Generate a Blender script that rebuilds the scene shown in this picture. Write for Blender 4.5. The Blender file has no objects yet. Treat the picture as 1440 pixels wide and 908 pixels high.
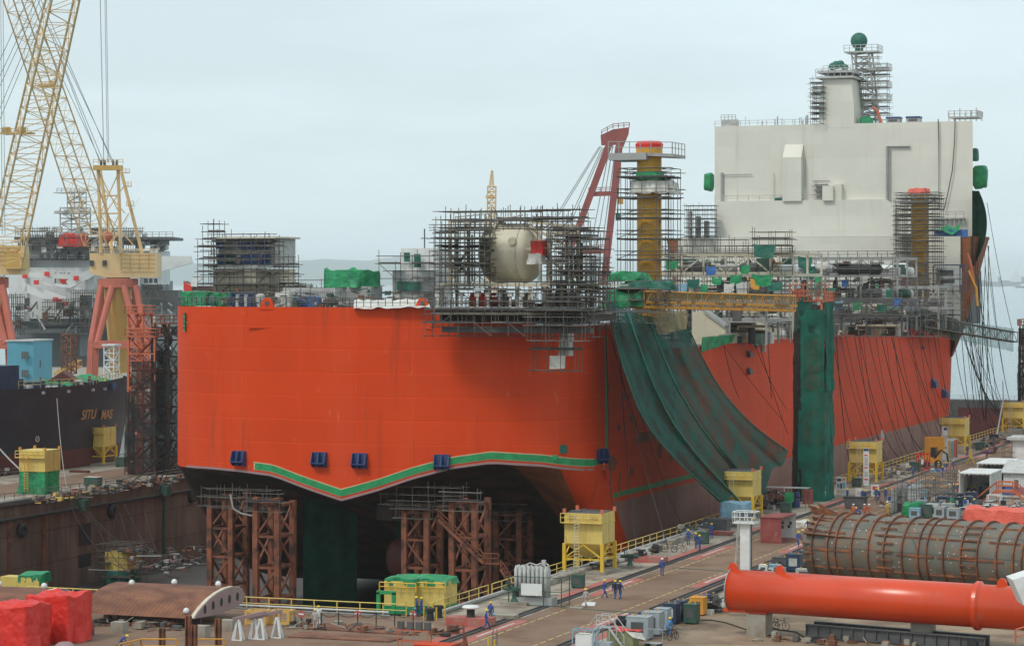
import bpy, math, random
from mathutils import Vector, Matrix, noise as mnoise
R = random.Random(11)
V = Vector
rad = math.radians

# ------------------------------------------------------------------ camera
F = 3600.0; TH = math.atan(1345/3600); CT = math.cos(TH); ST = math.sin(TH)
HC = 30.0; HY = 396.0; CX = 720.0
scene = bpy.context.scene
cam_d = bpy.data.cameras.new('camera'); cam = bpy.data.objects.new('camera', cam_d)
scene.collection.objects.link(cam); scene.camera = cam
cam.location = (0, 0, HC); cam.rotation_euler = (rad(90), 0, TH)
cam_d.sensor_width = 36; cam_d.lens = 36*F/1440; cam_d.shift_y = -(454-HY)/1440
cam_d.clip_start = 1; cam_d.clip_end = 80000

# ------------------------------------------------------------------ world and sun
SUN_EL = rad(52); SUN_AZ = rad(205)      # azimuth of the sun, clockwise from +Y
world = bpy.data.worlds.new('World'); scene.world = world; world.use_nodes = True
nt = world.node_tree; nt.nodes.clear()
wo = nt.nodes.new('ShaderNodeOutputWorld'); bg = nt.nodes.new('ShaderNodeBackground')
sky = nt.nodes.new('ShaderNodeTexSky'); sky.sky_type = 'NISHITA'; sky.sun_disc = False
sky.sun_elevation = SUN_EL; sky.sun_rotation = SUN_AZ; sky.dust_density = 2.5; sky.air_density = 1.0
tc = nt.nodes.new('ShaderNodeTexCoord'); mp = nt.nodes.new('ShaderNodeMapping')
mp.inputs['Scale'].default_value = (1.2, 1.2, 5.5)
nz = nt.nodes.new('ShaderNodeTexNoise'); nz.inputs['Scale'].default_value = 3.0; nz.inputs['Detail'].default_value = 8; nz.inputs['Roughness'].default_value = .55
rp = nt.nodes.new('ShaderNodeValToRGB'); rp.color_ramp.elements[0].position = .36; rp.color_ramp.elements[1].position = .72
rp.color_ramp.elements[0].color = (.72, .72, .72, 1); rp.color_ramp.elements[1].color = (1, 1, 1, 1)
mx = nt.nodes.new('ShaderNodeMix'); mx.data_type = 'RGBA'
mx.inputs['B'].default_value = (8.1, 9.6, 10.05, 1)
L = nt.links.new
L(tc.outputs['Generated'], mp.inputs['Vector']); L(mp.outputs['Vector'], nz.inputs['Vector'])
L(nz.outputs['Fac'], rp.inputs['Fac']); L(rp.outputs['Color'], mx.inputs['Factor'])
L(sky.outputs['Color'], mx.inputs['A']); L(mx.outputs['Result'], bg.inputs['Color'])
bg.inputs['Strength'].default_value = .10; L(bg.outputs['Background'], wo.inputs['Surface'])
sd = bpy.data.lights.new('sun', 'SUN'); sun = bpy.data.objects.new('sun', sd); scene.collection.objects.link(sun)
sd.energy = 1.5; sd.angle = rad(11); sd.color = (1, .95, .87)
sdir = V((math.sin(SUN_AZ)*math.cos(SUN_EL), math.cos(SUN_AZ)*math.cos(SUN_EL), math.sin(SUN_EL)))
sun.rotation_euler = sdir.to_track_quat('Z', 'Y').to_euler()
vs = scene.view_settings; vs.view_transform = 'Standard'; vs.look = 'None'; vs.gamma = 1; vs.exposure = 0.07
scene.render.engine = 'CYCLES'; scene.cycles.max_bounces = 6; scene.cycles.volume_bounces = 3; scene.cycles.transparent_max_bounces = 24

# ------------------------------------------------------------------ geometry of the site: points from the survey of the picture
def cw(xc, yc): return (xc*CT-yc*ST, xc*ST+yc*CT)
def D(px, py, yc):
    x, y = cw((px-CX)*yc/F, yc); return V((x, y, HC-(py-HY)*yc/F))
def G(px, py, z=0.0): return D(px, py, F*(HC-z)/(py-HY))
def onX(px, py, X): return D(px, py, X/((px-CX)/F*CT-ST))
def onY(px, py, Y): return D(px, py, Y/((px-CX)/F*ST+CT))

# ------------------------------------------------------------------ mesh builder
class MB:
    def __init__(s): s.v = []; s.f = []; s.m = []; s.cur = 0
    def add(s, vs, fs):
        b = len(s.v); s.v += [tuple(p) for p in vs]; s.f += [tuple(b+i for i in f) for f in fs]; s.m += [s.cur]*len(fs)
    def box(s, x0, y0, z0, x1, y1, z1):
        x0, x1 = sorted((x0, x1)); y0, y1 = sorted((y0, y1)); z0, z1 = sorted((z0, z1))
        s.add([(x0,y0,z0),(x1,y0,z0),(x1,y1,z0),(x0,y1,z0),(x0,y0,z1),(x1,y0,z1),(x1,y1,z1),(x0,y1,z1)],
              [(0,3,2,1),(4,5,6,7),(0,1,5,4),(1,2,6,5),(2,3,7,6),(3,0,4,7)]); return s
    def bxc(s, cx, cy, z0, w, d, h): return s.box(cx-w/2, cy-d/2, z0, cx+w/2, cy+d/2, z0+h)
    def beam(s, p, q, w, h=None):
        p = V(p); q = V(q); h = h or w; d = q-p
        if d.length < 1e-6: return s
        d.normalize(); u = d.cross(V((0,0,1)))
        if u.length < 1e-3: u = V((1,0,0))
        u.normalize(); n = u.cross(d); a = u*w/2; b = n*h/2
        s.add([p-a-b,p+a-b,p+a+b,p-a+b,q-a-b,q+a-b,q+a+b,q-a+b], [(0,3,2,1),(4,5,6,7),(0,1,5,4),(1,2,6,5),(2,3,7,6),(3,0,4,7)]); return s
    def tube(s, p, q, r, n=6, r2=None, cap=True):
        p = V(p); q = V(q); d = q-p
        if d.length < 1e-6: return s
        d.normalize(); u = d.cross(V((0,0,1)))
        if u.length < 1e-3: u = V((1,0,0))
        u.normalize(); w = d.cross(u); r2 = r if r2 is None else r2
        a = [p+(u*math.cos(t)+w*math.sin(t))*r for t in [2*math.pi*i/n for i in range(n)]]
        b = [q+(u*math.cos(t)+w*math.sin(t))*r2 for t in [2*math.pi*i/n for i in range(n)]]
        fs = [(i,(i+1)%n,n+(i+1)%n,n+i) for i in range(n)]
        if cap: fs += [tuple(range(n-1,-1,-1)), tuple(range(n,2*n))]
        s.add(a+b, fs); return s
    def path(s, pts, r, n=5):
        pts = [V(p) for p in pts]; rings = []
        for i, p in enumerate(pts):
            d = pts[min(i+1,len(pts)-1)]-pts[max(i-1,0)]; d.normalize(); u = d.cross(V((0,0,1)))
            if u.length < 1e-3: u = V((1,0,0))
            u.normalize(); w = d.cross(u)
            rings += [p+(u*math.cos(t)+w*math.sin(t))*r for t in [2*math.pi*k/n for k in range(n)]]
        fs = [(i*n+k, i*n+(k+1)%n, (i+1)*n+(k+1)%n, (i+1)*n+k) for i in range(len(pts)-1) for k in range(n)]
        fs += [tuple(range(n-1,-1,-1)), tuple(range((len(pts)-1)*n, len(pts)*n))]
        s.add(rings, fs); return s
    def ext(s, pts, vec):
        n = len(pts); vec = V(vec); a = [V(p) for p in pts]; b = [p+vec for p in a]
        s.add(a+b, [tuple(range(n-1,-1,-1)), tuple(range(n,2*n))]+[(i,(i+1)%n,n+(i+1)%n,n+i) for i in range(n)]); return s
    def grid(s, fn, nu, nv, close=False):
        vs = [fn(i/nu, j/nv) for j in range(nv+1) for i in range(nu+1)]
        s.add(vs, [(j*(nu+1)+i, j*(nu+1)+i+1, (j+1)*(nu+1)+i+1, (j+1)*(nu+1)+i) for j in range(nv) for i in range(nu)]); return s
    def sph(s, c, r, nu=12, nv=8, sc=(1,1,1)):
        c = V(c); vs = [c+V((0,0,-r*sc[2]))]
        for j in range(1, nv):
            t = math.pi*j/nv-math.pi/2
            vs += [c+V((r*sc[0]*math.cos(t)*math.cos(2*math.pi*i/nu), r*sc[1]*math.cos(t)*math.sin(2*math.pi*i/nu), r*sc[2]*math.sin(t))) for i in range(nu)]
        vs.append(c+V((0,0,r*sc[2]))); k = len(vs)-1
        fs = [(0,1+(i+1)%nu,1+i) for i in range(nu)]
        for j in range(nv-2): fs += [(1+j*nu+i,1+j*nu+(i+1)%nu,1+(j+1)*nu+(i+1)%nu,1+(j+1)*nu+i) for i in range(nu)]
        fs += [(k,1+(nv-2)*nu+i,1+(nv-2)*nu+(i+1)%nu) for i in range(nu)]
        s.add(vs, fs); return s
    def lathe(s, o, axis, prof, n=16):
        o = V(o); d = V(axis).normalized(); u = d.cross(V((0,0,1)))
        if u.length < 1e-3: u = V((1,0,0))
        u.normalize(); w = d.cross(u); vs = []
        for (r, h) in prof: vs += [o+d*h+(u*math.cos(2*math.pi*i/n)+w*math.sin(2*math.pi*i/n))*max(r,.001) for i in range(n)]
        m = len(prof); fs = [(j*n+i,j*n+(i+1)%n,(j+1)*n+(i+1)%n,(j+1)*n+i) for j in range(m-1) for i in range(n)]
        fs += [tuple(range(n-1,-1,-1)), tuple(range((m-1)*n,m*n))]
        s.add(vs, fs); return s

def setp(o, label=None, cat=None, group=None, kind=None):
    if label: o['label'] = label
    if cat: o['category'] = cat
    if group: o['group'] = group
    if kind: o['kind'] = kind
    return o
def thing(name, label, cat, loc=(0,0,0), rz=0, group=None):
    o = bpy.data.objects.new(name, None); o.empty_display_size = .5; scene.collection.objects.link(o)
    o.location = loc; o.rotation_euler = (0,0,rz); return setp(o, label, cat, group)
def wl(o):   # world location of an (unrotated) chain of parents
    p = V(o.location)
    while o.parent: o = o.parent; p += V(o.location)
    return p
def part(name, mb, m, parent=None, local=False, smooth=False, loc=(0,0,0), rz=0):
    me = bpy.data.meshes.new(name); me.from_pydata(mb.v, [], mb.f)
    ms = m if isinstance(m, (list, tuple)) else [m]
    for k in ms: me.materials.append(k)
    if len(ms) > 1: me.polygons.foreach_set('material_index', mb.m)
    if smooth: me.polygons.foreach_set('use_smooth', [True]*len(mb.f))
    me.update(); o = bpy.data.objects.new(name, me); scene.collection.objects.link(o)
    o.location = loc; o.rotation_euler = (0,0,rz)
    if parent:
        if not local: o.location = -wl(parent)
        o.parent = parent
    if smooth == 'auto':
        me.polygons.foreach_set('use_smooth', [False]*len(mb.f))
    return o
def single(name, mb, m, label, cat, group=None, smooth=False, loc=(0,0,0), rz=0):
    """one mesh thing; the mesh is given in world coordinates unless loc is set"""
    if tuple(loc) == (0,0,0):
        n = len(mb.v); c = V((sum(p[0] for p in mb.v)/n, sum(p[1] for p in mb.v)/n, min(p[2] for p in mb.v)))
        mb.v = [(p[0]-c.x, p[1]-c.y, p[2]-c.z) for p in mb.v]; loc = c
    return setp(part(name, mb, m, smooth=smooth, loc=loc, rz=rz), label, cat, group)
def struct(name, mb, m, smooth=False, kind='structure'): return setp(part(name, mb, m, smooth=smooth), kind=kind)
def dup(o, loc, rz=0, label=None, group=None):
    r = o.copy(); scene.collection.objects.link(r); r.location = loc; r.rotation_euler = (0,0,rz)
    if label: r['label'] = label
    if group: r['group'] = group
    for ch in list(o.children):
        c_ = ch.copy(); scene.collection.objects.link(c_); c_.parent = r
        for g in list(ch.children):
            d_ = g.copy(); scene.collection.objects.link(d_); d_.parent = c_
    return r
def at(o, loc, rz=0): o.location = loc; o.rotation_euler = (0,0,rz); return o

# ------------------------------------------------------------------ materials
def mat(name, col, rough=.6, metal=0, var=.18, scale=.6, col2=None, amt=.5, s2=.8, bump=0, bscale=8, streak=False, spec=.5, ramp=(.45,.65)):
    m = bpy.data.materials.new(name); m.use_nodes = True; t = m.node_tree; n = t.nodes; b = n['Principled BSDF']
    b.inputs['Roughness'].default_value = rough; b.inputs['Metallic'].default_value = metal
    b.inputs['Specular IOR Level'].default_value = spec
    tc = n.new('ShaderNodeTexCoord'); k = t.links.new
    n1 = n.new('ShaderNodeTexNoise'); n1.inputs['Scale'].default_value = scale; n1.inputs['Detail'].default_value = 5; k(tc.outputs['Object'], n1.inputs['Vector'])
    mr = n.new('ShaderNodeMapRange'); mr.inputs['From Min'].default_value = .25; mr.inputs['From Max'].default_value = .75
    mr.inputs['To Min'].default_value = 1-var; mr.inputs['To Max'].default_value = 1+var; k(n1.outputs['Fac'], mr.inputs['Value'])
    vm = n.new('ShaderNodeVectorMath'); vm.operation = 'SCALE'; vm.inputs[0].default_value = col; k(mr.outputs['Result'], vm.inputs['Scale'])
    out = vm.outputs['Vector']
    if col2:
        n2 = n.new('ShaderNodeTexNoise'); n2.inputs['Scale'].default_value = s2; n2.inputs['Detail'].default_value = 7; n2.inputs['Roughness'].default_value = .6
        if streak:
            mp = n.new('ShaderNodeMapping'); mp.inputs['Scale'].default_value = (1,1,.12); k(tc.outputs['Object'], mp.inputs['Vector']); k(mp.outputs['Vector'], n2.inputs['Vector'])
        else: k(tc.outputs['Object'], n2.inputs['Vector'])
        r_ = n.new('ShaderNodeValToRGB'); r_.color_ramp.elements[0].position = ramp[0]; r_.color_ramp.elements[1].position = ramp[1]
        r_.color_ramp.elements[1].color = (amt,amt,amt,1); k(n2.outputs['Fac'], r_.inputs['Fac'])
        mx = n.new('ShaderNodeMix'); mx.data_type = 'RGBA'; k(r_.outputs['Color'], mx.inputs['Factor']); k(out, mx.inputs['A']); mx.inputs['B'].default_value = (*col2,1); out = mx.outputs['Result']
    k(out, b.inputs['Base Color'])
    if bump:
        n3 = n.new('ShaderNodeTexNoise'); n3.inputs['Scale'].default_value = bscale; n3.inputs['Detail'].default_value = 4; k(tc.outputs['Object'], n3.inputs['Vector'])
        bp = n.new('ShaderNodeBump'); bp.inputs['Distance'].default_value = bump; k(n3.outputs['Fac'], bp.inputs['Height']); k(bp.outputs['Normal'], b.inputs['Normal'])
    m['out'] = 1
    return m
def panels(m, w, h, size=.03, dark=.75, bump=.02, off=.5, use='XYZ'):
    """plate seams: multiply the base colour and bump along a brick grid laid over the walls"""
    t = m.node_tree; n = t.nodes; k = t.links.new; b = n['Principled BSDF']
    tc = n.new('ShaderNodeTexCoord'); sp = n.new('ShaderNodeSeparateXYZ'); k(tc.outputs['Object'], sp.inputs['Vector'])
    ad = n.new('ShaderNodeMath'); ad.operation = 'ADD'; cb = n.new('ShaderNodeCombineXYZ')
    if use == 'XY': k(sp.outputs['X'], cb.inputs['X']); k(sp.outputs['Y'], cb.inputs['Y'])
    else: k(sp.outputs['X'], ad.inputs[0]); k(sp.outputs['Y'], ad.inputs[1]); k(ad.outputs[0], cb.inputs['X']); k(sp.outputs['Z'], cb.inputs['Y'])
    br = n.new('ShaderNodeTexBrick'); br.offset = off; br.inputs['Scale'].default_value = 1; br.inputs['Brick Width'].default_value = w; br.inputs['Row Height'].default_value = h
    br.inputs['Mortar Size'].default_value = size; br.inputs['Mortar Smooth'].default_value = .3
    br.inputs['Color1'].default_value = (1,1,1,1); br.inputs['Color2'].default_value = (.93,.93,.93,1); br.inputs['Mortar'].default_value = (dark,dark,dark,1)
    k(cb.outputs['Vector'], br.inputs['Vector'])
    src = b.inputs['Base Color'].links[0].from_socket
    mx = n.new('ShaderNodeMix'); mx.data_type = 'RGBA'; mx.blend_type = 'MULTIPLY'; mx.inputs['Factor'].default_value = 1
    k(src, mx.inputs['A']); k(br.outputs['Color'], mx.inputs['B']); k(mx.outputs['Result'], b.inputs['Base Color'])
    if bump:
        bp = n.new('ShaderNodeBump'); bp.inputs['Distance'].default_value = bump; bp.invert = True; k(br.outputs['Fac'], bp.inputs['Height'])
        if b.inputs['Normal'].links: k(b.inputs['Normal'].links[0].from_socket, bp.inputs['Normal'])
        k(bp.outputs['Normal'], b.inputs['Normal'])
    return m
def streaks(m, col, scale=.5, amt=.5, lo=.58, hi=.68, zs=.08, det=9):
    """dirt and rust runs: thin vertical marks of a second colour"""
    t = m.node_tree; n = t.nodes; k = t.links.new; b = n['Principled BSDF']; src = b.inputs['Base Color'].links[0].from_socket
    tc = n.new('ShaderNodeTexCoord'); mp = n.new('ShaderNodeMapping'); mp.inputs['Scale'].default_value = (1,1,zs); nz_ = n.new('ShaderNodeTexNoise')
    nz_.inputs['Scale'].default_value = scale; nz_.inputs['Detail'].default_value = det; nz_.inputs['Roughness'].default_value = .72
    k(tc.outputs['Object'], mp.inputs['Vector']); k(mp.outputs['Vector'], nz_.inputs['Vector'])
    r_ = n.new('ShaderNodeMapRange'); r_.inputs['From Min'].default_value = lo; r_.inputs['From Max'].default_value = hi; r_.inputs['To Max'].default_value = amt; k(nz_.outputs['Fac'], r_.inputs['Value'])
    mx = n.new('ShaderNodeMix'); mx.data_type = 'RGBA'; k(r_.outputs['Result'], mx.inputs['Factor']); k(src, mx.inputs['A']); mx.inputs['B'].default_value = (*col,1); k(mx.outputs['Result'], b.inputs['Base Color'])
    return m
def net(name, col, fac=.85, var=.12, holes=0, fold=.5):
    m = bpy.data.materials.new(name); m.use_nodes = True; t = m.node_tree; n = t.nodes; k = t.links.new; b = n['Principled BSDF']
    b.inputs['Roughness'].default_value = .8; b.inputs['Specular IOR Level'].default_value = .15
    tc = n.new('ShaderNodeTexCoord'); n1 = n.new('ShaderNodeTexNoise'); n1.inputs['Scale'].default_value = .35; n1.inputs['Detail'].default_value = 6
    k(tc.outputs['Object'], n1.inputs['Vector'])
    hs = n.new('ShaderNodeHueSaturation'); hs.inputs['Color'].default_value = (*col,1); mr = n.new('ShaderNodeMapRange')
    mr.inputs['From Min'].default_value = .3; mr.inputs['From Max'].default_value = .7; mr.inputs['To Min'].default_value = .65; mr.inputs['To Max'].default_value = 1.35
    k(n1.outputs['Fac'], mr.inputs['Value']); k(mr.outputs['Result'], hs.inputs['Value']); k(hs.outputs['Color'], b.inputs['Base Color'])
    tr = n.new('ShaderNodeBsdfTransparent'); ms = n.new('ShaderNodeMixShader'); mr2 = n.new('ShaderNodeMapRange')
    mr2.inputs['From Min'].default_value = .35; mr2.inputs['From Max'].default_value = .65; mr2.inputs['To Min'].default_value = fac-var; mr2.inputs['To Max'].default_value = min(1, fac+var)
    k(n1.outputs['Fac'], mr2.inputs['Value']); f = mr2.outputs['Result']
    if holes:
        vo = n.new('ShaderNodeTexVoronoi'); vo.feature = 'F1'; vo.inputs['Scale'].default_value = .45; k(tc.outputs['Object'], vo.inputs['Vector'])
        gt = n.new('ShaderNodeMath'); gt.operation = 'GREATER_THAN'; gt.inputs[1].default_value = holes; k(vo.outputs['Distance'], gt.inputs[0])
        mu = n.new('ShaderNodeMath'); mu.operation = 'MULTIPLY'; k(gt.outputs[0], mu.inputs[0]); k(f, mu.inputs[1]); f = mu.outputs[0]
    k(f, ms.inputs['Fac']); k(tr.outputs['BSDF'], ms.inputs[1]); k(b.outputs['BSDF'], ms.inputs[2])
    k(ms.outputs['Shader'], n['Material Output'].inputs['Surface'])
    return m
M = {}
M['orange'] = mat('orange_hull_paint', (.68,.059,.008), .55, var=.09, scale=.12, col2=(.70,.08,.025), amt=.6, s2=.25, streak=True, spec=.16)
panels(M['orange'], 14.5, 2.75, .035, 1.22, .012, .5)
M['orange2'] = mat('orange_pipe_paint', (.66,.055,.006), .3, var=.06, scale=.4, col2=(.55,.06,.014), amt=.4, s2=.5, spec=.6)
streaks(M['orange'], (.36,.05,.02), .45, .55, .56, .66, .06); streaks(M['orange'], (.74,.17,.09), .9, .5, .62, .7, .5)
M['boot'] = mat('brown_antifouling', (.30,.135,.10), .7, var=.16, scale=.2, col2=(.36,.21,.165), amt=.6, s2=.4, streak=True); panels(M['boot'], 12, 2.75, .04, .8, .01)
M['under'] = mat('dark_bottom', (.03,.021,.019), .6, var=.25, scale=.3, col2=(.14,.05,.03), amt=.7, s2=.3)
M['rustside'] = mat('rust_primer', (.30,.095,.03), .75, var=.2, scale=.3, col2=(.12,.045,.025), amt=.8, s2=.35, streak=True); panels(M['rustside'], 6, 2.5, .04, .75, .01)
M['white'] = mat('white_house_paint', (.70,.67,.585), .6, var=.035, scale=.15, col2=(.64,.615,.54), amt=.5, s2=.12); panels(M['white'], 7.4, 2.9, .03, .95, .008)
streaks(M['white'], (.42,.37,.28), .5, .38, .56, .7, .05)
M['beige'] = mat('cream_paint', (.58,.52,.39), .5, var=.08, scale=.5, col2=(.40,.22,.1), amt=.5, s2=.9, ramp=(.55,.75))
M['grey'] = mat('grey_paint', (.33,.33,.32), .55, var=.12)
M['lgrey'] = mat('light_grey_steel', (.5,.5,.48), .5, var=.12, scale=1, col2=(.3,.28,.25), amt=.5, s2=1.5)
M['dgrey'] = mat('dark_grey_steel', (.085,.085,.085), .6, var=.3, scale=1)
M['black'] = mat('black_rubber', (.02,.02,.022), .7, var=.3, scale=2)
M['scaf'] = mat('scaffold_tube', (.11,.098,.085), .6, .1, var=.4, scale=.8, col2=(.22,.19,.16), amt=.7, s2=.6)
M['plank'] = mat('scaffold_plank', (.06,.058,.06), .8, var=.5, scale=.5, col2=(.27,.25,.23), amt=.6, s2=.5, ramp=(.55,.68))
M['wscaf'] = mat('pale_scaffold_tube', (.42,.40,.37), .5, .2, var=.3, scale=.8)
M['yellow'] = mat('yellow_hopper_paint', (.66,.49,.13), .5, var=.1, scale=.7, col2=(.40,.24,.07), amt=.6, s2=.9, streak=True, ramp=(.52,.72))
streaks(M['yellow'], (.20,.09,.03), 1.6, .8, .6, .68, .25)
M['yellow2'] = mat('bright_yellow_paint', (.68,.43,.03), .5, var=.12, scale=1)
M['pedestal'] = mat('yellow_pedestal_paint', (.66,.34,.022), .45, var=.08, scale=.3, col2=(.5,.22,.03), amt=.5, s2=.4); panels(M['pedestal'], 20, 3.0, .05, .8, .02)
M['craney'] = mat('crane_cream_yellow', (.70,.48,.24), .5, var=.1, scale=.2)
M['craneo'] = mat('crane_ochre', (.58,.35,.09), .5, var=.1, scale=.2)
M['pink'] = mat('faded_red_portal_paint', (.48,.125,.08), .6, var=.12, scale=.3)
M['maroon'] = mat('maroon_crane_paint', (.30,.075,.065), .6, var=.15, scale=.3)
M['curt'] = mat('dark_green_curtain', (.006,.045,.028), .8, var=.35, scale=.5, spec=.1, bump=.2, bscale=1)
M['red'] = mat('red_tarpaulin', (.66,.025,.015), .5, var=.12, scale=.8, bump=.25, bscale=1.1)
M['rtarp'] = mat('salmon_tarpaulin', (.72,.12,.08), .6, var=.1, scale=.8, bump=.2, bscale=1.3)
M['gtarp'] = mat('green_tarpaulin', (.012,.27,.095), .55, var=.3, scale=.9, col2=(.015,.14,.08), amt=.7, s2=.7, bump=.25, bscale=1.2)
M['dgtarp'] = mat('dark_green_sheet', (.015,.13,.09), .6, var=.3, scale=.7, bump=.25, bscale=1.0)
M['btarp'] = mat('blue_tarpaulin', (.035,.13,.36), .6, var=.25, scale=.8, bump=.2, bscale=1.5)
M['lbtarp'] = mat('pale_blue_sheet', (.22,.38,.48), .6, var=.25, scale=.9, bump=.15, bscale=2)
M['wtarp'] = mat('white_canvas', (.6,.58,.53), .7, var=.18, scale=.9, bump=.25, bscale=1.4)
M['bluebox'] = mat('blue_bracket_paint', (.03,.06,.17), .5, var=.15, scale=1)
M['tape'] = mat('green_masking_film', (.02,.27,.09), .4, var=.25, scale=1.2)
M['tapee'] = mat('masking_tape_edge', (.55,.42,.25), .6, var=.1)
M['net'] = net('green_debris_net', (.009,.068,.052), .86, .11)
M['net2'] = net('green_wrap_net', (.011,.118,.082), .94, .06)
M['bnet'] = net('black_debris_net', (.022,.022,.022), .82, .14, .12)
M['nnet'] = net('olive_gangway_net', (.05,.075,.055), .7, .15)
M['gnet'] = net('pale_green_net', (.08,.2,.17), .45, .1)
M['rnet'] = net('brown_rope_net', (.22,.16,.08), .55, .1)
M['rsteel'] = mat('rusty_tower_steel', (.22,.07,.034), .75, var=.3, scale=.6, col2=(.05,.025,.018), amt=.9, s2=.8, ramp=(.48,.62))
M['osteel'] = mat('orange_tower_steel', (.52,.13,.06), .6, var=.2, scale=.5)
M['rust'] = mat('rusted_plate', (.13,.047,.026), .8, var=.35, scale=.5, col2=(.27,.11,.05), amt=.7, s2=.55, streak=False, bump=.03, bscale=4, ramp=(.4,.68)); panels(M['rust'], .42, 2.6, .035, 1.45, .0, .37, use='XY')
M['rustr'] = mat('rust_rib', (.14,.055,.03), .8, var=.4, scale=1, col2=(.36,.11,.035), amt=.8, s2=.9)
M['cylg'] = mat('grey_primer_plate', (.135,.13,.105), .6, var=.3, scale=.35, col2=(.22,.10,.045), amt=.8, s2=.9, ramp=(.5,.66)); panels(M['cylg'], 30, 1.9, .05, .6, .02)
M['mauve'] = mat('mauve_primer', (.30,.20,.20), .6, var=.08)
M['conc'] = mat('concrete', (.33,.30,.25), .85, var=.2, scale=.4, col2=(.17,.12,.08), amt=.7, s2=.5, bump=.01)
M['wallc'] = mat('stained_dock_wall', (.20,.14,.10), .85, var=.28, scale=.25, col2=(.075,.045,.03), amt=.85, s2=.35, streak=True, bump=.04, bscale=2, ramp=(.38,.66)); panels(M['wallc'], 9, 4.5, .1, .6, .03)
M['floor'] = mat('dock_floor_mud', (.055,.045,.038), .7, var=.4, scale=.25, col2=(.05,.04,.035), amt=.8, s2=.2)
M['pave'] = mat('brick_paving', (.225,.148,.105), .95, var=.2, scale=.1, col2=(.14,.075,.045), amt=.8, s2=.2, ramp=(.47,.68), spec=.2); panels(M['pave'], .9, .45, .035, 1.28, .0, .5, use='XY')
M['dirt'] = mat('stained_concrete_yard', (.28,.20,.13), .85, var=.28, scale=.13, col2=(.14,.085,.05), amt=.85, s2=.16, bump=.01, ramp=(.42,.62))
M['kconc'] = mat('pale_quay_concrete', (.34,.29,.23), .85, var=.25, scale=.3, col2=(.15,.1,.07), amt=.8, s2=.35)
M['redmark'] = mat('worn_red_paint', (.42,.09,.07), .7, var=.2, scale=.8, col2=(.27,.2,.16), amt=.8, s2=1.5)
M['ymark'] = mat('worn_yellow_paint', (.5,.38,.12), .8, var=.2, scale=1, col2=(.27,.2,.16), amt=.8, s2=2)
M['wmark'] = mat('worn_white_paint', (.55,.53,.5), .8, var=.2, scale=1, col2=(.27,.2,.16), amt=.7, s2=2)
M['rail'] = mat('rail_steel', (.05,.045,.045), .5, .3, var=.3, scale=1)
M['redbox'] = mat('maroon_container_paint', (.24,.045,.04), .6, var=.12, scale=.6, col2=(.33,.12,.1), amt=.5, s2=.6)
M['wpaint'] = mat('white_paint', (.72,.72,.70), .5, var=.08, scale=.7, col2=(.45,.42,.38), amt=.4, s2=.8)
M['greenp'] = mat('green_machine_paint', (.02,.085,.06), .5, var=.2, scale=1.2, col2=(.1,.08,.05), amt=.4, s2=1.5)
M['navy'] = mat('navy_machine_paint', (.018,.04,.085), .45, var=.25, scale=1.2)
M['grmach'] = mat('grey_machine_paint', (.32,.36,.38), .5, var=.15, scale=1.2)
M['orm'] = mat('orange_machine_paint', (.62,.28,.03), .5, var=.15, scale=1.2)
M['olive'] = mat('olive_bin_paint', (.22,.23,.11), .6, var=.15, scale=1.2)
M['cyan'] = mat('cyan_wall_paint', (.10,.33,.42), .6, var=.08, scale=.3)
M['hullb'] = mat('black_hull_paint', (.018,.022,.03), .4, var=.2, scale=.15, col2=(.03,.036,.045), amt=.7, s2=.2)
M['hullr'] = mat('dark_red_boot_topping', (.10,.022,.018), .6, var=.2, scale=.2)
M['gold'] = mat('gold_lettering', (.42,.20,.07), .6, var=.1)
M['glass'] = mat('dark_glass', (.03,.04,.05), .15, var=.1)
M['rigw'] = mat('rig_white_paint', (.72,.72,.70), .6, var=.06, scale=.1, col2=(.48,.48,.46), amt=.6, s2=.1)
M['riggrey'] = mat('rig_grey_hull', (.17,.18,.19), .6, var=.12, scale=.1)
M['hill'] = mat('wooded_hills', (.05,.08,.05), .9, var=.2, scale=.002)
M['cover'] = mat('coverall_blue', (.035,.075,.24), .8, var=.12, scale=6)
M['cover2'] = mat('coverall_light_blue', (.07,.2,.42), .8, var=.12, scale=6)
M['cover3'] = mat('coverall_grey', (.38,.36,.33), .8, var=.12, scale=6)
M['cover4'] = mat('coverall_white', (.62,.62,.6), .8, var=.12, scale=6)
M['cover5'] = mat('coverall_yellow', (.62,.36,.05), .8, var=.12, scale=6)
M['cover6'] = mat('coverall_tan', (.22,.17,.12), .8, var=.12, scale=6)
M['skin'] = mat('skin', (.28,.15,.10), .6, var=.05)
M['boots'] = mat('boots', (.02,.018,.016), .6, var=.1)
M['helmy'] = mat('yellow_helmet', (.72,.50,.03), .35, var=.04)
M['helmw'] = mat('white_helmet', (.75,.75,.73), .35, var=.04)
M['rope'] = mat('dark_cable', (.03,.028,.026), .8, var=.2)
M['hose'] = mat('pale_mooring_rope', (.34,.33,.30), .8, var=.2)
streaks(M['pave'], (.085,.06,.045), .12, .55, .58, .64, 1); streaks(M['kconc'], (.10,.07,.05), .25, .7, .55, .62, 1); streaks(M['dirt'], (.09,.06,.04), .2, .7, .56, .64, 1); streaks(M['dirt'], (.36,.30,.23), .35, .5, .6, .66, 1)
streaks(M['orange2'], (.40,.16,.10), .7, .45, .58, .68, .4); panels(M['orange2'], 3.3, 400, .03, .86, .004); streaks(M['wallc'], (.30,.25,.19), .35, .5, .58, .66, .07); streaks(M['cylg'], (.24,.085,.03), 1.1, .85, .59, .64, 1); streaks(M['redbox'], (.35,.2,.16), .9, .5, .6, .68, .3)
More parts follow.
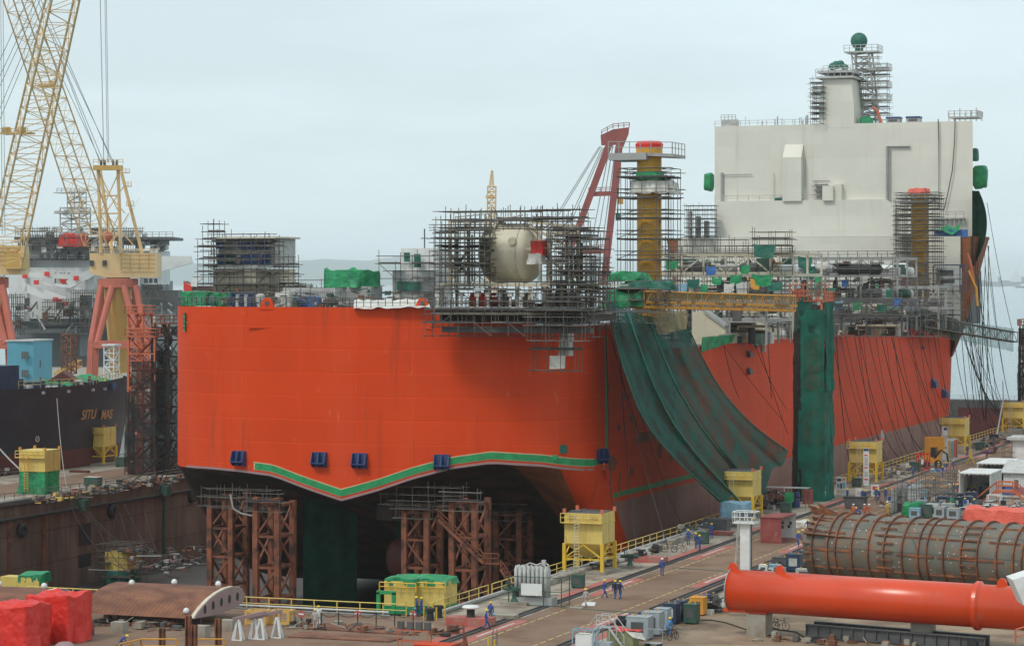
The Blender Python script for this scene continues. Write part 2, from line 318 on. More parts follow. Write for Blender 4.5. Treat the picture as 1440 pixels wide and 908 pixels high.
# sea
ms = mat('sea_water', (.075,.155,.17), .1, var=.12, scale=.004, spec=.5)
t_ = ms.node_tree; nn = t_.nodes; kk = t_.links.new
mpn = nn.new('ShaderNodeMapping'); mpn.inputs['Scale'].default_value = (.25,.6,1); tcn = nn.new('ShaderNodeTexCoord'); kk(tcn.outputs['Object'], mpn.inputs['Vector'])
nw = nn.new('ShaderNodeTexNoise'); nw.inputs['Scale'].default_value = 1.0; nw.inputs['Detail'].default_value = 6; nw.inputs['Roughness'].default_value = .6; kk(mpn.outputs['Vector'], nw.inputs['Vector'])
bpn = nn.new('ShaderNodeBump'); bpn.inputs['Distance'].default_value = .28; kk(nw.outputs['Fac'], bpn.inputs['Height']); kk(bpn.outputs['Normal'], nn['Principled BSDF'].inputs['Normal'])
M['sea'] = ms

# ------------------------------------------------------------------ the setting
EX, WX = -88.0, -186.0          # dock edges
DY0, DY1 = 212.0, 600.0         # dock ends
PX = -212.0                     # far edge of the west pier
sea = MB(); Zs = -3.0
for (x0,y0,x1,y1) in ((-40000,DY1,40000,60000),(-40000,-500,PX,DY1),(500,-500,40000,DY1)):
    sea.add([(x0,y0,Zs),(x1,y0,Zs),(x1,y1,Zs),(x0,y1,Zs)], [(0,1,2,3)])
struct('sea', sea, M['sea'])
q = MB(); q.box(EX, -50, -14, 500, DY1, 0); struct('quay', q, M['dirt'])
q = MB(); q.box(-300, -50, -14, EX-.003, DY0, -.002); struct('apron', q, M['dirt'])
q = MB(); q.box(PX, DY0+.01, -14, WX, DY1, 0); struct('west_pier', q, M['kconc'])
q = MB(); q.box(WX, DY0, -15, EX, DY1, -13); struct('dock_floor', q, M['floor'])
# paving between the rails, concrete strip at the edge
q = MB(); q.box(-79.2, 150, -.2, -70.6, DY1-2, .004); struct('road', q, M['pave'])
q = MB(); q.box(-120, 150, -.2, -79.21, DY0-.6, .006); struct('apron_paving', q, M['pave'])
q = MB(); q.box(EX+.02, DY0+.5, -.2, -79.22, DY1-2, .005); struct('quay_edge_pavement', q, M['kconc'])
q = MB(); q.box(-69.4, 150, -.2, -66.5, DY1-2, .005); struct('kerb_pavement', q, M['kconc'])
q = MB(); q.box(-203, DY0+.5, -.2, -192, DY1-2, .005); struct('west_road', q, M['pave'])
q = MB()
for x in (-79.9, -70.0):
    for dx in (-.35, .35): q.box(x+dx-.09, 150, 0, x+dx+.09, DY1-3, .09)
    q.box(x-.2, 150, 0, x+.2, DY1-3, .03)
struct('crane_rails', q, M['rail'])
q = MB()
for k in range(9):
    y = 196+k*34
    q.box(-81.5, y, 0, -80.5, y+16, .010); q.box(-79.1, y+2, 0, -78.0, y+17, .010); q.box(-71.9, y+12, 0, -70.7, y+24, .010); q.box(-69.3, y, 0, -68.2, y+14, .010)
struct('red_markings', q, M['redmark'])
q = MB()
y = 160
while y < 560:
    q.box(-77.6, y, 0, -77.42, y+1.4, .012); q.box(-72.3, y, 0, -72.12, y+1.4, .012); y += 2.0
struct('yellow_markings', q, M['ymark'])
q = MB()
for k in range(10):
    y = 199+k*34; q.box(-78.75, y+3, 0, -78.5, y+12, .015); q.box(-71.5, y+13, 0, -71.2, y+22, .015)
struct('white_markings', q, M['wmark'])
q = MB()
for (px,py,px2,py2) in ((790,854,893,861),(946,798,1026,803)):
    a = G(px,py); b = G(px2,py2); q.beam((a.x,a.y,.02),(b.x,b.y,.02), .35, .03)
struct('drain_covers', q, M['greenp'])
# dock walls: west wall ledges, coping, pipes
w = thing('dock_wall', 'stained brown concrete dock wall with rusty streaks on the far left side', 'dock wall', (WX, 300, -13))
q = MB(); q.box(WX, DY0+1, -13, WX+1.2, DY1, -2.0); q.box(WX, DY0+1, -2.0, WX+.5, DY1, -.35); part('wall', q, M['wallc'], w)
q = MB(); q.box(WX-.3, DY0+1, -.34, WX+1.0, DY1, .25); part('coping', q, M['dgrey'], w)
q = MB(); q.tube((WX+1.5,DY0+1,-2.1),(WX+1.5,DY1,-2.1),.2); part('pipe', q, M['black'], w)
q = MB()
for px in (118,):
    for (a,b) in ((738,765),(780,795)):
        p = onX(px-8,a,WX+1.2); r_ = onX(px+10,b,WX+1.2); q.box(WX+.3, p.y, r_.z, WX+1.22, r_.y, p.z)
part('niche', q, M['black'], w)
for (px,py) in ((28,745),(155,718),(268,697)):
    p = onX(px,py,WX+1.2); q = MB(); q.lathe(p, (1,0,0), [(1.0,0),(1.0,.5),(.8,.75),(.35,.75),(.35,.5),(.1,.5)], 16); part('fender', q, M['black'], w, smooth=True)
for (px,py) in ((113,710),(228,690)):
    p = onX(px,py,WX+1.2); q = MB(); q.bxc(p.x+.6, p.y, p.z-.7, 1.2, 1.4, 1.5); part('bracket', q, M['greenp'], w)
for px in (230, 12, 60):
    p = onX(px,700,WX+1.2); q = MB(); q.box(WX+1.2, p.y-.35, -13, WX+1.5, p.y+.35, -2.2); part('strip', q, M['greenp'] if px==230 else M['rustr'], w)
w = thing('dock_wall', 'concrete dock wall below the near gate railing', 'dock wall', (-130, DY0, -13))
q = MB(); q.box(WX, DY0-.01, -13, EX, DY0+.8, -.1); part('wall', q, M['wallc'], w)
# dock gate at the seaward end
gz = onY(1370,562,597).z
w = thing('dock_gate', 'dark grey and dark red floating dock gate beyond the ship bow', 'dock gate', (-130, 597, -13))
q = MB(); q.box(WX, 596, -13, EX, 601, gz); part('hull', q, M['dgrey'], w)
q = MB(); a = onY(1347,572,596); q.box(a.x, 595.9, -13, EX-.2, 596.0, onY(1370,573,596).z); part('red_panel', q, M['hullr'], w)
q = MB()
for k in range(40):
    x = WX+k*2.5; q.box(x, 596, gz, x+.08, 596.08, gz+1.1)
for z in (gz+.55, gz+1.1): q.beam((WX,596.04,z),(EX,596.04,z),.06)
part('railing', q, M['wscaf'], w)

# ------------------------------------------------------------------ far hills, breakwater, distant ships
def ridge(name, pts, yc, depth, m, base=396.5):
    mb = MB(); n = len(pts); nv = 6; vs = []
    for j in range(nv+1):
        f = j/nv; fade = math.sin(math.pi*min(1,f*1.0)*.5) if f <= .5 else math.cos((f-.5)*math.pi)
        prof = math.sin(math.pi*f)
        for (px,py) in pts:
            x, y = cw((px-CX)*(yc)/F, yc+depth*f); top = HC-(py-HY)*yc/F
            vs.append((x, y, max(-3.5, -4+(top+4)*prof)))
    mb.add(vs, [(j*n+i,j*n+i+1,(j+1)*n+i+1,(j+1)*n+i) for j in range(nv) for i in range(n-1)])
    return struct(name, mb, m, smooth=True)
def rpts(keys, step=6, amp=1.2, seed=0):
    out = []; x = keys[0][0]
    while x <= keys[-1][0]:
        for (a,b) in zip(keys,keys[1:]):
            if a[0] <= x <= b[0]:
                y = a[1]+(b[1]-a[1])*(x-a[0])/(b[0]-a[0]); break
        out.append((x, y-amp*mnoise.noise(V((x*.06,seed,0)))-amp*.5*mnoise.noise(V((x*.2,seed,3))))); x += step
    return out
ridge('hills', rpts([(-260,380),(-100,372),(120,378),(200,372),(262,368),(330,371),(395,366),(440,362),(500,365),(560,357),(640,363),(720,380),(790,388),(860,390),(960,397)], 6, 1.6), 26000, 3000, M['hill'])
ridge('far_hills', rpts([(-260,388),(150,384),(400,380),(600,382),(850,386),(1300,393),(1800,396)], 8, 1.2, 5), 31000, 3000, M['hill'])
q = MB(); a = D(1362,396,20000); b = D(1700,396,20000); zt = D(0,394.2,20000).z
q.add([(a.x,a.y,-3),(b.x,b.y,-3),(b.x,b.y+600,-3),(a.x,a.y+600,-3),(a.x+90,a.y+60,zt),(b.x,b.y+60,zt+6),(b.x,b.y+500,zt),(a.x+90,a.y+400,zt)], [(0,1,5,4),(4,5,6,7),(1,2,6,5),(3,0,4,7),(2,3,7,6)])
struct('breakwater', q, M['hill'])
def farship(px, w_px, yc, house, label, dark=True, red=True):
    o = D(px, HY, yc); o.z = -3; e = thing('distant_ship', label, 'ship', o); s = yc/F; l = w_px*s; h = 24+8
    q = MB(); q.ext([(-l/2,0,0),(l/2*.94,0,0),(l/2,0,h*.5),(l/2*.97,0,h),(-l/2,0,h)],(0,l*.15,0)); part('hull', q, M['hullb'] if dark else M['hullr'], e, local=True)
    q = MB(); q.box(-l/2*house-8*s, 0, h, -l/2*house+8*s, l*.1, h+9*s); q.box(-l/2*house-5*s, 0, h+9*s, -l/2*house+4*s, l*.1, h+13*s); part('house', q, M['wpaint'], e, local=True)
    q = MB(); q.tube((-l/2*house,5,h+13*s),(-l/2*house,5,h+19*s),.8*s,6); part('mast', q, M['wpaint'], e, local=True)
    q = MB(); q.box(-l/2*house+8*s, 0, h, -l/2*house+12*s, l*.06, h+7*s); part('funnel', q, M['bluebox'], e, local=True)
    return e
farship(1392, 46, 19000, -.15, 'white distant tanker on the horizon behind the breakwater, left of the other')
farship(1436, 60, 19500, .25, 'larger white distant tanker at the right edge of the horizon')
tg = thing('tugboat', 'small dark tugboat with red and white wheelhouse on the open sea', 'tugboat', D(1437,404.5,F*33/8.6))
s = 7
for nm, m_, bx in (('hull','hullb',(-9,0,0,9,5,2)),('wheelhouse','wpaint',(-2,0.5,2,4,4,6)),('funnel','hullr',(4.2,1,2,6,3,7)),('deckhouse','hullr',(-1,.8,6,2,3.5,7.5))):
    q = MB(); q.box(*[v*s*.55 for v in bx]); part(nm, q, M[m_], tg, local=True)
tg.location.z = -3

# ------------------------------------------------------------------ generators
def scaf(tb, dk, o, ax, ay, nx, ny, nz, bz=2.0, r=.045, dens=1.0, deckp=.75, over=.5, rnd=R, top=1.2):
    """tube and board scaffold: o corner, ax/ay bay vectors; tubes into tb, decks into dk"""
    o = V(o); ax = V(ax); ay = V(ay); up = V((0,0,1)); ux = ax.normalized(); uy = ay.normalized()
    for i in range(nx+1):
        for j in range(ny+1):
            if rnd.random() > dens: continue
            p = o+ax*i+ay*j; tb.tube(p-up*rnd.uniform(0,.3), p+up*(nz*bz+rnd.uniform(.3,top+.6)), r, 4, cap=False)
    for k in range(nz+1):
        for hz in ((0,.95,) if k else (0,)):
            z = up*(k*bz+hz)
            for j in range(ny+1):
                if rnd.random() < dens*(.95 if hz == 0 else .8): tb.tube(o+z+ay*j-ux*rnd.uniform(.1,over+.4), o+z+ay*j+ax*nx+ux*rnd.uniform(.1,over+.4), r, 4, cap=False)
            for i in range(nx+1):
                if rnd.random() < dens*(.8 if hz == 0 else .45): tb.tube(o+z+ax*i-uy*rnd.uniform(.1,over), o+z+ax*i+ay*ny+uy*rnd.uniform(.1,over), r, 4, cap=False)
        if k:
            for i in range(nx):
                for j in range(ny):
                    if rnd.random() < deckp:
                        a = o+ax*(i-.03)+ay*(j)+up*(k*bz+.06); b = ax*1.06; c = ay*1.0
                        (dk[k] if isinstance(dk, list) else dk).ext([a,a+b,a+b+c,a+c], up*.13)
    for k in range(nz):
        for i in range(nx):
            if rnd.random() < .22*dens:
                j = rnd.choice((0,ny)); a = o+ax*i+ay*j+up*k*bz; b = o+ax*(i+1)+ay*j+up*(k+1)*bz
                if rnd.random() < .5: a, b = a+ax, b-ax
                tb.tube(a, b, r, 4, cap=False)
def scaffold(label, boxes, group='scaffolding on the orange ship', mt='scaf', mp_='plank', r=.045, dens=1, deckp=.75, seed=1, bz=2.0):
    """boxes: (corner, extent vec x, y, height)"""
    rn = random.Random(seed); t = MB(); ds = []
    for (o, wx, wy, h) in boxes:
        nx = max(1, round(abs(wx)/2.0)); ny = max(1, round(abs(wy)/1.5)); n_z = max(1, round(h/bz)); d = [MB() for _ in range(n_z+1)]; ds += d
        scaf(t, d, o, (wx/nx,0,0), (0,wy/ny,0), nx, ny, n_z, h/n_z, r, dens, deckp, rnd=rn)
    o = boxes[0][0]; e = thing('scaffold', label, 'scaffold', o, 0, group)
    part('tubes', t, M[mt], e)
    for d in ds:
        if d.v: part('deck', d, M[mp_], e)
    return e
def ring_scaffold(label, c, r0, z0, z1, lv, group='scaffolding on the orange ship', seed=3, wide=1.3, skip=()):
    rn = random.Random(seed); t = MB(); d = [MB() for _ in range(lv+1)]; cx, cy = c; a = r0+.35; b = a+wide; n = lv; dz = (z1-z0)/n
    pts = [-b,-a,0,a,b]
    for x in pts:
        for y in pts:
            if abs(x) < b-.01 and abs(y) < b-.01 and not(abs(x) > .1 and abs(y) > .1): continue
            t.tube((cx+x,cy+y,z0),(cx+x,cy+y,z1+rn.uniform(-.3,1.2)),.045,4,cap=False)
    for k in range(n+1):
        z = z0+k*dz
        for hz in (0,.55,1.05):
            for s_ in (-b,b,-a,a):
                if rn.random() < .9: t.tube((cx-b-rn.uniform(.1,.6),cy+s_,z+hz),(cx+b+rn.uniform(.1,.9),cy+s_,z+hz),.045,4,cap=False)
                if rn.random() < .75: t.tube((cx+s_,cy-b-.3,z+hz),(cx+s_,cy+b+.3,z+hz),.045,4,cap=False)
        if k:
            for (x0,y0,x1,y1) in ((-b,-b,b,-a),(-b,a,b,b),(-b,-a,-a,a),(a,-a,b,a)): d[k].box(cx+x0-.1,cy+y0,z-.18,cx+x1+.1,cy+y1,z+.0)
        if k < n and rn.random() < .7:
            t.tube((cx-b,cy-b,z),(cx+b,cy-b,z+dz),.045,4,cap=False)
    e = thing('scaffold', label, 'scaffold', (cx,cy,z0), 0, group); part('tubes', t, M['scaf'], e); [part('deck', b_, M['plank'], e) for b_ in d if b_.v]; return e
def lattice(mb, p, q, w, h, bays, rc=.12, rb=.06, up=V((0,0,1)), w2=None, h2=None, n=4):
    """four chord lattice from p to q"""
    p = V(p); q = V(q); d = (q-p).normalized(); u = d.cross(up)
    if u.length < 1e-3: u = V((1,0,0))
    u.normalize(); v = u.cross(d); w2 = w2 or w; h2 = h2 or h
    def c(i, a, b):
        f = i/bays; return p+(q-p)*f+u*a*(w+(w2-w)*f)/2+v*b*(h+(h2-h)*f)/2
    for a in (-1,1):
        for b in (-1,1): mb.tube(c(0,a,b), c(bays,a,b), rc, 5)
    for i in range(bays+1):
        for (a,b,a2,b2) in ((-1,-1,1,-1),(1,-1,1,1),(1,1,-1,1),(-1,1,-1,-1)): mb.tube(c(i,a,b), c(i,a2,b2), rb, n, cap=False)
        if i < bays:
            for k,(a,b,a2,b2) in enumerate(((-1,-1,1,-1),(1,-1,1,1),(1,1,-1,1),(-1,1,-1,-1))):
                if (i+k) % 2: mb.tube(c(i,a,b), c(i+1,a2,b2), rb, n, cap=False)
                else: mb.tube(c(i,a2,b2), c(i+1,a,b), rb, n, cap=False)
def railing(mb, pts, h=1.1, step=2.0, r=.035, mid=True):
    for a, b in zip(pts, pts[1:]):
        a = V(a); b = V(b); L_ = (b-a).length; n = max(1, int(L_/step))
        for i in range(n+1): p = a+(b-a)*i/n; mb.tube(p, p+V((0,0,h)), r*1.2, 4)
        mb.tube(a+V((0,0,h)), b+V((0,0,h)), r, 4)
        if mid: mb.tube(a+V((0,0,h*.52)), b+V((0,0,h*.52)), r*.85, 4)
def drape(o0, w, d, h, seed, amp=.25, res=.35, sag=.2, hem=.25):
    """cloth thrown over a box of w x d x h, folds and hem uneven; corner at o0"""
    mb = MB(); o0 = V(o0)
    def nz_(p, s): return mnoise.noise(V(p)*s+V((seed,seed*.7,0)))
    nx = max(3,int(w/res)); ny = max(3,int(d/res)); nh = max(3,int(h/res))
    per = []
    for i in range(nx): per.append((w*i/nx,0))
    for i in range(ny): per.append((w,d*i/ny))
    for i in range(nx): per.append((w-w*i/nx,d))
    for i in range(ny): per.append((0,d-d*i/ny))
    n = len(per); vs = []
    for j in range(nh+1):
        f = j/nh
        for i,(x,y) in enumerate(per):
            cx_, cy_ = x-w/2, y-d/2; L_ = math.hypot(cx_,cy_) or 1
            fold = (.3+f)*amp*(1.5*nz_((x*1.1,y*1.1,f*.35),1.3)+.9*(.35-abs(nz_((x*2.2,y*2.2,f*.8),1.3))*1.6)+.3*nz_((x*6,y*6,f*2),1.0))-.22*min(w,d)*.5*(1-f)*.35
            z = h*(1-f)+(hem*nz_((x,y,9),.8) if j == nh else 0)+(sag*nz_((x,y,4),.5) if j == 0 else 0)
            vs.append(o0+V((x+cx_/L_*fold, y+cy_/L_*fold, max(.03,z))))
    fs = [(j*n+i,(j+1)*n+i,(j+1)*n+(i+1)%n,j*n+(i+1)%n) for j in range(nh) for i in range(n)]
    mb.add(vs, fs)
    top = {}
    tv = []; idx = {}
    for j in range(ny+1):
        for i in range(nx+1):
            x = w*i/nx; y = d*j/ny; edge = i in (0,nx) or j in (0,ny)
            if edge:
                z = None
                for k,(a,b) in enumerate(per):
                    if abs(a-x) < 1e-6 and abs(b-y) < 1e-6: z = vs[k]; break
                tv.append(z)
            else: tv.append(o0+V((x,y,h+sag*nz_((x,y,4),.5)+amp*.6*(.3-abs(nz_((x,y,2),1.4))*1.5)+.2*h*nz_((x,y,7),1.1)*min(1,amp*2)+.16*math.sin(math.pi*i/nx)*math.sin(math.pi*j/ny))))
    mb.add(tv, [(j*(nx+1)+i,j*(nx+1)+i+1,(j+1)*(nx+1)+i+1,(j+1)*(nx+1)+i) for j in range(ny) for i in range(nx)])
    return mb
def sheet(pa, pb, pc, pd, nu=14, nv=10, amp=.25, seed=0, sag=0, freq=1.2, thick=0):
    """cloth between four corners: pa-pb top edge, pd-pc bottom edge"""
    pa, pb, pc, pd = map(V, (pa,pb,pc,pd)); nrm = (pb-pa).cross(pd-pa).normalized(); mb = MB()
    def fn(u, v):
        p = (pa*(1-u)+pb*u)*(1-v)+(pd*(1-u)+pc*u)*v
        return p+nrm*amp*(mnoise.noise(V((u*(pb-pa).length*freq*.5, v*(pd-pa).length*freq*.12, seed)))+.4*mnoise.noise(p*.9+V((seed,0,0))))-V((0,0,sag*math.sin(math.pi*u)))
    mb.grid(fn, nu, nv); return mb
def heap(name, label, cat, c, w, d, h, n, mats, seed=0, group=None, long=.6):
    """pile of hoses, tubes and boxes lying together, one tangled mass"""
    rn = random.Random(seed); b = MB()
    for i in range(n):
        b.cur = rn.randrange(len(mats)); x = c[0]+rn.uniform(-w/2,w/2); y = c[1]+rn.uniform(-d/2,d/2); z = c[2]+rn.random()**2*h
        t = rn.random()
        if t < .4:
            a = rn.uniform(0,6.28); l = rn.uniform(.4,long*2); b.tube((x,y,z+.08),(x+l*math.cos(a),y+l*math.sin(a),z+rn.uniform(.05,.5)),rn.uniform(.03,.08),5)
        elif t < .75: b.bxc(x,y,z,rn.uniform(.25,.8),rn.uniform(.25,.8),rn.uniform(.2,.6))
        else:
            rr = rn.uniform(.3,.6); b.path([(x+rr*math.cos(k*.63),y+rr*math.sin(k*.63),z+.1+.04*math.sin(k)) for k in range(11)], .05, 4)
    e = single(name, b, [M[m_] for m_ in mats], label, cat, group); e['kind'] = 'stuff'
    return e
def catenary(p, q, sag, n=14):
    p = V(p); q = V(q); return [p+(q-p)*(i/n)-V((0,0,4*sag*(i/n)*(1-i/n))) for i in range(n+1)]

# ------------------------------------------------------------------ the orange production ship
XS, XC = -96.4, -123.7; BH = XS-XC; XPT = XC-BH; YS = 274.0; DP = 15.6; ZM = 21.4; ZT = 27.0; YB = 502.0; YE = 549.0
ship = thing('production_ship', 'huge orange hulled ship with a white accommodation block in the dry dock', 'ship', (XC, YS, -11))
def ysn(t): return YS+DP*(1-(1-abs(t)**2.7)**(1/2.7))         # transom plan
def knuckle(t):
    x = abs(t); k = [(0,4.3),(.17,5.6),(.33,7.1),(.5,8.35),(.66,9.0),(.85,8.6),(1,7.7)]
    if t < 0: k = [(0,4.3),(.17,5.6),(.33,6.95),(.5,7.3),(.66,7.45),(.9,7.35),(1,7.7)]
    for a, b in zip(k, k[1:]):
        if x <= b[0]: f = (x-a[0])/(b[0]-a[0]); return a[1]+(b[1]-a[1])*f
    return 7.7
def sm(x): x = max(0,min(1,x)); return x*x*(3-2*x)
def bilge(Y):
    u = max(0,min(1,(Y-(YS+DP))/27)); return 7.7-16.7*(1-(1-u)**2.1)            # lower edge of the side shell
def sidetop(Y):
    if Y < YS+DP+16: return 24.9
    return 24.9+(ZM-24.9)*sm((Y-(YS+DP+16))/6)
NT = 96
ts = [math.sin(math.pi/2*(-1+2*i/NT)) for i in range(NT+1)]
q = MB(); vs = []; NZ = 10
def ttop(t): return ZT if t < .80 else ZT-(ZT-24.9)*sm((t-.80)/.02)
for j in range(NZ+1):
    for t in ts:
        z0 = knuckle(t); z1 = ttop(t); x = XC+BH*t; vs.append((x, ysn(t), z0+(z1-z0)*j/NZ))
q.add(vs, [(j*(NT+1)+i,j*(NT+1)+i+1,(j+1)*(NT+1)+i+1,(j+1)*(NT+1)+i) for j in range(NZ) for i in range(NT)])
part('transom', q, M['orange'], ship, smooth=True)
# side shells with the paint line as a real material border
def paintz(Y): return 3.4 if Y > 300 else 3.4
def sideshell(X, sgn):
    q = MB(); Y0 = YS+DP; st = []
    Y = Y0
    while Y < YB: st.append(Y); Y += 2.0 if Y < Y0+40 else 9.0
    st.append(YB)
    def col(Y): 
        zb = bilge(Y); zt = sidetop(Y); zl = max(zb, 3.4)
        return [(X,Y,zb),(X,Y,zl),(X,Y,(zl+zt)/2),(X,Y,zt)]
    vs = [p for Y in st for p in col(Y)]; n = 4
    for i in range(len(st)-1):
        for k in range(3):
            q.cur = 1 if k == 0 else 0; fs = [(i*n+k,(i+1)*n+k,(i+1)*n+k+1,i*n+k+1)]
            q.f += fs; q.m.append(q.cur)
    q.v = vs; return q
part('side_shell', sideshell(XS,1), [M['orange'],M['boot']], ship)
part('side_shell', sideshell(XPT,-1), [M['orange'],M['boot']], ship)
# underside: from the knuckle down to the flat bottom
q = MB(); NV = 26; vs = []
for j in range(NV+1):
    f = j/NV
    for t in ts:
        Ya = ysn(t); Y = Ya+(YB-Ya)*(f**2 if f > .0 else 0); x = XC+BH*t
        zf = -11 if abs(t) < .9 else -11+2.0*((abs(t)-.9)/.1)**2
        u_ = max(0,min(1,(Y-Ya)/max(1,(YS+DP+34-Ya)))); g_ = sm(u_); w_ = abs(t)**6; u2 = max(0,min(1,(Y-Ya)/27)); g_ = g_*(1-w_)+(1-(1-u2)**2.1)*w_; zk = knuckle(t)
        if abs(t) > .999: z = bilge(Y)
        else: z = zk+(zf-zk)*g_
        vs.append((x, Y, z))
for j in range(NV):
    for i in range(NT): q.f.append((j*(NT+1)+i,(j+1)*(NT+1)+i,(j+1)*(NT+1)+i+1,j*(NT+1)+i+1)); q.m.append(1 if ts[i] > .9 else (2 if ts[i] > .72 else 0))
q.v = vs; part('bottom', q, [M['under'],M['orange'],M['rustside']], ship, smooth=True)  # starboard fade from orange through rust to dark puts the shading into colour
# deck
q = MB()
vs = [(XC+BH*t, ysn(t)+.3, 24.8) for t in ts]+[(XS-.02, YS+DP+18, 24.8),(XPT+.02, YS+DP+18, 24.8)]
q.add(vs, [tuple(range(len(vs)))]); q.box(XPT+.02, YS+DP+18, ZM-.4, XS-.02, YB+2, ZM-.1); q.box(XPT+.02,YS+DP+18,ZM-.4,XS-.02,YS+DP+18.1,24.8)
part('deck', q, M['dgrey'], ship)
# bow: loft over height with flare
q = MB(); lv = [-11,-9,-4,3.4,10,16,ZM]; NB = 22
def bowb(z, s_):   # half beam and Y along the bow curve, s_ 0..1
    f = (z+11)/(ZM+11); L_ = 30+17*f; a = s_*math.pi/2; return BH*math.cos(a)**(1.15-.3*f)*(1), YB+L_*math.sin(a)**1.05
vs = []
for z in lv:
    for i in range(-NB, NB+1):
        h, Y = bowb(z, 1-abs(i)/NB); vs.append((XC+(h if i > 0 else -h), Y, z))
n = 2*NB+1
for j in range(len(lv)-1):
    for i in range(2*NB): q.f.append((j*n+i,(j+1)*n+i,(j+1)*n+i+1,j*n+i+1)); q.m.append(1 if lv[j] < 3.4 else 0)
q.v = vs; part('bow', q, [M['orange'],M['boot']], ship, smooth=True)
# forecastle: flared upper bow
q = MB(); FA = onY(1352,400,508).x-XC; lv2 = [15,ZM,25,29,33,36,39]; vs = []
for z in lv2:
    f = max(0,(z-15)/24)
    for i in range(-NB, NB+1):
        s_ = 1-abs(i)/NB; h, Y = bowb(ZM, s_); fl = 5.0*f**1.3*math.sin(min(1,(Y-YB)/14)*math.pi/2)
        hh = (h+(FA-BH)*min(1,f*3))+fl; vs.append((XC+(hh if i > 0 else -hh), max(Y,508)+(9*f*s_), z))
for j in range(len(lv2)-1):
    for i in range(2*NB): q.f.append((j*n+i,(j+1)*n+i,(j+1)*n+i+1,j*n+i+1)); q.m.append(0)
q.v = vs; part('flared_bow', q, M['rustside'], ship, smooth=True)
q = MB(); q.box(XC-FA, 507.2, ZM, XC+FA-.1, 507.9, 39); part('forecastle_bulkhead', q, M['white'], ship)
q = MB(); q.box(XC-FA, 508, 38.8, XC+FA, 540, 39.1); part('forecastle_deck', q, M['grey'], ship)
# masking film along the knuckle (z offset) and on the corner
def strip(pts, w, m_, name, off=.03):
    q = MB()
    for a, b in zip(pts, pts[1:]): q.ext([a, b, V(b)+V((0,0,w)), V(a)+V((0,0,w))], V((0,-off,0)))
    return part(name, q, m_, ship)
def kp(px0, px1, dz, n=24, off=.05):
    out = []
    for i in range(n+1):
        px = px0+(px1-px0)*i/n
        best = min((k/400 for k in range(-400,401)), key=lambda t: abs(((XC+BH*t)*CT+ysn(t)*ST)*F/(-(XC+BH*t)*ST+ysn(t)*CT)+CX-px) if True else 0)
        t = best; tn = V((BH,(ysn(min(1,t+.002))-ysn(t-.002))/.004,0)).normalized(); nrm = V((tn.y,-tn.x,0))
        if nrm.y > 0: nrm = -nrm
        out.append(V((XC+BH*t, ysn(t), knuckle(t)+dz))+nrm*off)
    return out
strip(kp(357,846,.5,44,.03), .95, M['tapee'], 'tape_edge'); strip(kp(359,844,.6,44,.08), .74, M['tape'], 'masking_film')
strip(kp(262,846,.02,40,.04), .26, M['mauve'], 'bare_edge')
q = MB(); q.box(XS, YS+DP+.2, 8.4, XS+.05, YS+DP+.8, 23.6); part('masking_film', q, M['tape'], ship)
q = MB()
a = onX(863,668,XS); b = onX(955,686,XS); q.box(XS, a.y, 4.0, XS+.05, b.y+8, 4.6); q.box(XS, b.y+7.4, 4.6, XS+.05, b.y+8, 9.5); part('masking_film', q, M['tape'], ship)
def onT(px, py, off=.05):   # point on the transom for a picture position
    t = min((k/1000 for k in range(-1000,1001)), key=lambda t: abs(((XC+BH*t)*CT+ysn(t)*ST)*F/(-(XC+BH*t)*ST+ysn(t)*CT)+CX-px))
    x = XC+BH*t; y = ysn(t); yc = -x*ST+y*CT; return V((x, y-off, HC-(py-HY)*yc/F)), t
for (px,py) in ((338,644),(450.5,646),(507,647.5),(622,649.5),(843,641)):
    p, t = onT(px,py,0); e = MB(); sl = (ysn(min(1,t+.01))-ysn(t-.01))/(.02*BH) if t < .96 else 2.2; ang = math.atan(sl)
    e.box(-.85,-.12,-.85,.85,0,.85)
    for x in (-.9,-.05,.8): e.ext([(x,0,.85),(x,-.55,.85),(x,-.9,-.35),(x,-.45,-.9),(x,0,-.9)],(.1,0,0))
    e.box(-.9,-.9,-.45,.9,-.1,-.33); e.box(-.9,-.15,.8,.9,0,.9)
    ca, sa = math.cos(ang), math.sin(ang); e.v = [(p.x+x*ca-y*sa, p.y+x*sa+y*ca, p.z+z) for x,y,z in e.v]; part('blue_bracket', e, M['bluebox'], ship)
for px in (376,594):
    p, t = onT(px,433,0); e = MB(); e.ext([(p.x-1.05,p.y-.12,ZT-.3),(p.x+1.05,p.y-.12,ZT-.3),(p.x+.62,p.y-.12,ZT+.7)]+[(p.x+.62*math.cos(a),p.y-.12,ZT+.5+.62*math.sin(a)) for a in (rad(40),rad(70),rad(90),rad(110),rad(140))]+[(p.x-.62,p.y-.12,ZT+.7)],(0,.3,0))
    lg = part('lifting_lug', e, M['orange'], ship); e = MB(); e.tube((p.x,p.y-.2,ZT+.45),(p.x,p.y+.25,ZT+.45),.27,12); part('lug_eye', e, M['dgrey'], lg)
    e = MB(); e.box(p.x-2.6,p.y-.035,ZT-2.5,p.x+1.2,p.y+.1,ZT-.02); part('doubler_plate', e, M['orange'], ship)
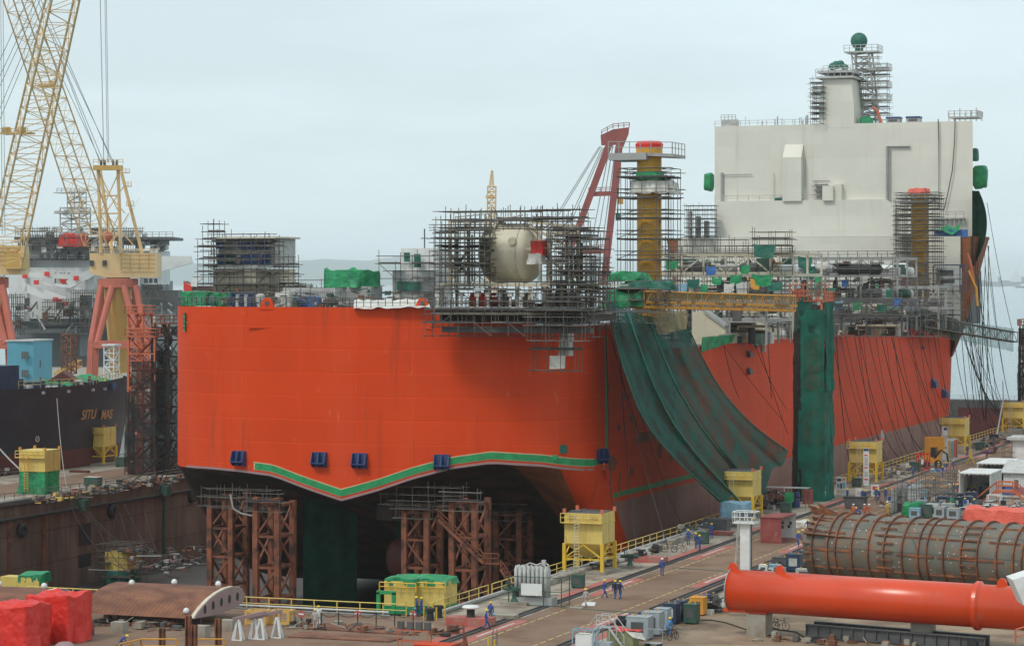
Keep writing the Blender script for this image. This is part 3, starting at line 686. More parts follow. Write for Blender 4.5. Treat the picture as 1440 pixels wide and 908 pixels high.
# green marks, draught windows, patches
q = MB(); p,_ = onT(777,643,.06); q.box(p.x-.55,p.y,p.z-.3,p.x+.55,p.y+.3,p.z+.3); part('masking_film', q, M['tape'], ship)
p,_ = onT(789,631,.1); q = MB()
for k in range(7): q.ext([(p.x-.7+k*.2,p.y-.03,p.z-.5-.05*(k%3)),(p.x-.53+k*.2,p.y-.03,p.z-.45),(p.x-.55+k*.2,p.y-.03,p.z+.45-.1*(k%2)),(p.x-.68+k*.2,p.y-.03,p.z+.5)],(0,.5,0))
part('paint_patch', q, M['dgtarp'], ship)
for (a,b,c,d) in ((896,609,921,618),(853,540,857,549),(875,553,879,562),(885,583,890,592),(893,590,896,602),(868,597,872,605),(890,616,894,621),(925,623,930,643),(942,639,946,648),(885,656,891,666),(905,580,907,586),(883,553,886,559)):
    u = onX(a,b,XS); w_ = onX(c,d,XS); q = MB(); q.box(XS,u.y,w_.z,XS+.04,w_.y,u.z); part('masked_opening', q, M['rustside'], ship)
for (px,py) in ((861,651),):
    u = onX(px,py,XS); q = MB(); q.lathe((XS,u.y,u.z),(1,0,0),[(1.0,0),(.95,.04)],14); q.v = [(x,u.y+(y-u.y)*1.7,z) for x,y,z in q.v]; part('thruster_cover', q, M['rustside'], ship)
q = MB(); u0 = onX(868,664,XS)
q.path([(XS,u0.y+3*math.cos(k*.16)-2,u0.z-4*math.sin(k*.16)) for k in range(10)],.16,4)
part('bare_weld', q, M['rustside'], ship)
for (px,py) in ((1052,497),(1052,521),(1311,538),(1326,552),(1295,470),(1297,488)):
    u = onX(px,py,XS); q = MB(); s_ = .5 if px < 1200 else (.9 if py > 520 else .35); q.ext([(XS,u.y-s_*1.6,u.z-s_),(XS,u.y-s_*1.6,u.z+s_),(XS+s_,u.y-s_*1.6,u.z+s_*.2),(XS+s_*1.2,u.y-s_*1.6,u.z-s_)],(0,s_*3,0)); part('side_bracket', q, M['bluebox'] if py > 520 and px > 1200 else M['dgrey'], ship)
for (px,py,h) in ((1241,612,1.3),):
    u = onX(px,py,XS); q = MB(); q.lathe((XS,u.y,u.z),(1,0,0),[(.95,0),(.9,.04)],14); q.v = [(x,u.y+(y-u.y)*1.5,u.z+(z-u.z)*1.25) for x,y,z in q.v]; part('white_mark', q, M['wmark'], ship)
# draught post top left
p,_ = onT(261,453,.3); q = MB()
for k in range(8): q.cur = k%2; q.bxc(p.x,p.y,p.z-1.1+k*.28,.28,.28,.28)
q.cur = 0; q.box(p.x+.14,p.y-.02,p.z-.1,p.x+1.0,p.y+.05,p.z+.05); part('light_fitting', q, [M['tape'],M['dgrey']], ship)
# skeg, propeller cover, stern thruster housing
q = MB(); q.lathe((D(534,740,305).x, D(534,740,305).y+4, 5), (0,0,-1), [(2.0,-6),(2.0,3.6)], 20); part('thruster_housing', q, M['under'], ship, smooth=False)
q = MB(); p = D(548,785,308); q.sph((p.x,p.y+3,p.z-.3), 1.7, 14, 10, (1,.8,1.45)); part('wrapped_propeller', q, M['hullr'], ship, smooth=True)
q = MB(); q.ext([(XC-1,YS+24,-11),(XC-1,YS+20,-2),(XC-1,YS+26,6),(XC-1,YS+50,6),(XC-1,YS+50,-11)],(2,0,0)); part('skeg', q, M['under'], ship)

# ------------------------------------------------------------------ accommodation block
YA = 512.0
def A(px, py, Y=YA): return onY(px, py, Y)
a = A(1005,181); b = A(1368,167); ztop = (a.z+b.z)/2; X0, X1 = a.x, b.x
q = MB(); q.ext([(X0,YA,35.5),(X1,YA,35.5),(X1-4.5,YA+22,35.5),(X0,YA+22,35.5)],(0,0,ztop-35.5)); part('accommodation_block', q, M['white'], ship)
lb0 = A(1005,283,YA-1.5); lb1 = A(1258,355,YA-1.5); zt_ = lb0.z
q = MB(); q.ext([(lb0.x,YA-1.5,lb1.z),(lb1.x,YA-1.5,lb1.z),(lb1.x,YA-1.5,A(1258,293,YA-1.5).z),(A(1246,280,YA-1.5).x,YA-1.5,zt_),(lb0.x,YA-1.5,zt_)],(0,1.49,0)); part('lower_bulkhead', q, M['white'], ship)
q = MB(); q.box(X0+1, YA+6, ZM, X1-2, YA+20, 35.6); part('underdeck_house', q, M['dgrey'], ship)  # dark grey colour stands in for the shaded recess under the block
# ventilation trunk with sloped top
a = A(1104,222); b = A(1130,283); c = A(1126,203); q = MB()
q.ext([(a.x,YA,b.z),(a.x,YA-2,b.z),(a.x,YA-2,a.z),(a.x,YA,c.z)],(b.x-a.x,0,0)); part('vent_trunk', q, M['white'], ship)
# funnel
f0 = A(1155,178,YA+2); f1 = A(1204,178,YA+2); f2 = A(1200,112,YA+2); f3 = A(1160,112,YA+2); f4 = A(1204,150,YA+2); f5 = A(1155,150,YA+2)
q = MB(); q.ext([(f0.x,YA-.03,f0.z-.4),(f1.x,YA-.03,f1.z-.4),(f4.x,YA-.03,f4.z),(f2.x,YA-.03,f2.z),(f3.x,YA-.03,f3.z),(f5.x,YA-.03,f5.z)],(0,9,0)); part('funnel', q, M['white'], ship)
q = MB(); q.box(f3.x-1.2, YA-1, f3.z, f2.x+.6, YA+9, f3.z+.4); q.box(f3.x-1, YA-.8, f3.z+1.1, f2.x+.4, YA+8, f3.z+1.6); railing(q,[(f3.x-1.2,YA-1,f3.z+.3),(f2.x+.6,YA-1,f3.z+.3)],1.6,1.2,.06); railing(q,[(f3.x+.2,YA-.5,f3.z+1.6),(f2.x,YA-.5,f3.z+1.6)],1.0,1.0,.05); part('funnel_platform', q, M['lgrey'], ship)
q = MB()
for k,(px,py,r_) in enumerate(((1176,92,1.0),(1182,90,.8),(1171,94,.9),(1188,95,.8))): p = A(px,py,YA+3); q.sph(p,r_,10,7,(1,1,.9))
part('covered_exhaust', q, M['dgtarp'], ship, smooth=True)
# mast tower
m0 = A(1222,172,YA+9); m1 = A(1212,75,YA+9); q = MB(); lattice(q, (m0.x,m0.y,ztop), (m1.x,m1.y,m1.z), 3.6, 3.6, 7, .18, .1)
q.box(m1.x-3.2, m1.y-2.5, m1.z, m1.x+3.8, m1.y+2.5, m1.z+.25); railing(q,[(m1.x-3.2,m1.y-2.5,m1.z+.2),(m1.x+3.8,m1.y-2.5,m1.z+.2),(m1.x+3.8,m1.y+2.5,m1.z+.2)],1.3,1.1,.06)
for py in (100,124,142):
    p = A(1225,py,YA+9); q.box(p.x-2.5,p.y-2.5,p.z,p.x+3.8,p.y+2.5,p.z+.25); railing(q,[(p.x-2.5,p.y-2.5,p.z),(p.x+3.8,p.y-2.5,p.z),(p.x+3.8,p.y+2.5,p.z)],1.3,1.2,.06)
part('radar_mast', q, M['lgrey'], ship)
p = A(1208,58,YA+9); q = MB(); q.sph(p, 1.75, 18, 12); q.tube((p.x,p.y,m1.z),(p.x,p.y,p.z-1.2),.9,10); part('covered_radome', q, M['dgtarp'], ship, smooth=True)
# pipes on the face
def fp(l, r_):
    q = MB(); q.path([V((A(x,y).x, YA-.35, A(x,y).z)) for x,y in l], r_, 6); part('face_pipe', q, M['grey'], ship)
fp([(1248,283),(1248,206),(1280,206)],.26); fp([(1252,283),(1252,210)],.12); fp([(1016,283),(1016,243)],.3); fp([(1016,246),(1058,245)],.09); fp([(1089,283),(1089,243)],.05); fp([(1133,262),(1133,222)],.05)
q = MB()
q.path([V((A(x,y).x, YA-.5, A(x,y).z)) for x,y in ((1320,168),(1321,200),(1321,292))],.11,5)
q.path([V((A(x,y).x, YA-.6, A(x,y).z)) for x,y in ((1344,168),(1343,200),(1340,240),(1334,270),(1328,296))],.11,5); part('hanging_hose', q, M['dgrey'], ship)
q = MB(); p = A(1160,262); q.box(p.x,YA-2.2,p.z-3,p.x+2.2,YA,p.z+.0); p2 = A(1172,255); q.box(p2.x,YA-1.4,p2.z-4.0,p2.x+2,YA,p2.z-.6); part('deck_house', q, M['white'], ship)
# roof railings and clutter
q = MB(); railing(q, [(X0,YA+.1,ztop),(f0.x,YA+.1,ztop)], 1.1, 1.8, .05)
part('roof_railing', q, M['lgrey'], ship); rr = random.Random(4)
for k in range(16):
    x = X0+rr.random()*(f0.x-X0-1); q = MB(); q.tube((x,YA+.6,ztop),(x,YA+.6,ztop+rr.uniform(.8,2.2)),rr.uniform(.05,.18),5); part('vent_post', q, M['lgrey'], ship)
q = MB()
p = A(1023,170); q.box(p.x-1.5,YA+.5,ztop,p.x+1.6,YA+3,ztop+1.4); railing(q,[(p.x-1.5,YA+.4,ztop+1.4),(p.x+1.6,YA+.4,ztop+1.4)],1.0,.7,.06)
part('roof_locker', q, M['lgrey'], ship); q = MB(); x = A(1340,160).x; q.box(x-1,YA+.5,ztop+.7,X1+.8,YA+6,ztop+1.0); railing(q,[(x-1,YA+.4,ztop+1),(X1+.9,YA+.4,ztop+1),(X1+.9,YA+6,ztop+1)],1.1,1.0,.07)
for k in range(7): q.tube((x-1+k*1.1,YA+1,ztop),(x-1+k*1.1,YA+1,ztop+1.7+.5*(k%3)),.12,5)
part('roof_platform', q, M['lgrey'], ship); q = MB(); railing(q, [(lb0.x,YA-1.4,zt_),(A(1148,283,YA-1.5).x,YA-1.4,zt_)], 1.1, 2.2, .05)
part('ledge_railing', q, M['lgrey'], ship)
for px in (1257,1285):
    p = A(px,168,YA+2); q = MB(); q.cur = 0; q.box(p.x-1.35,YA+1,ztop,p.x+1.35,YA+3.5,ztop+.9); q.cur = 1; q.box(p.x-1.45,YA+.9,ztop+.9,p.x+1.45,YA+3.6,ztop+1.25); q.cur = 2; q.box(p.x-.9,YA+.95,ztop+.25,p.x+.9,YA+1.02,ztop+.7); part('roof_unit', q, [M['grey'],M['bluebox'],M['dgrey']], ship)
# covered lifeboats / sheeted fittings at the ends of the block
def bag(px, py, w, h, Y, mt, label, seed, d=3, cat='sheeted fitting', name='sheeted_fitting', mats=None):
    p = onY(px, py, Y); q = MB(); q.sph((0,0,0), 1, 18, 12)
    vs = []
    for (x,y,z) in q.v:
        n_ = V((x,y,z)); f = 1+.16*mnoise.noise(n_*2.2+V((seed,0,0)))+.06*mnoise.noise(n_*6+V((seed,3,0)))
        e_ = .45; sg = lambda a: math.copysign(abs(a)**e_, a)
        vs.append((p.x+sg(x)*w/2*f*.92, p.y+sg(y)*d/2*f*.92, p.z+sg(z)*h/2*f*.92))
    q.v = vs; return single(name, q, M[mt], label, cat, smooth=True)
bag(997,256,2.0,4.0,YA+8,'gtarp','small green sheeted bundle at the left end of the white accommodation block',2)
bag(1378,249,3.2,5.0,YA+8,'gtarp','bright green sheeted lifeboat hanging at the right end of the white accommodation block',3,cat='lifeboat',name='sheeted_lifeboat')
bag(1371,218,1.4,2.8,YA+8,'dgtarp','small dark sheeted lamp above the green sheeted lifeboat at the end of the white block',5)
q = MB(); a0 = onY(1366,272,YA+9); 
def bn(u, v):
    y = 268+v*105; x = 1367+(21*math.sin(math.pi*min(1,v*.86+.12))**.8)*u; p = onY(x,y,YA-3.6); return V((p.x,p.y+2*math.sin(math.pi*u),p.z))
q.grid(bn,8,16); single('debris_net', q, M['curt'], 'dark green debris net bulging from the bow beneath the sheeted lifeboat', 'net')
q = MB(); p = onY(1314,330,YA-4); p2 = onY(1356,330,YA-4)
single('tarpaulin', sheet((p.x,YA-4,p.z+1),(p2.x+.7,YA-4,p.z+1),(p2.x+.7,YA-4,p.z-.6),(p.x,YA-4,p.z-.6),20,4,.5,3), M['btarp'], 'bright blue tarpaulin strip on the forecastle rail right of the far yellow pedestal', 'tarpaulin')
single('tarpaulin', sheet((onY(1312,324,YA-3).x,YA-3,onY(1312,322,YA-3).z),(onY(1352,320,YA-3).x,YA-3,onY(1352,316,YA-3).z),(onY(1352,325,YA-3).x,YA-5,onY(1352,326,YA-3).z),(onY(1308,325,YA-3).x,YA-5,onY(1308,326,YA-3).z),20,4,.8,6), M['gtarp'], 'green tarpaulin heaped just above the bright blue tarpaulin on the forecastle', 'tarpaulin')
q = MB(); pp = onY(1315,306,YA-.2); q.box(onY(1312,306,YA).x,YA-1.2,pp.z-.3,onY(1357,306,YA).x,YA-.01,pp.z); railing(q,[(onY(1312,306,YA).x,YA-1.2,pp.z),(onY(1357,306,YA).x,YA-1.2,pp.z)],1.2,1.3,.07)
for k in range(8): x = onY(1312,306,YA).x+k*.9; q.beam((x,YA-1,pp.z-2.4),(x,YA-1,pp.z),.12)
part('side_gallery', q, M['lgrey'], ship)
q = MB(); q.path([onY(x,y,505) for x,y in ((1360,356),(1364,368),(1367,385),(1369,396))],.35,6); single('hose', q, M['osteel'], 'orange hose hanging down the rust coloured flare of the bow', 'hose')
q = MB(); q.path([onY(x,y,500) for x,y in ((1362,380),(1367,392),(1373,405),(1375,430))],.22,6); single('hose', q, M['orm'], 'yellow hose dangling free beside the rusty bow', 'hose')

# pedestals
for k,(pt,py,Z0_) in enumerate((((913),200,24.8),((1293.5),268,ZM))):
    p = onX(pt,py,-99.5 if k == 0 else -100); e = MB(); r_ = 1.6 if k == 0 else 1.72
    e.cur = 0; e.lathe((p.x,p.y,Z0_), (0,0,1), [(r_+.5,0),(r_+.5,1.5),(r_,2.5),(r_,p.z-Z0_-1.8),(r_+.12,p.z-Z0_-1.7),(r_+.12,p.z-Z0_-.8)], 24)
    e.cur = 1; e.lathe((p.x,p.y,Z0_), (0,0,1), [(r_+.15,p.z-Z0_-.8),(r_+.22,p.z-Z0_-.3),(r_-.1,p.z-Z0_+.1)], 24)
    part('crane_pedestal', e, [M['pedestal'],M['red']], ship, smooth=False)
    if k == 0: P1 = p
    else: P2 = p
ring_scaffold('tube scaffold wrapped round the tall nearer yellow crane pedestal', (P1.x,P1.y), 1.6, 24.9, P1.z-4.5, 7, seed=5)
ring_scaffold('tube scaffold wrapped round the yellow crane pedestal in front of the white block', (P2.x,P2.y), 1.7, ZM, P2.z-1.5, 12, seed=6, wide=1.8)
q = MB(); z = P1.z-2.4
q.ext([(P1.x-4.6,P1.y-3,z),(P1.x+.5,P1.y-3,z),(P1.x+.5,P1.y+3,z),(P1.x-4.6,P1.y+3,z)],(0,0,.9)); q.ext([(P1.x+.5,P1.y-2.6,z+.5),(P1.x+4.0,P1.y-2.6,z+.3),(P1.x+4.0,P1.y+3,z+.3),(P1.x+.5,P1.y+3,z+.5)],(0,0,.4)); railing(q,[(P1.x-4.6,P1.y-3,z+.9),(P1.x+3.9,P1.y-2.6,z+.7),(P1.x+3.9,P1.y+3,z+.7)],1.5,1.3,.05); part('pedestal_platform', q, M['grey'], ship)
q = MB(); z = P2.z-2.4; q.box(P2.x-3.2,P2.y-3,z,P2.x+2.8,P2.y+3,z+.35); railing(q,[(P2.x-3.2,P2.y-3,z+.3),(P2.x+2.8,P2.y-3,z+.3),(P2.x+2.8,P2.y+3,z+.3)],1.3,1.2,.06); part('pedestal_platform', q, M['grey'], ship)
single('canvas', drape((P1.x-1.9,P1.y-2.6,P1.z-6.8),5.2,4.8,1.7,3,.3,.4,.4,.5), M['wtarp'], 'crumpled off-white canvas hung round the nearer yellow pedestal below its platform', 'canvas', smooth=True)
single('tarpaulin', drape((P1.x-1.0,P1.y-2.8,P1.z-5.0),3.2,2.5,1.0,8,.2,.4,.2,.3), M['gtarp'], 'green tarpaulin tied to the nearer yellow pedestal just above the off-white canvas', 'tarpaulin', smooth=True)
single('tarpaulin', drape((P2.x-1.9,P2.y-2.2,P2.z-.6),3.6,4,.9,9,.2,.4,.3,.3), M['rtarp'], 'faded red sheet tied over the top of the farther yellow pedestal', 'tarpaulin', smooth=True)

# ------------------------------------------------------------------ stern module with the big cream drum
def Bx(px, py, Y): return onY(px, py, Y)
YM = 270.5                              # after face of the overhanging module
md = thing('offloading_module', 'cream drum module of beams and platforms overhanging the starboard corner of the orange stern', 'ship module', (-104, 280, 25))
q = MB(); c0 = Bx(694,356,YM+6); c1 = Bx(744,356,YM+6); rr_ = 3.4
prof = [(.1,-1.5),(1.6,-1.3),(2.7,-.8),(3.25,-.2),(rr_,.4),(rr_,(c1-c0).length)]
q.lathe(c0+V((0,0,0)), (1,0,0), prof+[(3.0,(c1-c0).length+.6),(.1,(c1-c0).length+1.4)], 40); dr_ = part('drum', q, M['beige'], md, smooth=True)
q = MB(); q.lathe(c0+V((.9,0,0)), (1,0,0), [(3.75,-.0),(3.75,.12),(3.42,.12),(3.42,0)], 40); part('flange', q, M['beige'], dr_)
q = MB(); q.lathe(c0+V((3.9,0,0)), (1,0,0), [(3.5,-.0),(3.5,.08),(3.42,.08),(3.42,0)], 40); part('flange', q, M['lgrey'], dr_)
q = MB()
for (x,z) in ((c0.x+1,c0.z+2.2),(c1.x-.8,c0.z+2.3)): q.tube((x,c0.y-3.6,z-1.0),(x,c0.y-1.5,z-.8),.45,10)
part('nozzle', q, M['beige'], md)
mx0 = Bx(612,440,YM).x; mx1 = Bx(766,440,YM).x; mx2 = Bx(834,440,YM+2).x
def zb(py, Y=YM): return Bx(700,py,Y).z
q = MB(); q.box(mx0,YM,zb(442),mx1,YM+.5,zb(435)); part('deck_beam', q, M['beige'], md)
q = MB(); q.box(mx1,YM+1,zb(443),mx2,YM+1.5,zb(436)); part('deck_beam', q, M['beige'], md)
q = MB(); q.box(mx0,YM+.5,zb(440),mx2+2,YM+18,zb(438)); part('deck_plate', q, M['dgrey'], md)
q = MB(); q.box(mx0,YM-.2,zb(434.5),mx1+6,YM+.3,zb(431)); part('grey_beam', q, M['lgrey'], md)
q = MB(); q.box(mx0+.3,YM+.5,zb(403),mx1+.4,YM+1.0,zb(398)); q.box(mx0+.3,YM+1.0,zb(402),mx1+6,YM+12,zb(400)); part('upper_beam', q, M['beige'], md)
rr = random.Random(8)
for k,x in enumerate([mx0+.4,mx0+2.2,mx0+6.2,mx0+9.5,mx1-2.2,mx1-.4,mx1+1.6,mx1+3.4]):
    q = MB(); q.box(x,YM+.6,zb(435),x+.32,YM+.9,zb(403)); part('column', q, M['beige'], md)
for x, y1 in ((Bx(631,350,YM+3).x,311),(Bx(657,350,YM+3).x,311),(Bx(641,350,YM+3).x,318),(Bx(770,350,YM+3).x,318),(Bx(795,350,YM+3).x,318),(Bx(811,350,YM+3).x,322)):
    q = MB(); q.box(x,YM+2.8,zb(402),x+.34,YM+3.1,zb(y1)); part('column', q, M['beige'], md)
for (a,b,c,d) in ((631,355,657,385),(657,355,631,385),(745,318,795,345),(745,320,770,350),(770,328,811,328),(631,312,680,312),(631,352,657,352),(745,313,812,318),(631,395,657,370),(770,360,811,400),(741,350,770,350)):
    q = MB(); q.beam(Bx(a,b,YM+3),Bx(c,d,YM+3),.28); part('brace', q, M['beige'], md)
for k in range(9):
    px = 618+k*17+rr.uniform(-3,3); p = Bx(px,435,YM+.1); q = MB(); q.box(p.x-.12,YM-.1,zb(435),p.x+.12,YM+.1,zb(416+rr.uniform(-1,3))); q.bxc(p.x,YM,zb(417),.55,.5,.5); part('fairlead_post', q, M['wpaint'], md)
# equipment under the drum, in the bay between the decks
for k in range(26):
    x = mx0+.8+rr.random()*(mx2-mx0-1); y = YM+2+rr.random()*9; z = zb(438); q = MB()
    if rr.random() < .5: q.tube((x,y,z),(x,y,z+rr.uniform(1,2.6)),rr.uniform(.2,.6),8)
    else: q.bxc(x,y,z,rr.uniform(.6,1.8),1.2,rr.uniform(.6,2.4))
    part('machinery', q, M[rr.choice(['dgrey','grey','beige','rust','lgrey','dgrey'])], md)
q = MB(); p = Bx(682,424,YM+1.2)
for k in range(8):
    for j in range(4): q.bxc(p.x-1.6+k*.42,p.y,zb(434)+j*.48,.32,.3,.4)
part('red_stowage', q, M['red'], md)
q = MB()
for (a,b,c,d,r_) in ((690,312,735,302,.12),(700,305,820,322,.15),(760,322,760,395,.2),(802,330,806,430,.18),(785,355,815,360,.2),(640,305,690,300,.1),(664,330,664,395,.14),(775,365,815,365,.15)):
    q.tube(Bx(a,b,YM+5),Bx(c,d,YM+5),r_,6)
part('pipework', q, M['lgrey'], md)
for k in range(34):
    px = rr.uniform(762,836); py = rr.uniform(330,432); p = Bx(px,py,YM+rr.uniform(3,12)); q = MB()
    t_k = rr.random()
    if t_k < .4: q.bxc(p.x,p.y,p.z,rr.uniform(.4,1.3),1,rr.uniform(.3,1.2))
    elif t_k < .75: q.tube(p,p+V((0,0,-rr.uniform(2,5))),rr.uniform(.08,.25),6)
    else: q.tube(p,p+V((rr.uniform(1,3.5),0,0)),rr.uniform(.08,.3),6)
    part('machinery', q, M[rr.choice(['dgrey','grey','beige','lgrey','dgrey','beige'])], md)
# sheets on the module
single('tarpaulin', drape(Bx(745,362,YM+1.5),1.6,1.2,1.9,4,.25,.3,.2,.4), M['red'], 'bright red sheet wrapped round a fitting at the right end of the cream drum', 'tarpaulin', smooth=True)
single('wrapping', drape(Bx(743,372,YM+1.2),1.6,1.1,1.2,14,.3,.3,.2,.3), M['wtarp'], 'white plastic wrapping just under the bright red sheet by the cream drum', 'wrapping', smooth=True)
sc = []
z0 = zb(438)
scaffold('scaffold climbing the left side of the cream drum module', [(V((mx0+.2,YM+1.2,zb(402))), 5.4, 3, 6.6)], seed=21, bz=1.9)
scaffold('scaffold on the left upper corner over the roof of the drum module', [(V((Bx(613,310,YM+4).x,YM+4,zb(318))), 15, 4.5, .9)], seed=22, deckp=.35)
scaffold('dense scaffold at the right side of the cream drum module', [(V((Bx(768,330,YM+2).x,YM+2.2,z0)), 4.8, 8, 8.2)], seed=23, bz=1.9, dens=.95, deckp=.5)
scaffold('stepped scaffold descending right of the drum module towards the green tarpaulin', [(V((Bx(815,350,YM+6).x,YM+6,z0)), 1.4, 6, 5.0),(V((Bx(826,350,YM+7).x,YM+8,z0-2)), 1.0, 6, 4)], seed=24, dens=.9, deckp=.4)
scaffold('long scaffold walkway slung below the module across the orange transom', [(V((Bx(598,474,YM-.5).x,YM-.6,zb(474)+.1)), 20.3, 2.2, 3.0)], seed=25, bz=1.5, deckp=.95, r=.045)
scaffold('scaffold deck hung right under the module edge above the long walkway', [(V((Bx(612,458,YM).x,YM-.2,zb(460))), 17.5, 2.0, 1.7)], seed=26, bz=1.6, deckp=.9)
scaffold('small scaffold bay hanging down the orange hull near its corner', [(V((Bx(745,522,YM+1).x,YM+1.6,zb(521))), 5.2, 2.4, 4.8)], seed=27, bz=2.3, deckp=.9)
scaffold('scaffold across the right hand bay below the cream upper beam', [(V((Bx(700,440,YM-.6).x,YM-.5,zb(438))), 10.5, 1.6, 2.4)], seed=28, bz=2.3, deckp=.5, dens=.8)
q = MB(); lo = Bx(784,520,YM+3)
single('canvas', sheet(Bx(773,500,YM+2.2),Bx(795,500,YM+2.2),Bx(794,518,YM+2.2),Bx(772,519,YM+2.2),10,8,.5,4), M['wtarp'], 'off-white canvas hanging inside the lowest scaffold bay on the orange hull', 'canvas')
q = MB(); a = Bx(788,500,YM+4); q.ext([(a.x,YM+3.2,a.z),(a.x+1.3,YM+3.2,a.z),(a.x+1.2,YM+3.2,a.z+3.6),(a.x+.3,YM+3.2,a.z+3.6)],(0,1.5,0)); part('grey_bracket', q, M['lgrey'], md)
# under-deck girders seen dark from below
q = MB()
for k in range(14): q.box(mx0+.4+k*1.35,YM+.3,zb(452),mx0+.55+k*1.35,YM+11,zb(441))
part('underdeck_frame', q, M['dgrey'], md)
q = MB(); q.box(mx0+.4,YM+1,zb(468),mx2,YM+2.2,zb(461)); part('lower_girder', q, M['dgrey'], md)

for k,(x0,y0,w_,d_,h_,l_) in enumerate(((612,402,6.0,2,6.0,'inner scaffold layer left of the cream drum, nearer the camera'),(612,440,20.5,1.6,2.6,'scaffold guard rails along the near edge of the module platform'),(640,322,10,1.5,.9,'thin scaffold over the top left of the cream drum'),(752,340,5.5,3,2.6,'scaffold cluster above and right of the red sheet on the drum'),(778,400,4.2,4,5.4,'scaffold bay at the right side of the drum module'),(615,405,5.5,5,5.6,'second scaffold layer behind the left columns of the drum module'),(775,436,5,6,4.4,'lower right scaffold bay of the drum module over the hull corner'),(748,478,6.4,2.4,3.4,'scaffold bay linking the long walkway to the small hanging bay'))):
    scaffold(l_, [(V((Bx(x0,y0,YM-.9).x,YM-.9-.2*k,zb(y0))), w_, d_, h_)], seed=140+k, bz=1.5, dens=.95, deckp=.55)

# ------------------------------------------------------------------ stern deck: blue sheeted module, boxes, tarpaulins
YD = 292.0; ZD = 24.85
a = Bx(300,425,YD); b = Bx(385,332,YD); zz = lambda py, Y=YD: Bx(400,py,Y).z
mb_ = thing('deck_house', 'tall cream deck house hung with dark blue sheets inside scaffolding on the port quarter', 'deck house', ((a.x+b.x)/2, YD+3, ZD))
q = MB(); q.box(a.x,YD,ZD,b.x-.3,YD+7,zz(378)); part('lower_house', q, M['beige'], mb_)
q = MB(); q.box(a.x-.2,YD-.3,zz(376),b.x,YD+7,zz(372.5)); part('floor_beam', q, M['lgrey'], mb_)
q = MB(); q.box(a.x+.2,YD+1,zz(372),b.x-.3,YD+7,zz(334)); uh_ = part('upper_house', q, M['lgrey'], mb_)
q = MB(); q.box(a.x-.3,YD-.4,zz(335),b.x+.4,YD+7,zz(332.5)); part('roof_beam', q, M['beige'], mb_)
for k,(x0,x1,y0,y1) in enumerate(((303,316,336,350),(334,346,336,350),(349,363,336,351),(366,380,336,351),(305,317,358,372),(338,352,358,372),(354,366,358,372),(368,380,358,372))):
    q = sheet(Bx(x0,y0,YD+.8),Bx(x1,y0,YD+.8),Bx(x1,y1,YD+.8),Bx(x0,y1,YD+.8),6,6,.22,k); part('blue_sheet', q, M['btarp'], uh_)
q = sheet(Bx(318,358,YD+.8),Bx(330,358,YD+.8),Bx(330,372,YD+.8),Bx(318,372,YD+.8),6,6,.2,9); part('green_sheet', q, M['dgtarp'], mb_)
scaffold('tall scaffold cage round the blue sheeted deck house on the port quarter', [(V((a.x-1.4,YD-1.6,ZD)), b.x-a.x+2.8, 1.5, 9.6),(V((a.x+.5,YD-1.4,ZD+8.6)),b.x-a.x-.5,3,1.6)], seed=31, bz=1.6, deckp=.6)
scaffold('scaffold ledges jutting from the left of the blue sheeted deck house', [(V((Bx(290,348,YD).x,YD-1,zz(347))),1.6,3,2.0),(V((Bx(291,390,YD).x,YD-1,zz(398))),1.6,3,3.2)], seed=32, bz=1, deckp=.9)
scaffold('scaffold stair bay right of the blue sheeted deck house', [(V((b.x+.6,YD-1,ZD)),1.9,3,7.3),(V((b.x+2.5,YD-1,ZD)),3.2,3,3.4)], seed=33, bz=1.2, dens=.85)
single('wrapped_unit', drape((Bx(396,400,YD+4).x,YD+4,ZD+1.5),3.2,3,3.4,6,.3,.5,.7,.2), M['wtarp'], 'grey white sheeted unit standing right of the blue sheeted deck house', 'wrapped unit', smooth=True)
a = Bx(398,421,287); b = Bx(471,405,287); q = MB()
e = thing('shipping_container', 'long pale grey corrugated container on the stern deck', 'container', ((a.x+b.x)/2,288,ZD))
q.box(a.x,287,Bx(400,420,287).z,b.x,289.4,b.z); bx_ = part('box', q, M['lgrey'], e); q = MB()
for k in range(26): q.box(a.x+.1+k*(b.x-a.x-.2)/26,286.93,Bx(400,419.5,287).z,a.x+.16+k*(b.x-a.x-.2)/26,287,b.z-.1)
part('corrugation', q, M['grey'], bx_)
single('sheeted_crate', drape((Bx(412,431,286).x,286,ZD+1.6),3.4,1.2,1.6,8,.2,.35,.1,.1), M['btarp'], 'low blue sheeted crate in front of the long pale grey container', 'crate', smooth=True)
single('tarpaulin', drape((Bx(452,404,290).x,290,Bx(452,405,290).z),6.3,4,2.1,12,.45,.45,.5,.3), M['gtarp'], 'large bright green tarpaulin tent right of the long pale grey container', 'tarpaulin', smooth=True)
single('tarpaulin', sheet(Bx(498,422,281.6),Bx(600,421,276),Bx(606,432,273.2),Bx(497,434,273.2),30,5,.4,14), M['wtarp'], 'long off-white canvas lying along the stern rail beside the right lifting lug', 'canvas')
for k,(px,w_,h_,m_,l_) in enumerate(((258,3.4,1.7,'gtarp','bright green sheet over gear at the far left end of the stern rail'),(276,2.6,1.3,'dgtarp','dark green sheet over a winch second from the left end of the stern rail'),(300,2.4,1.5,'gtarp','bright green bundle behind the stern rail below the blue sheeted deck house'),(314,2.2,1.0,'dgtarp','low dark green bundle behind the stern rail left of the blue drums'),(398,1.8,1.0,'gtarp','small bright green bundle right of the left lifting lug'))):
    single('tarpaulin', drape((Bx(px,433,YD-6).x,YD-7+k*.3,ZD+2.1),w_*1.15,1.6,h_*1.05,20+k,.25,.3,.3,.2), M[m_], l_, 'tarpaulin', smooth=True)
single('sheeted_crate', drape((Bx(386,432,285).x,285,ZD+1.2),2.2,1.5,2.6,28,.12,.3,.2,.1), M['wtarp'], 'white sheeted crate just right of the left lifting lug', 'crate', smooth=True)
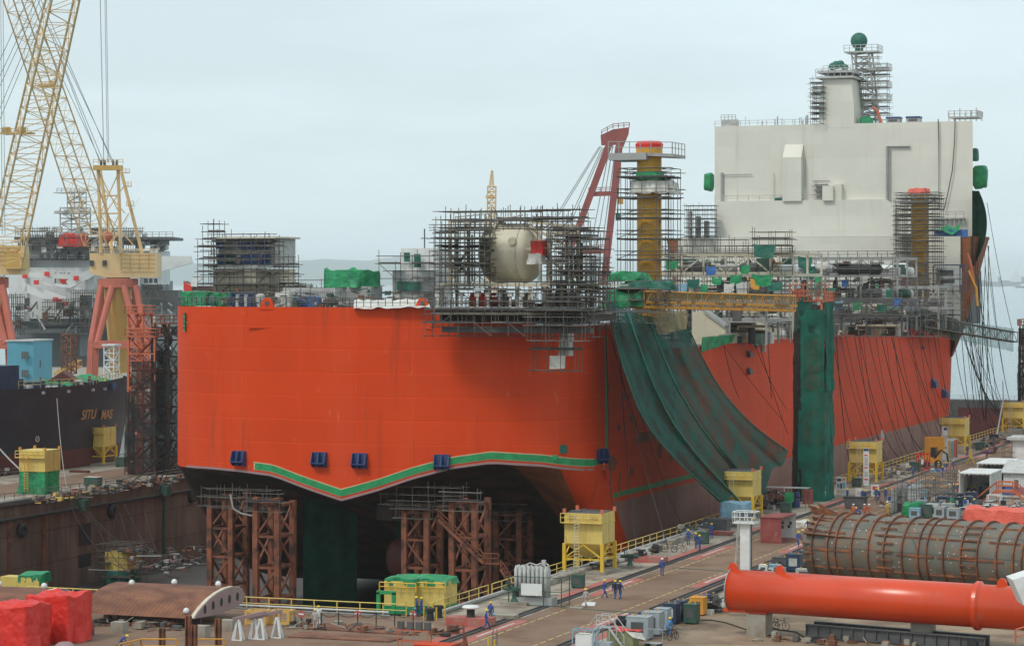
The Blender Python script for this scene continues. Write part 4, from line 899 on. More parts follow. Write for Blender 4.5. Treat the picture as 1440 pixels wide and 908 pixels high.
e = thing('drum_rack', 'blue framed rack of white drums behind the stern rail left of the lifting lug', 'rack', (Bx(335,430,285).x,285,ZD+1))
ZR = ZD+2.0
for k in range(5):
    q = MB(); p = Bx(328+k*6,430,285); q.tube((p.x,285,ZR),(p.x,285,ZR+1.6),.24,10); part('drum', q, M['wpaint' if k%2 else 'bluebox'], e)
q = MB(); p = Bx(324,430,284.6); p2 = Bx(356,430,284.6)
for z in (ZR,ZR+1.7): q.beam((p.x,284.6,z),(p2.x,284.6,z),.12)
for x in (p.x,p2.x): q.beam((x,284.6,ZR),(x,284.6,ZR+1.7),.12)
part('frame', q, M['bluebox'], e)
single('ventilator', MB().lathe((Bx(366,430,282).x,282,ZD),(0,0,1),[(.35,0),(.35,2.6),(.55,2.7),(.55,3.5),(.3,3.7)],12), M['lgrey'], 'white mushroom ventilator left of the left lifting lug', 'ventilator')
# railing round the transom top
q = MB(); pts = [V((XC+BH*t, ysn(t)+.25, ZT)) for t in [(-1+2*i/60) for i in range(60)] if t < .76]
railing(q, pts, 1.1, 1.5, .04); e = single('railing', q, M['scaf'], 'thin steel pipe railing along the top of the orange transom', 'railing')
scaffold('low scaffold fence along the port stern rail', [(V((Bx(252,433,280).x+1,281.5,ZD)), 20, 1.5, 2.9)], seed=35, dens=.75, deckp=.1)
scaffold('scaffold around the sheeted unit right of the blue sheeted deck house', [(V((Bx(393,415,291).x,291,ZD+1)), 4.4, 3, 3.4)], seed=170, bz=1.2)
scaffold('low scaffold behind the pale grey container', [(V((Bx(405,405,294).x,294,ZD+1)), 5.5, 2, 1.4)], seed=171, bz=1)
scaffold('inner scaffold layer of the blue sheeted deck house', [(V((Bx(300,420,290).x,290,ZD)), 6.4, 1.5, 7.8)], seed=172, bz=1.9, deckp=.15, dens=.6)
tb = Bx(455,420,290); e = thing('equipment_skid', 'low grey equipment block carrying the large bright green tent on the stern deck', 'equipment', (tb.x+3,292,ZD)); q = MB(); q.box(tb.x+.2,290.3,ZD,tb.x+6.3,293.8,Bx(452,406,290).z+.3); part('block', q, M['grey'], e); q = MB(); railing(q,[(tb.x,289.9,ZD+1.8),(tb.x+6.6,289.9,ZD+1.8)],1.1,1,.05); part('railing', q, M['scaf'], e)
# white house with green sheets
a = Bx(552,420,296); b = Bx(612,350,296); e = thing('deck_house', 'white boxy deck house with green sheets beside the cream drum module', 'deck house', ((a.x+b.x)/2,298,ZD))
q = MB(); q.box(a.x,296,ZD,b.x,302,Bx(570,380,296).z); part('lower_house', q, M['lgrey'], e)
q = MB(); q.box(Bx(562,370,296).x,296.4,Bx(570,380,296).z,b.x,301,Bx(570,349,296).z); part('upper_house', q, M['wpaint'], e)
for k,(x0,x1,y0,y1) in enumerate(((568,576,355,368),(582,592,357,376),(558,590,396,408))):
    part('green_sheet', sheet(Bx(x0,y0,295.6),Bx(x1,y0,295.6),Bx(x1,y1,295.6),Bx(x0,y1,295.6),6,6,.25,k+3), M['dgtarp'], e)
scaffold('scaffold round the white boxy deck house left of the drum module', [(V((a.x-1,294,ZD)), 6.8, 1.6, 7.4)], seed=36, bz=1.8, dens=.9, deckp=.55)
q = MB(); p = Bx(597,335,298); q.tube((p.x,298,ZD+6),(p.x,298,p.z+1.2),.09,6); q.tube((p.x-.5,298,p.z),(p.x+.5,298,p.z),.06,5); single('pole_aerial', q, M['dgrey'], 'dark aerial pole on the roof of the white boxy deck house', 'aerial')
# green tarpaulins where the gangway lands
single('tarpaulin', drape((Bx(850,430,300).x,300,Bx(850,432,300).z),4.8,4,1.9,41,.4,.4,.4,.4), M['gtarp'], 'bright green tarpaulin at the ship end of the yellow gangway', 'tarpaulin', smooth=True)
single('tarpaulin', drape((Bx(853,395,303).x,303,Bx(853,396,303).z),4.4,4,1.0,42,.4,.4,.6,.3), M['gtarp'], 'bright green tarpaulin draped at the foot of the nearer yellow pedestal', 'tarpaulin', smooth=True)
single('tarpaulin', drape((Bx(875,406,303).x,302,Bx(853,408,303).z),6.5,3,1.0,43,.4,.4,.5,.3), M['dgtarp'], 'dark green sheet slumped between the pedestal foot and the gangway', 'tarpaulin', smooth=True)
scaffold('scaffold platform at the foot of the nearer yellow pedestal', [(V((Bx(845,430,300).x,299.5,24.9)), 7.5, 5, 4.2)], seed=37, bz=1.4, deckp=.5)

# ------------------------------------------------------------------ process modules along the main deck
def truss_frame(mb, x0, x1, y, z0, z1, n, w=.3):
    for k in range(n+1): x = x0+(x1-x0)*k/n; mb.beam((x,y,z0),(x,y,z1),w)
    for k in range(n):
        xa = x0+(x1-x0)*k/n; xb = x0+(x1-x0)*(k+1)/n
        if k % 2: xa, xb = xb, xa
        mb.beam((xa,y,z1),(xb,y,z0),w*.8)
    for z in (z0,z1): mb.beam((x0,y,z),(x1,y,z),w*1.2)
def module(label, x0, x1, y0, y1, z0, levels, seed, light='beige', dens=1.0, mats=('dgrey','grey','lgrey','beige','dgrey','rust','greenp','wpaint')):
    rn = random.Random(seed); e = thing('process_module', label, 'ship module', ((x0+x1)/2,y0,z0), 0, 'process modules on the ship deck')
    nx = max(2, round((x1-x0)/6)); zs = [z0]+list(levels)
    q = MB()
    for yy in (y0,(y0+y1)/2,y1):
        for k in range(nx+1): x = x0+(x1-x0)*k/nx; q.beam((x,yy,z0),(x,yy,zs[-1]),.28)
        for z in levels: q.beam((x0,yy,z),(x1,yy,z),.3,.45)
    for x in (x0,x1):
        for z in levels: q.beam((x,y0,z),(x,y1,z),.3,.45)
    part('frame', q, M[light], e)
    q = MB()
    for z in levels[:-1]: q.box(x0+.2,y0+.2,z-.06,x1-.2,y1-.2,z+.02)
    part('floor_grating', q, M['dgrey'], e)
    q = MB(); z1 = zs[-1]; truss_frame(q, x0, x1, y0-.02, zs[-2]+.3, z1-.2, nx*2, .26); part('truss', q, M[light], e)
    q = MB(); railing(q, [(x0,y0-.1,z1+.1),(x1,y0-.1,z1+.1)], 1.1, 1.6, .05)
    for z in levels[:-1]: railing(q, [(x0,y0-.2,z+.1),(x1,y0-.2,z+.1)], 1.1, 1.6, .045)
    part('railing', q, M['scaf'], e)
    for j, z in enumerate(zs[:-1]):
        hh = zs[j+1]-z-.5; bl = {}
        for k in range(int(16*dens*(x1-x0)/20)):
            m_ = rn.choice(mats); b_ = MB(); x = rn.uniform(x0+.5,x1-1); y = rn.uniform(y0+.3,y0+(y1-y0)*.7); t = rn.random()
            if t < .3: b_.bxc(x,y,z+.05,rn.uniform(.7,2.2),rn.uniform(.7,2),min(hh,rn.uniform(.7,2.6)))
            elif t < .5: b_.lathe((x,y,z+rn.uniform(.6,1.2)),(1,0,0),[(.1,0),(.6,.15),(.75,.4),(.75,2.6),(.6,2.85),(.1,3)],12)
            elif t < .65: b_.lathe((x,y,z),(0,0,1),[(.5,0),(.5,hh*.8),(.2,hh*.95)],10)
            else:
                zz_ = z+rn.uniform(.6,hh); r_ = rn.uniform(.1,.3); l_ = rn.uniform(3,min(12,x1-x0)); xa = max(x0+.2,x-l_/2); xb = min(x1-.2,x+l_/2)
                b_.path([(xa,y,zz_-rn.uniform(.3,1)),(xa,y,zz_),(xb,y,zz_),(xb,y,zz_-rn.uniform(.3,1.2))], r_, 6)
            part('machinery', b_, M[m_], e)
    return e
zt = lambda py, yc: HC-(py-HY)*yc/F
# positions: rear to front, port to starboard
module('cream truss module with white roof deck right of the nearer yellow pedestal', Bx(928,400,372).x, Bx(1115,400,372).x, 372, 390, ZM, (27.5,31,34.2), 51, 'beige', 1.7)
module('grey pipe rack module half hidden under the front of the white accommodation block', Bx(1110,400,430).x, Bx(1262,400,430).x, 430, 446, ZM, (27,31,34), 52, 'grey', 1.5)
module('low cream module with white drums in front of the truss module', Bx(940,420,345).x+3, Bx(1105,420,350).x-2, 347, 360, ZM-.2, (24.5,27.0), 53, 'grey', 2.2)
module('low grey module amid green sheets right of the green wrapped tower', Bx(1165,420,400).x, Bx(1300,420,400).x-4, 402, 416, ZM-.2, (24.5,27.0), 54, 'dgrey', 2.4)
module('cluttered pipe module near the foot of the farther yellow pedestal', Bx(1190,400,470).x, Bx(1335,400,470).x-2, 470, 484, ZM-.2, (25,29), 55, 'grey', 1.8)
q = MB(); q.lathe(Bx(1180,379,425),(1,0,0),[(.1,-.6),(.9,0),(.9,7),(.1,7.6)],14); single('black_pipe_spool', q, M['black'], 'thick black pipe lying high on the pipe rack below the white block', 'pipe')
q = MB(); q.lathe(Bx(1092,376,425),(1,0,0),[(.5,0),(.65,.1),(.65,7),(.9,7.1),(.9,9),(.4,9.3)],14); single('white_vessel', q, M['wpaint'], 'pale cylindrical vessel on the deck right of the truss module', 'vessel')
scaffold('scaffold tower against the left edge of the white accommodation block', [(V((Bx(963,345,505).x,505,Bx(963,345,505).z)), 5.6, 4, 7.2)], seed=61, bz=1.8)
q = MB()
for k in range(3): x = Bx(970+k*12,340,509).x; q.tube((x,509,33),(x,509,44.5-k),.6,8)
single('vent_pipe_cluster', q, M['lgrey'], 'cluster of grey vent pipes inside the scaffold left of the white block', 'pipes')
scaffold('scaffold platform on the roof of the cream truss module', [(V((Bx(1058,350,368).x,368,34.2)), 5, 4, 2.2)], seed=62, bz=1.1)
scaffold('scaffold tower left of the far yellow pedestal against the white block', [(V((Bx(1257,360,503).x,503,28)), 3.5, 4, 17)], seed=63, bz=1.9)
scaffold('scaffold run along the roof of the truss module', [(V((Bx(930,372,369).x,368,34.3)), 13, 3, 1.0)], seed=64, deckp=.2)
scaffold('scaffold grid in front of the truss module', [(V((Bx(925,412,366).x,366,22)), 19, 2, 8)], seed=65, deckp=.35, dens=.85)
scaffold('scaffold grid in front of the grey pipe rack module', [(V((Bx(1100,412,424).x,424,22)), 19, 2, 11)], seed=66, deckp=.35, dens=.9)
scaffold('scaffold grid amid the clutter right of the green wrapped tower', [(V((Bx(1170,450,398).x,398,ZM)), 17, 2, 5)], seed=67, deckp=.35, dens=.75)
scaffold('scaffold grid at the foot of the farther yellow pedestal', [(V((Bx(1262,430,482).x,482,ZM)), 12, 2.5, 9)], seed=68, deckp=.4, dens=.85)
scaffold('scaffold on the mast left of the white funnel', [(V((Bx(1139,172,513).x,513.5,ztop)), 2.6, 2, 8.6)], seed=69, mt='wscaf', bz=1.2)
scaffold('scaffold round the lattice mast right of the white funnel', [(V((m0.x-2.2,m0.y-3,ztop)), 4.6, 1.5, 14)], seed=70, mt='wscaf', bz=1.3, dens=1, deckp=.7)
scaffold('second scaffold layer behind the lattice mast', [(V((m0.x-1.6,m0.y+2,ztop)), 5.0, 2, 12)], seed=173, mt='wscaf', bz=1.3, deckp=.7)
scaffold('darker scaffold over the left flank of the white funnel', [(V((Bx(1143,172,511).x,511,ztop)), 2.2, 3, 7.5)], seed=174, bz=1.1, deckp=.6)
q = MB(); p = A(1234,150,YA+3); p2 = A(1240,172,YA+3); q.path([(p.x-1,p.y,p.z),(p.x,p.y,p.z-1),(p2.x,p2.y,ztop)],.3,6); single('hose', q, M['osteel'], 'orange hose at the foot of the lattice mast', 'hose')
single('tarpaulin', drape((A(1205,176).x,YA+2,ztop),2.6,2,1.2,71,.2,.4,.4,.1), M['gtarp'], 'green sheet at the foot of the lattice mast', 'tarpaulin', smooth=True)
single('tarpaulin', drape((A(1092,285).x,YA-1.2,zt_),4.6,1,.6,72,.2,.4,.3,.1), M['dgtarp'], 'dark green sheet on the ledge halfway up the white accommodation block', 'tarpaulin', smooth=True)
scaffold('small white scaffold on the ledge halfway up the accommodation block', [(V((A(1148,283).x,YA-1.4,zt_)), 2.4, 1.2, 3)], seed=73, mt='wscaf', bz=1)
for k,(px,py,Y,w_,h_,m_,l_) in enumerate(((1075,356,367,3.4,1.4,'dgtarp','dark green sheet hung on the scaffold platform above the truss module'),(1132,372,423,2.6,1.5,'dgtarp','dark green sheet hung right of the truss module, upper of two'),(1138,386,423,2.0,1.6,'dgtarp','dark green sheet hung right of the truss module, lower of two'),(1072,396,365,3.2,1.2,'gtarp','bright green sheet in the middle of the truss module'),(1008,396,365,1.6,.8,'gtarp','small bright green sheet low in the truss module'),(1205,385,468,2.6,1.6,'dgtarp','dark green sheet beneath the thick black pipe'),(1238,402,468,1.6,1.6,'gtarp','bright green sheet hanging left of the red and white awning'),(1062,401,365,1.5,1.1,'orm','yellow sheet low in the truss module'))):
    p = Bx(px,py,Y); single('hung_sheet', sheet(p+V((-w_/2,0,h_)),p+V((w_/2,0,h_*.9)),p+V((w_/2*.8,0,-h_*.5)),p+V((-w_/2*.9,0,-h_*.3)),10,6,.3,k+80,.2), M[m_], l_, 'sheet')
for k,(px,py,w_,d_,h_,m_,l_,X) in enumerate(((1172,442,6,5,1.2,'gtarp','bright green sheet spread over gear right of the green wrapped tower',-102),(1200,446,3.4,3,1.9,'gtarp','crumpled bright green sheet near the deck edge under the dark grey chute',-101),(1215,432,4.4,4,.9,'gtarp','thin bright green sheet streaming over the clutter farther forward',-104),(1233,452,4.5,3,1.4,'dgtarp','dark teal sheet bundle at the deck edge right of the pale chocks',-99),(1326,444,3,3,2.2,'gtarp','green sheet bundle in the corner at the foot of the rusty bow',-101),(1330,410,5,3,1.4,'gtarp','green sheet on the ledge left of the rusty bow flare',-101),(1218,416,4,3,1.4,'wtarp','off-white cloth flung over the deck clutter left of the awning',-103),(1012,462,6.5,5,1.7,'wtarp','white plastic sheeting over gear behind the pale chocks',-104),(1196,464,2.2,3,1.0,'wtarp','white cloth bundle at the deck edge beside the teal bundle',-99))):
    p = onX(px,py,X); single('tarpaulin', drape((p.x-w_*.5,p.y,max(ZM-.1,p.z-h_)),w_*.7,d_,h_,90+k,.4,.45,.6,.3), M[m_], l_, 'tarpaulin', smooth=True)
rr = random.Random(19); hues = ['gtarp','dgtarp','btarp','wtarp','gtarp','dgtarp','lbtarp']
places = [(945,372),(975,398),(1000,380),(1025,404),(1048,378),(1090,402),(1120,404),(1150,392),(1170,410),(1188,398),(1215,392),(1228,380),(1250,412),(1180,428),(1205,430),(1240,432),(1262,424),(1160,372),(990,405),(1110,385),(960,404),(1035,392)]
cn_ = dict(gtarp='bright green',dgtarp='dark green',btarp='blue',wtarp='off-white',lbtarp='pale blue')
for k,(px,py) in enumerate(places):
    h_ = hues[k%7]; Y = 365 if px < 1110 else (422 if px < 1165 else 399 if py > 405 else 428); p = Bx(px,py,Y); w_ = rr.uniform(.8,2.2)
    single('hung_sheet', sheet(p+V((-w_/2,0,.6)),p+V((w_/2,0,.7)),p+V((w_/2,0,-.5)),p+V((-w_/2,0,-.7)),6,5,.3,k+120,.15), M[h_], cn_[h_]+' scrap of sheet tied among the pipes of the ship deck modules', 'sheet', 'small '+cn_[h_]+' sheets among the deck modules')
p = onX(1300,412,-103); e = single('awning', sheet(p+V((-1.2,0,2.2)),p+V((3.4,0,2.2)),p+V((4.6,-1,-1.8)),p+V((.2,-1,-2.2)),16,8,1.2,95), M['wtarp'], 'red and white striped awning cloth collapsed before the farther yellow pedestal', 'awning')
p = onX(1272,408,-103); single('red_sheet', sheet(p+V((-.6,0,2.2)),p+V((1.4,0,2.4)),p+V((1.2,0,-1.6)),p+V((-.8,0,-1.4)),8,8,.5,97), M['red'], 'red sheet hanging at the left of the collapsed white awning', 'sheet')
q = MB()
for k in range(4): a_ = onX(1289+k*6,398+k*1.5,-102.7); b_ = onX(1297+k*6,418+k*2,-102.7); q.path([a_,(a_+b_)/2+V((.5,-1,.4)),b_], .16, 4)
single('awning_stripes', q, M['red'], 'red stripes edging the collapsed white awning', 'awning')
q = MB(); pa = onY(1327,377,498); pb = onY(1341,398,498)
e = thing('white_cabin', 'white framed equipment cabin with dark windows and blue legs left of the rusty bow', 'cabin', (pa.x,498,pb.z))
q.cur = 0; q.box(pa.x-1.6,498,pb.z-.3,pb.x+1.0,501,pa.z); cb_ = part('cabin', q, M['wpaint'], e); q = MB()
q.box(pa.x-1.0,497.95,pb.z+1.4,pb.x,498.02,pa.z-.4); part('window', q, M['dgrey'], cb_); q = MB(); q.box(pa.x-1.2,497.95,pb.z,pb.x+.2,498.02,pb.z+.9); part('window', q, M['dgrey'], cb_)
q = MB()
for x in (pa.x-1.9,pb.x+1.3,pb.x+2.4): q.beam((x,497.8,pb.z-2),(x,497.8,pa.z+.6),.22)
q.beam((pa.x-1.9,497.8,pa.z+.6),(pb.x+2.4,497.8,pa.z+.6),.22); part('frame', q, M['bluebox'], e)

for k,(x0,y0,X_,w_,d_,h_,l_) in enumerate(((935,440,-101,10,3,5,'scaffold grid just above the yellow gangway near the pedestal'),(1010,445,-101,10,3,5,'scaffold grid above the middle of the yellow gangway'),(1175,440,-101,12,3,5,'scaffold grid at deck level beyond the green wrapped tower'),(1240,440,-101,9,3,5,'scaffold grid at deck level below the farther yellow pedestal'))):
    p = onX(x0,y0,X_); scaffold(l_, [(V((X_-w_,p.y,ZM)), w_, d_, h_)], seed=150+k, bz=1.4, dens=.9, deckp=.45)
scaffold('dark scaffold band tight under the lower edge of the white accommodation block', [(V((Bx(1100,360,509).x,508,31.5)), 21, 2, 3.4)], seed=160, bz=1.1, deckp=.9)
scaffold('dark scaffold filling between the truss module and the white block', [(V((Bx(935,380,400).x,400,26)), 21, 3, 8)], seed=161, bz=1.6, deckp=.8)
scaffold('dark scaffold filling between the pipe rack and the white block', [(V((Bx(1100,380,455).x,455,24)), 26, 3, 9)], seed=162, bz=1.6, deckp=.8)
# pale bulwark fittings at the deck edge
ch = thing('deck_edge_chock', 'pale cream winch seats and chocks along the starboard deck edge beside the green net', 'deck fittings', (XS-1, 350, ZM-.1))
u0 = onX(1008,484,XS); u1 = onX(1112,472,XS)
q = MB(); q.box(XS-.5,u0.y+1,ZM-.1,XS-.02,u1.y+6,ZM+1.4); part('bulwark', q, M['beige'], ch)
for px in (1022,1060,1084):
    u = onX(px,470,XS); q = MB(); q.ext([(XS-.3,u.y,ZM-.1),(XS-.3,u.y,ZM+2.4),(XS-3.2,u.y,ZM+4.4),(XS-5,u.y,ZM+4.4),(XS-5,u.y,ZM-.1)],(0,5.5 if px==1060 else 1.5,0)); part('winch_seat', q, M['beige'], ch)
    q = MB(); q.ext([(XS-.25,u.y-.3,ZM+2.2),(XS-.2,u.y-.3,ZM+2.6),(XS-3.2,u.y-.3,ZM+4.7),(XS-3.2,u.y-.3,ZM+4.3)],(0,2.4,0)); part('chute_plate', q, M['grey'], ch)
u = onX(1062,476,XS); q = MB(); q.path([(XS+.1,u.y-1.2,u.z+.3),(XS+.9,u.y-1.0,u.z-.1),(XS+1.2,u.y,u.z-.9),(XS+1.2,u.y+.1,u.z-1.9)],.42,8); part('overboard_pipe', q, M['lgrey'], ch)
q = MB(); q.path([(XS+.3,u.y+(k-4)*.8,u.z+.6-1.8*math.sin(math.pi*k/8)) for k in range(9)],.12,5); part('chute_rim', q, M['dgrey'], ch)
q = MB(); q.ext([(XS-.05,u.y-3.2,u.z+.7),(XS-.05,u.y+3.2,u.z+.7),(XS-.05,u.y+1.6,u.z-1.0),(XS-.05,u.y-1.6,u.z-1.0)],(.15,0,0)); part('chute_apron', q, M['beige'], ch)
ch = thing('deck_edge_chock', 'pale grey chocks along the starboard deck edge beyond the green wrapped tower', 'deck fittings', (XS-1, 410, ZM-.1))
u0 = onX(1170,466,XS); u1 = onX(1262,460,XS); q = MB(); q.box(XS-.6,u0.y,ZM-.1,XS-.02,u1.y,ZM+1.7); part('bulwark', q, M['lgrey'], ch)
q = MB(); u = onX(1203,455,XS); q.ext([(XS-.2,u.y,ZM+1.6),(XS-2.6,u.y,ZM+4.2),(XS-4,u.y,ZM+4.2),(XS-4,u.y,ZM)],(0,4,0)); part('chute_plate', q, M['dgrey'], ch)
for k in range(16): u = u0.y+(u1.y-u0.y)*k/16; q = MB(); q.box(XS-.02,u,ZM,XS+.12,u+.3,ZM+1.5); part('stiffener', q, M['lgrey'], ch)
u = onX(1262,462,XS); q = MB(); q.path([(XS-1,u.y-5,ZM+1.6),(XS+.3,u.y-3,ZM+1.4),(XS+.5,u.y,ZM+.2),(XS+.5,u.y+.5,ZM-1)],.35,7); single('hose', q, M['gtarp'], 'thick green hose bending over the deck edge near the bow', 'hose')
p0 = onX(984,470,XS); single('hung_sheet', sheet((XS+.3,p0.y,22.6),(XS+.3,onX(1032,466,XS).y,22.6),(XS+.3,onX(1028,474,XS).y,21.6),(XS+.3,p0.y,20.6),16,6,.3,99), M['gtarp'], 'bright green sheet hung over the deck edge just right of the big sloping net', 'sheet')
heap('deck_clutter', 'tangle of hoses and boxes strewn along the starboard deck edge beside the chocks', 'deck gear', (XS-5,372,ZM-.05), 7, 46, 2.2, 240, ['dgrey','lgrey','wtarp','scaf','greenp'], 5, long=1.6)
heap('deck_clutter', 'tangle of pipes and boxes on deck right of the green wrapped tower', 'deck gear', (XS-5,440,ZM-.05), 7, 60, 2.6, 260, ['dgrey','lgrey','rust','scaf','wtarp'], 6, long=1.6)
heap('deck_clutter', 'dark tangle of gear on the stern deck below the blue sheeted deck house', 'deck gear', (-133,286,26.4), 24, 4, 2.4, 240, ['dgrey','lgrey','rust','scaf','greenp'], 7, long=1.4)

# ------------------------------------------------------------------ scene right: nets, gangways, access towers
# big sloping debris net between the ship's side and the quay
def bign(u, v):
    TL, TR = (849,418), (962,446)
    L_ = [(849,418),(862,470),(880,530),(905,590),(948,645),(1010,702)]
    Rr = [(958,440),(985,500),(1018,555),(1062,602),(1108,636)]
    def ev(c, v):
        x = v*(len(c)-1); i = min(int(x), len(c)-2); f = x-i
        p0 = c[max(i-1,0)]; p1 = c[i]; p2 = c[i+1]; p3 = c[min(i+2,len(c)-1)]
        return tuple(.5*((2*p1[k])+(-p0[k]+p2[k])*f+(2*p0[k]-5*p1[k]+4*p2[k]-p3[k])*f*f+(-p0[k]+3*p1[k]-3*p2[k]+p3[k])*f**3) for k in (0,1))
    a = ev(L_, v); b = ev(Rr, v); px = a[0]+(b[0]-a[0])*u; py = a[1]+(b[1]-a[1])*u
    py += (14*math.sin(math.pi*u)*(1-v)**2 if v < .5 else 0)+(v**3)*(38*(u*(1-u))*3+8*math.sin(u*22)-4*math.sin(u*9))
    X = -95.2+9.5*v**1.2+.38*math.sin(u*17+v*3)*(.3+.4*v)+.16*math.sin(u*39+1+v*2)+.4*mnoise.noise(V((u*5,v*3,2)))
    return onX(px, py, X)
q = MB(); q.grid(bign, 110, 44); single('debris_net', q, M['net'], 'vast dark green debris net sloping from the ship down to the quay', 'net', smooth=True)
for k,u in enumerate((0,.29,.55,1)):
    q = MB(); q.path([bign(u,v/20)+V((.12,0,.02)) for v in range(21)], .10 if u in (0,1) else .14, 5)
    single('net_seam', q, M['dgtarp'], 'dark seam rope running down the vast sloping green net', 'rope', 'seam ropes of the sloping net')
single('debris_net', sheet(onX(912,436,-92),onX(968,436,-91),onX(966,462,-90),onX(930,470,-91),16,8,.5,3), M['rnet'], 'small pale rope net hanging from the yellow gangway above the vast green net', 'net')
# yellow gangway
g0 = onX(899,421,-95.5); g1 = onX(1112,431,-83.5); g1.z = g0.z-.7
gw = thing('gangway', 'long yellow lattice gangway from the stern quarter to the green wrapped tower', 'gangway', g0)
q = MB(); lattice(q, g0, g1, 1.6, 2.0, 22, .11, .07); part('lattice', q, M['orm'], gw)
q = MB(); d_ = (g1-g0).normalized(); q.beam(g0-V((0,0,.85)), g1-V((0,0,.85)), 1.5, .22); q.beam(g0+V((.85,0,-.3)), g1+V((.85,0,-.3)), .15, .3); part('deck', q, M['orm'], gw)
q = sheet(g0+V((.9,0,1.0)), g1+V((.9,0,1.0)), g1+V((.9,0,-.7)), g0+V((.9,0,-.7)), 60, 4, .25, 5); part('safety_net', q, M['rnet'], gw)
single('green_netting', sheet(Bx(897,412,312),Bx(1085,416,345),Bx(1085,421,345),Bx(897,420,312),40,3,.3,6), M['dgtarp'], 'low strip of dark green netting above the yellow gangway', 'net')

def tower(label, cx, cy, z0, z1, w, d, steel, nets, seed, cat='tower'):
    rn = random.Random(seed); e = thing('access_tower', label, cat, (cx,cy,z0)); q = MB(); n = max(3,round((z1-z0)/2.6)); dz = (z1-z0)/n
    for (x,y) in ((-w/2,-d/2),(w/2,-d/2),(w/2,d/2),(-w/2,d/2)): q.beam((cx+x,cy+y,z0),(cx+x,cy+y,z1),.28)
    for k in range(n+1):
        z = z0+k*dz; c4 = [(cx-w/2,cy-d/2),(cx+w/2,cy-d/2),(cx+w/2,cy+d/2),(cx-w/2,cy+d/2)]
        for a,b in zip(c4,c4[1:]+c4[:1]):
            q.beam((*a,z),(*b,z),.18)
            if k < n: q.beam((*a,z),(*b,z+dz),.12) if k%2 else q.beam((*b,z),(*a,z+dz),.12)
    part('frame', q, M[steel], e); q = MB()
    for k in range(n):
        z = z0+k*dz; s_ = 1 if k%2 else -1; q.beam((cx-s_*w*.35,cy,z),(cx+s_*w*.35,cy,z+dz),.8,.15); q.box(cx-w/2,cy-d/2,z+dz-.05,cx-w*.3,cy+d/2,z+dz); q.box(cx+w*.3,cy-d/2,z+dz-.05,cx+w/2,cy+d/2,z+dz)
    part('stair', q, M[steel], e); q = MB()
    railing(q, [(cx-w/2-.4,cy-d/2-.4,z1),(cx+w/2+.4,cy-d/2-.4,z1),(cx+w/2+.4,cy+d/2+.4,z1),(cx-w/2-.4,cy+d/2+.4,z1),(cx-w/2-.4,cy-d/2-.4,z1)],1.2,1.1,.07); q.box(cx-w/2-.4,cy-d/2-.4,z1-.1,cx+w/2+.4,cy+d/2+.4,z1); part('platform', q, M[steel], e)
    for k,(m_,x0,x1,t0,t1,side,sd_) in enumerate(nets):
        za = z0+(z1-z0)*t0; zb_ = z0+(z1-z0)*t1; rnx = rn.uniform(0,9)
        if side == 'f': pa,pb = (cx+x0,cy-d/2-.35,zb_),(cx+x1,cy-d/2-.35,zb_); pc,pd = (cx+x1+.2,cy-d/2-.5,za),(cx+x0-.2,cy-d/2-.5,za)
        elif side == 'r': pa,pb = (cx+w/2+.35,cy+x0,zb_),(cx+w/2+.35,cy+x1,zb_); pc,pd = (cx+w/2+.5,cy+x1,za),(cx+w/2+.5,cy+x0,za)
        elif side == 'l': pa,pb = (cx-w/2-.35,cy+x1,zb_),(cx-w/2-.35,cy+x0,zb_); pc,pd = (cx-w/2-.5,cy+x0,za),(cx-w/2-.5,cy+x1,za)
        part('net', sheet(pa,pb,pc,pd,26,60,.38,seed+k*3,0,1.6), M[m_], e, smooth=True)
    return e
tx = G(1141,703); 
tower('tall quayside access tower wrapped in bright dark green netting', -84.6, 345.2, 0, 27.4, 3.6, 5.2, 'osteel',
      [('net2',-1.25,2.2,0,.955,'f',3),('net2',-2.8,2.8,0,.93,'r',4),('bnet',-2.0,-1.1,0,.86,'f',9),('net2',-2.6,2.6,.55,.99,'r',12),('net',-1.8,.6,.84,1.02,'f',15),('bnet',-2.6,2.6,0,.85,'l',17)], 101)
e = thing('loading_platform', 'orange railed landing with pale green mesh on top of the green wrapped tower', 'platform', (-84.6,345,27.4))
q = MB()
for k in range(6): q.beam((-87+k*.9,342.2,27.5),(-86+k*.9,342.4,30.2-.2*(k%2)),.1)
railing(q,[(-87.2,342,27.9),(-82.2,342,27.9)],1.7,.9,.07); part('railing', q, M['osteel'], e)
part('mesh', sheet((-84.6,341.9,29.8),(-82.2,341.9,29.8),(-82.2,341.9,27.9),(-84.6,341.9,27.9),8,4,.1,4), M['gnet'], e)
# pale tower on the west side, dark netted, with orange steel top
p = G(212,670); tp_ = D(209,660,400); tower('dark netted access tower with orange steel at the port quarter of the ship', tp_.x, tp_.y, 0, 21.5, 4.6, 4.5, 'osteel',
      [('bnet',-1.6,2.6,.0,.82,'f',3),('bnet',-2.6,2.6,.0,.9,'r',5),('bnet',-2.6,-1.0,.0,.6,'f',8)], 102)
tp_ = D(235,660,400); tower('narrow dark netted shaft beside the port corner of the ship', tp_.x, tp_.y, 0, 23.5, 2.4, 3.5, 'rsteel', [('bnet',-1.6,1.6,0,.98,'f',4),('bnet',-1.8,1.8,0,.98,'r',6)], 103)
tp_ = D(197,660,405); tower('open orange steel stair tower left of the dark netted tower', tp_.x, tp_.y, 0, 25, 2.6, 3, 'osteel', [], 104)
tp = D(1433,457,527)
tower('dark netted tower at the right edge beyond the yellow hoppers', -84.2, 531, 0, tp.z, 4.2, 4, 'osteel', [('bnet',-2.3,2.3,0,.97,'f',4),('bnet',-2.3,2.3,0,.97,'l',6)], 105)
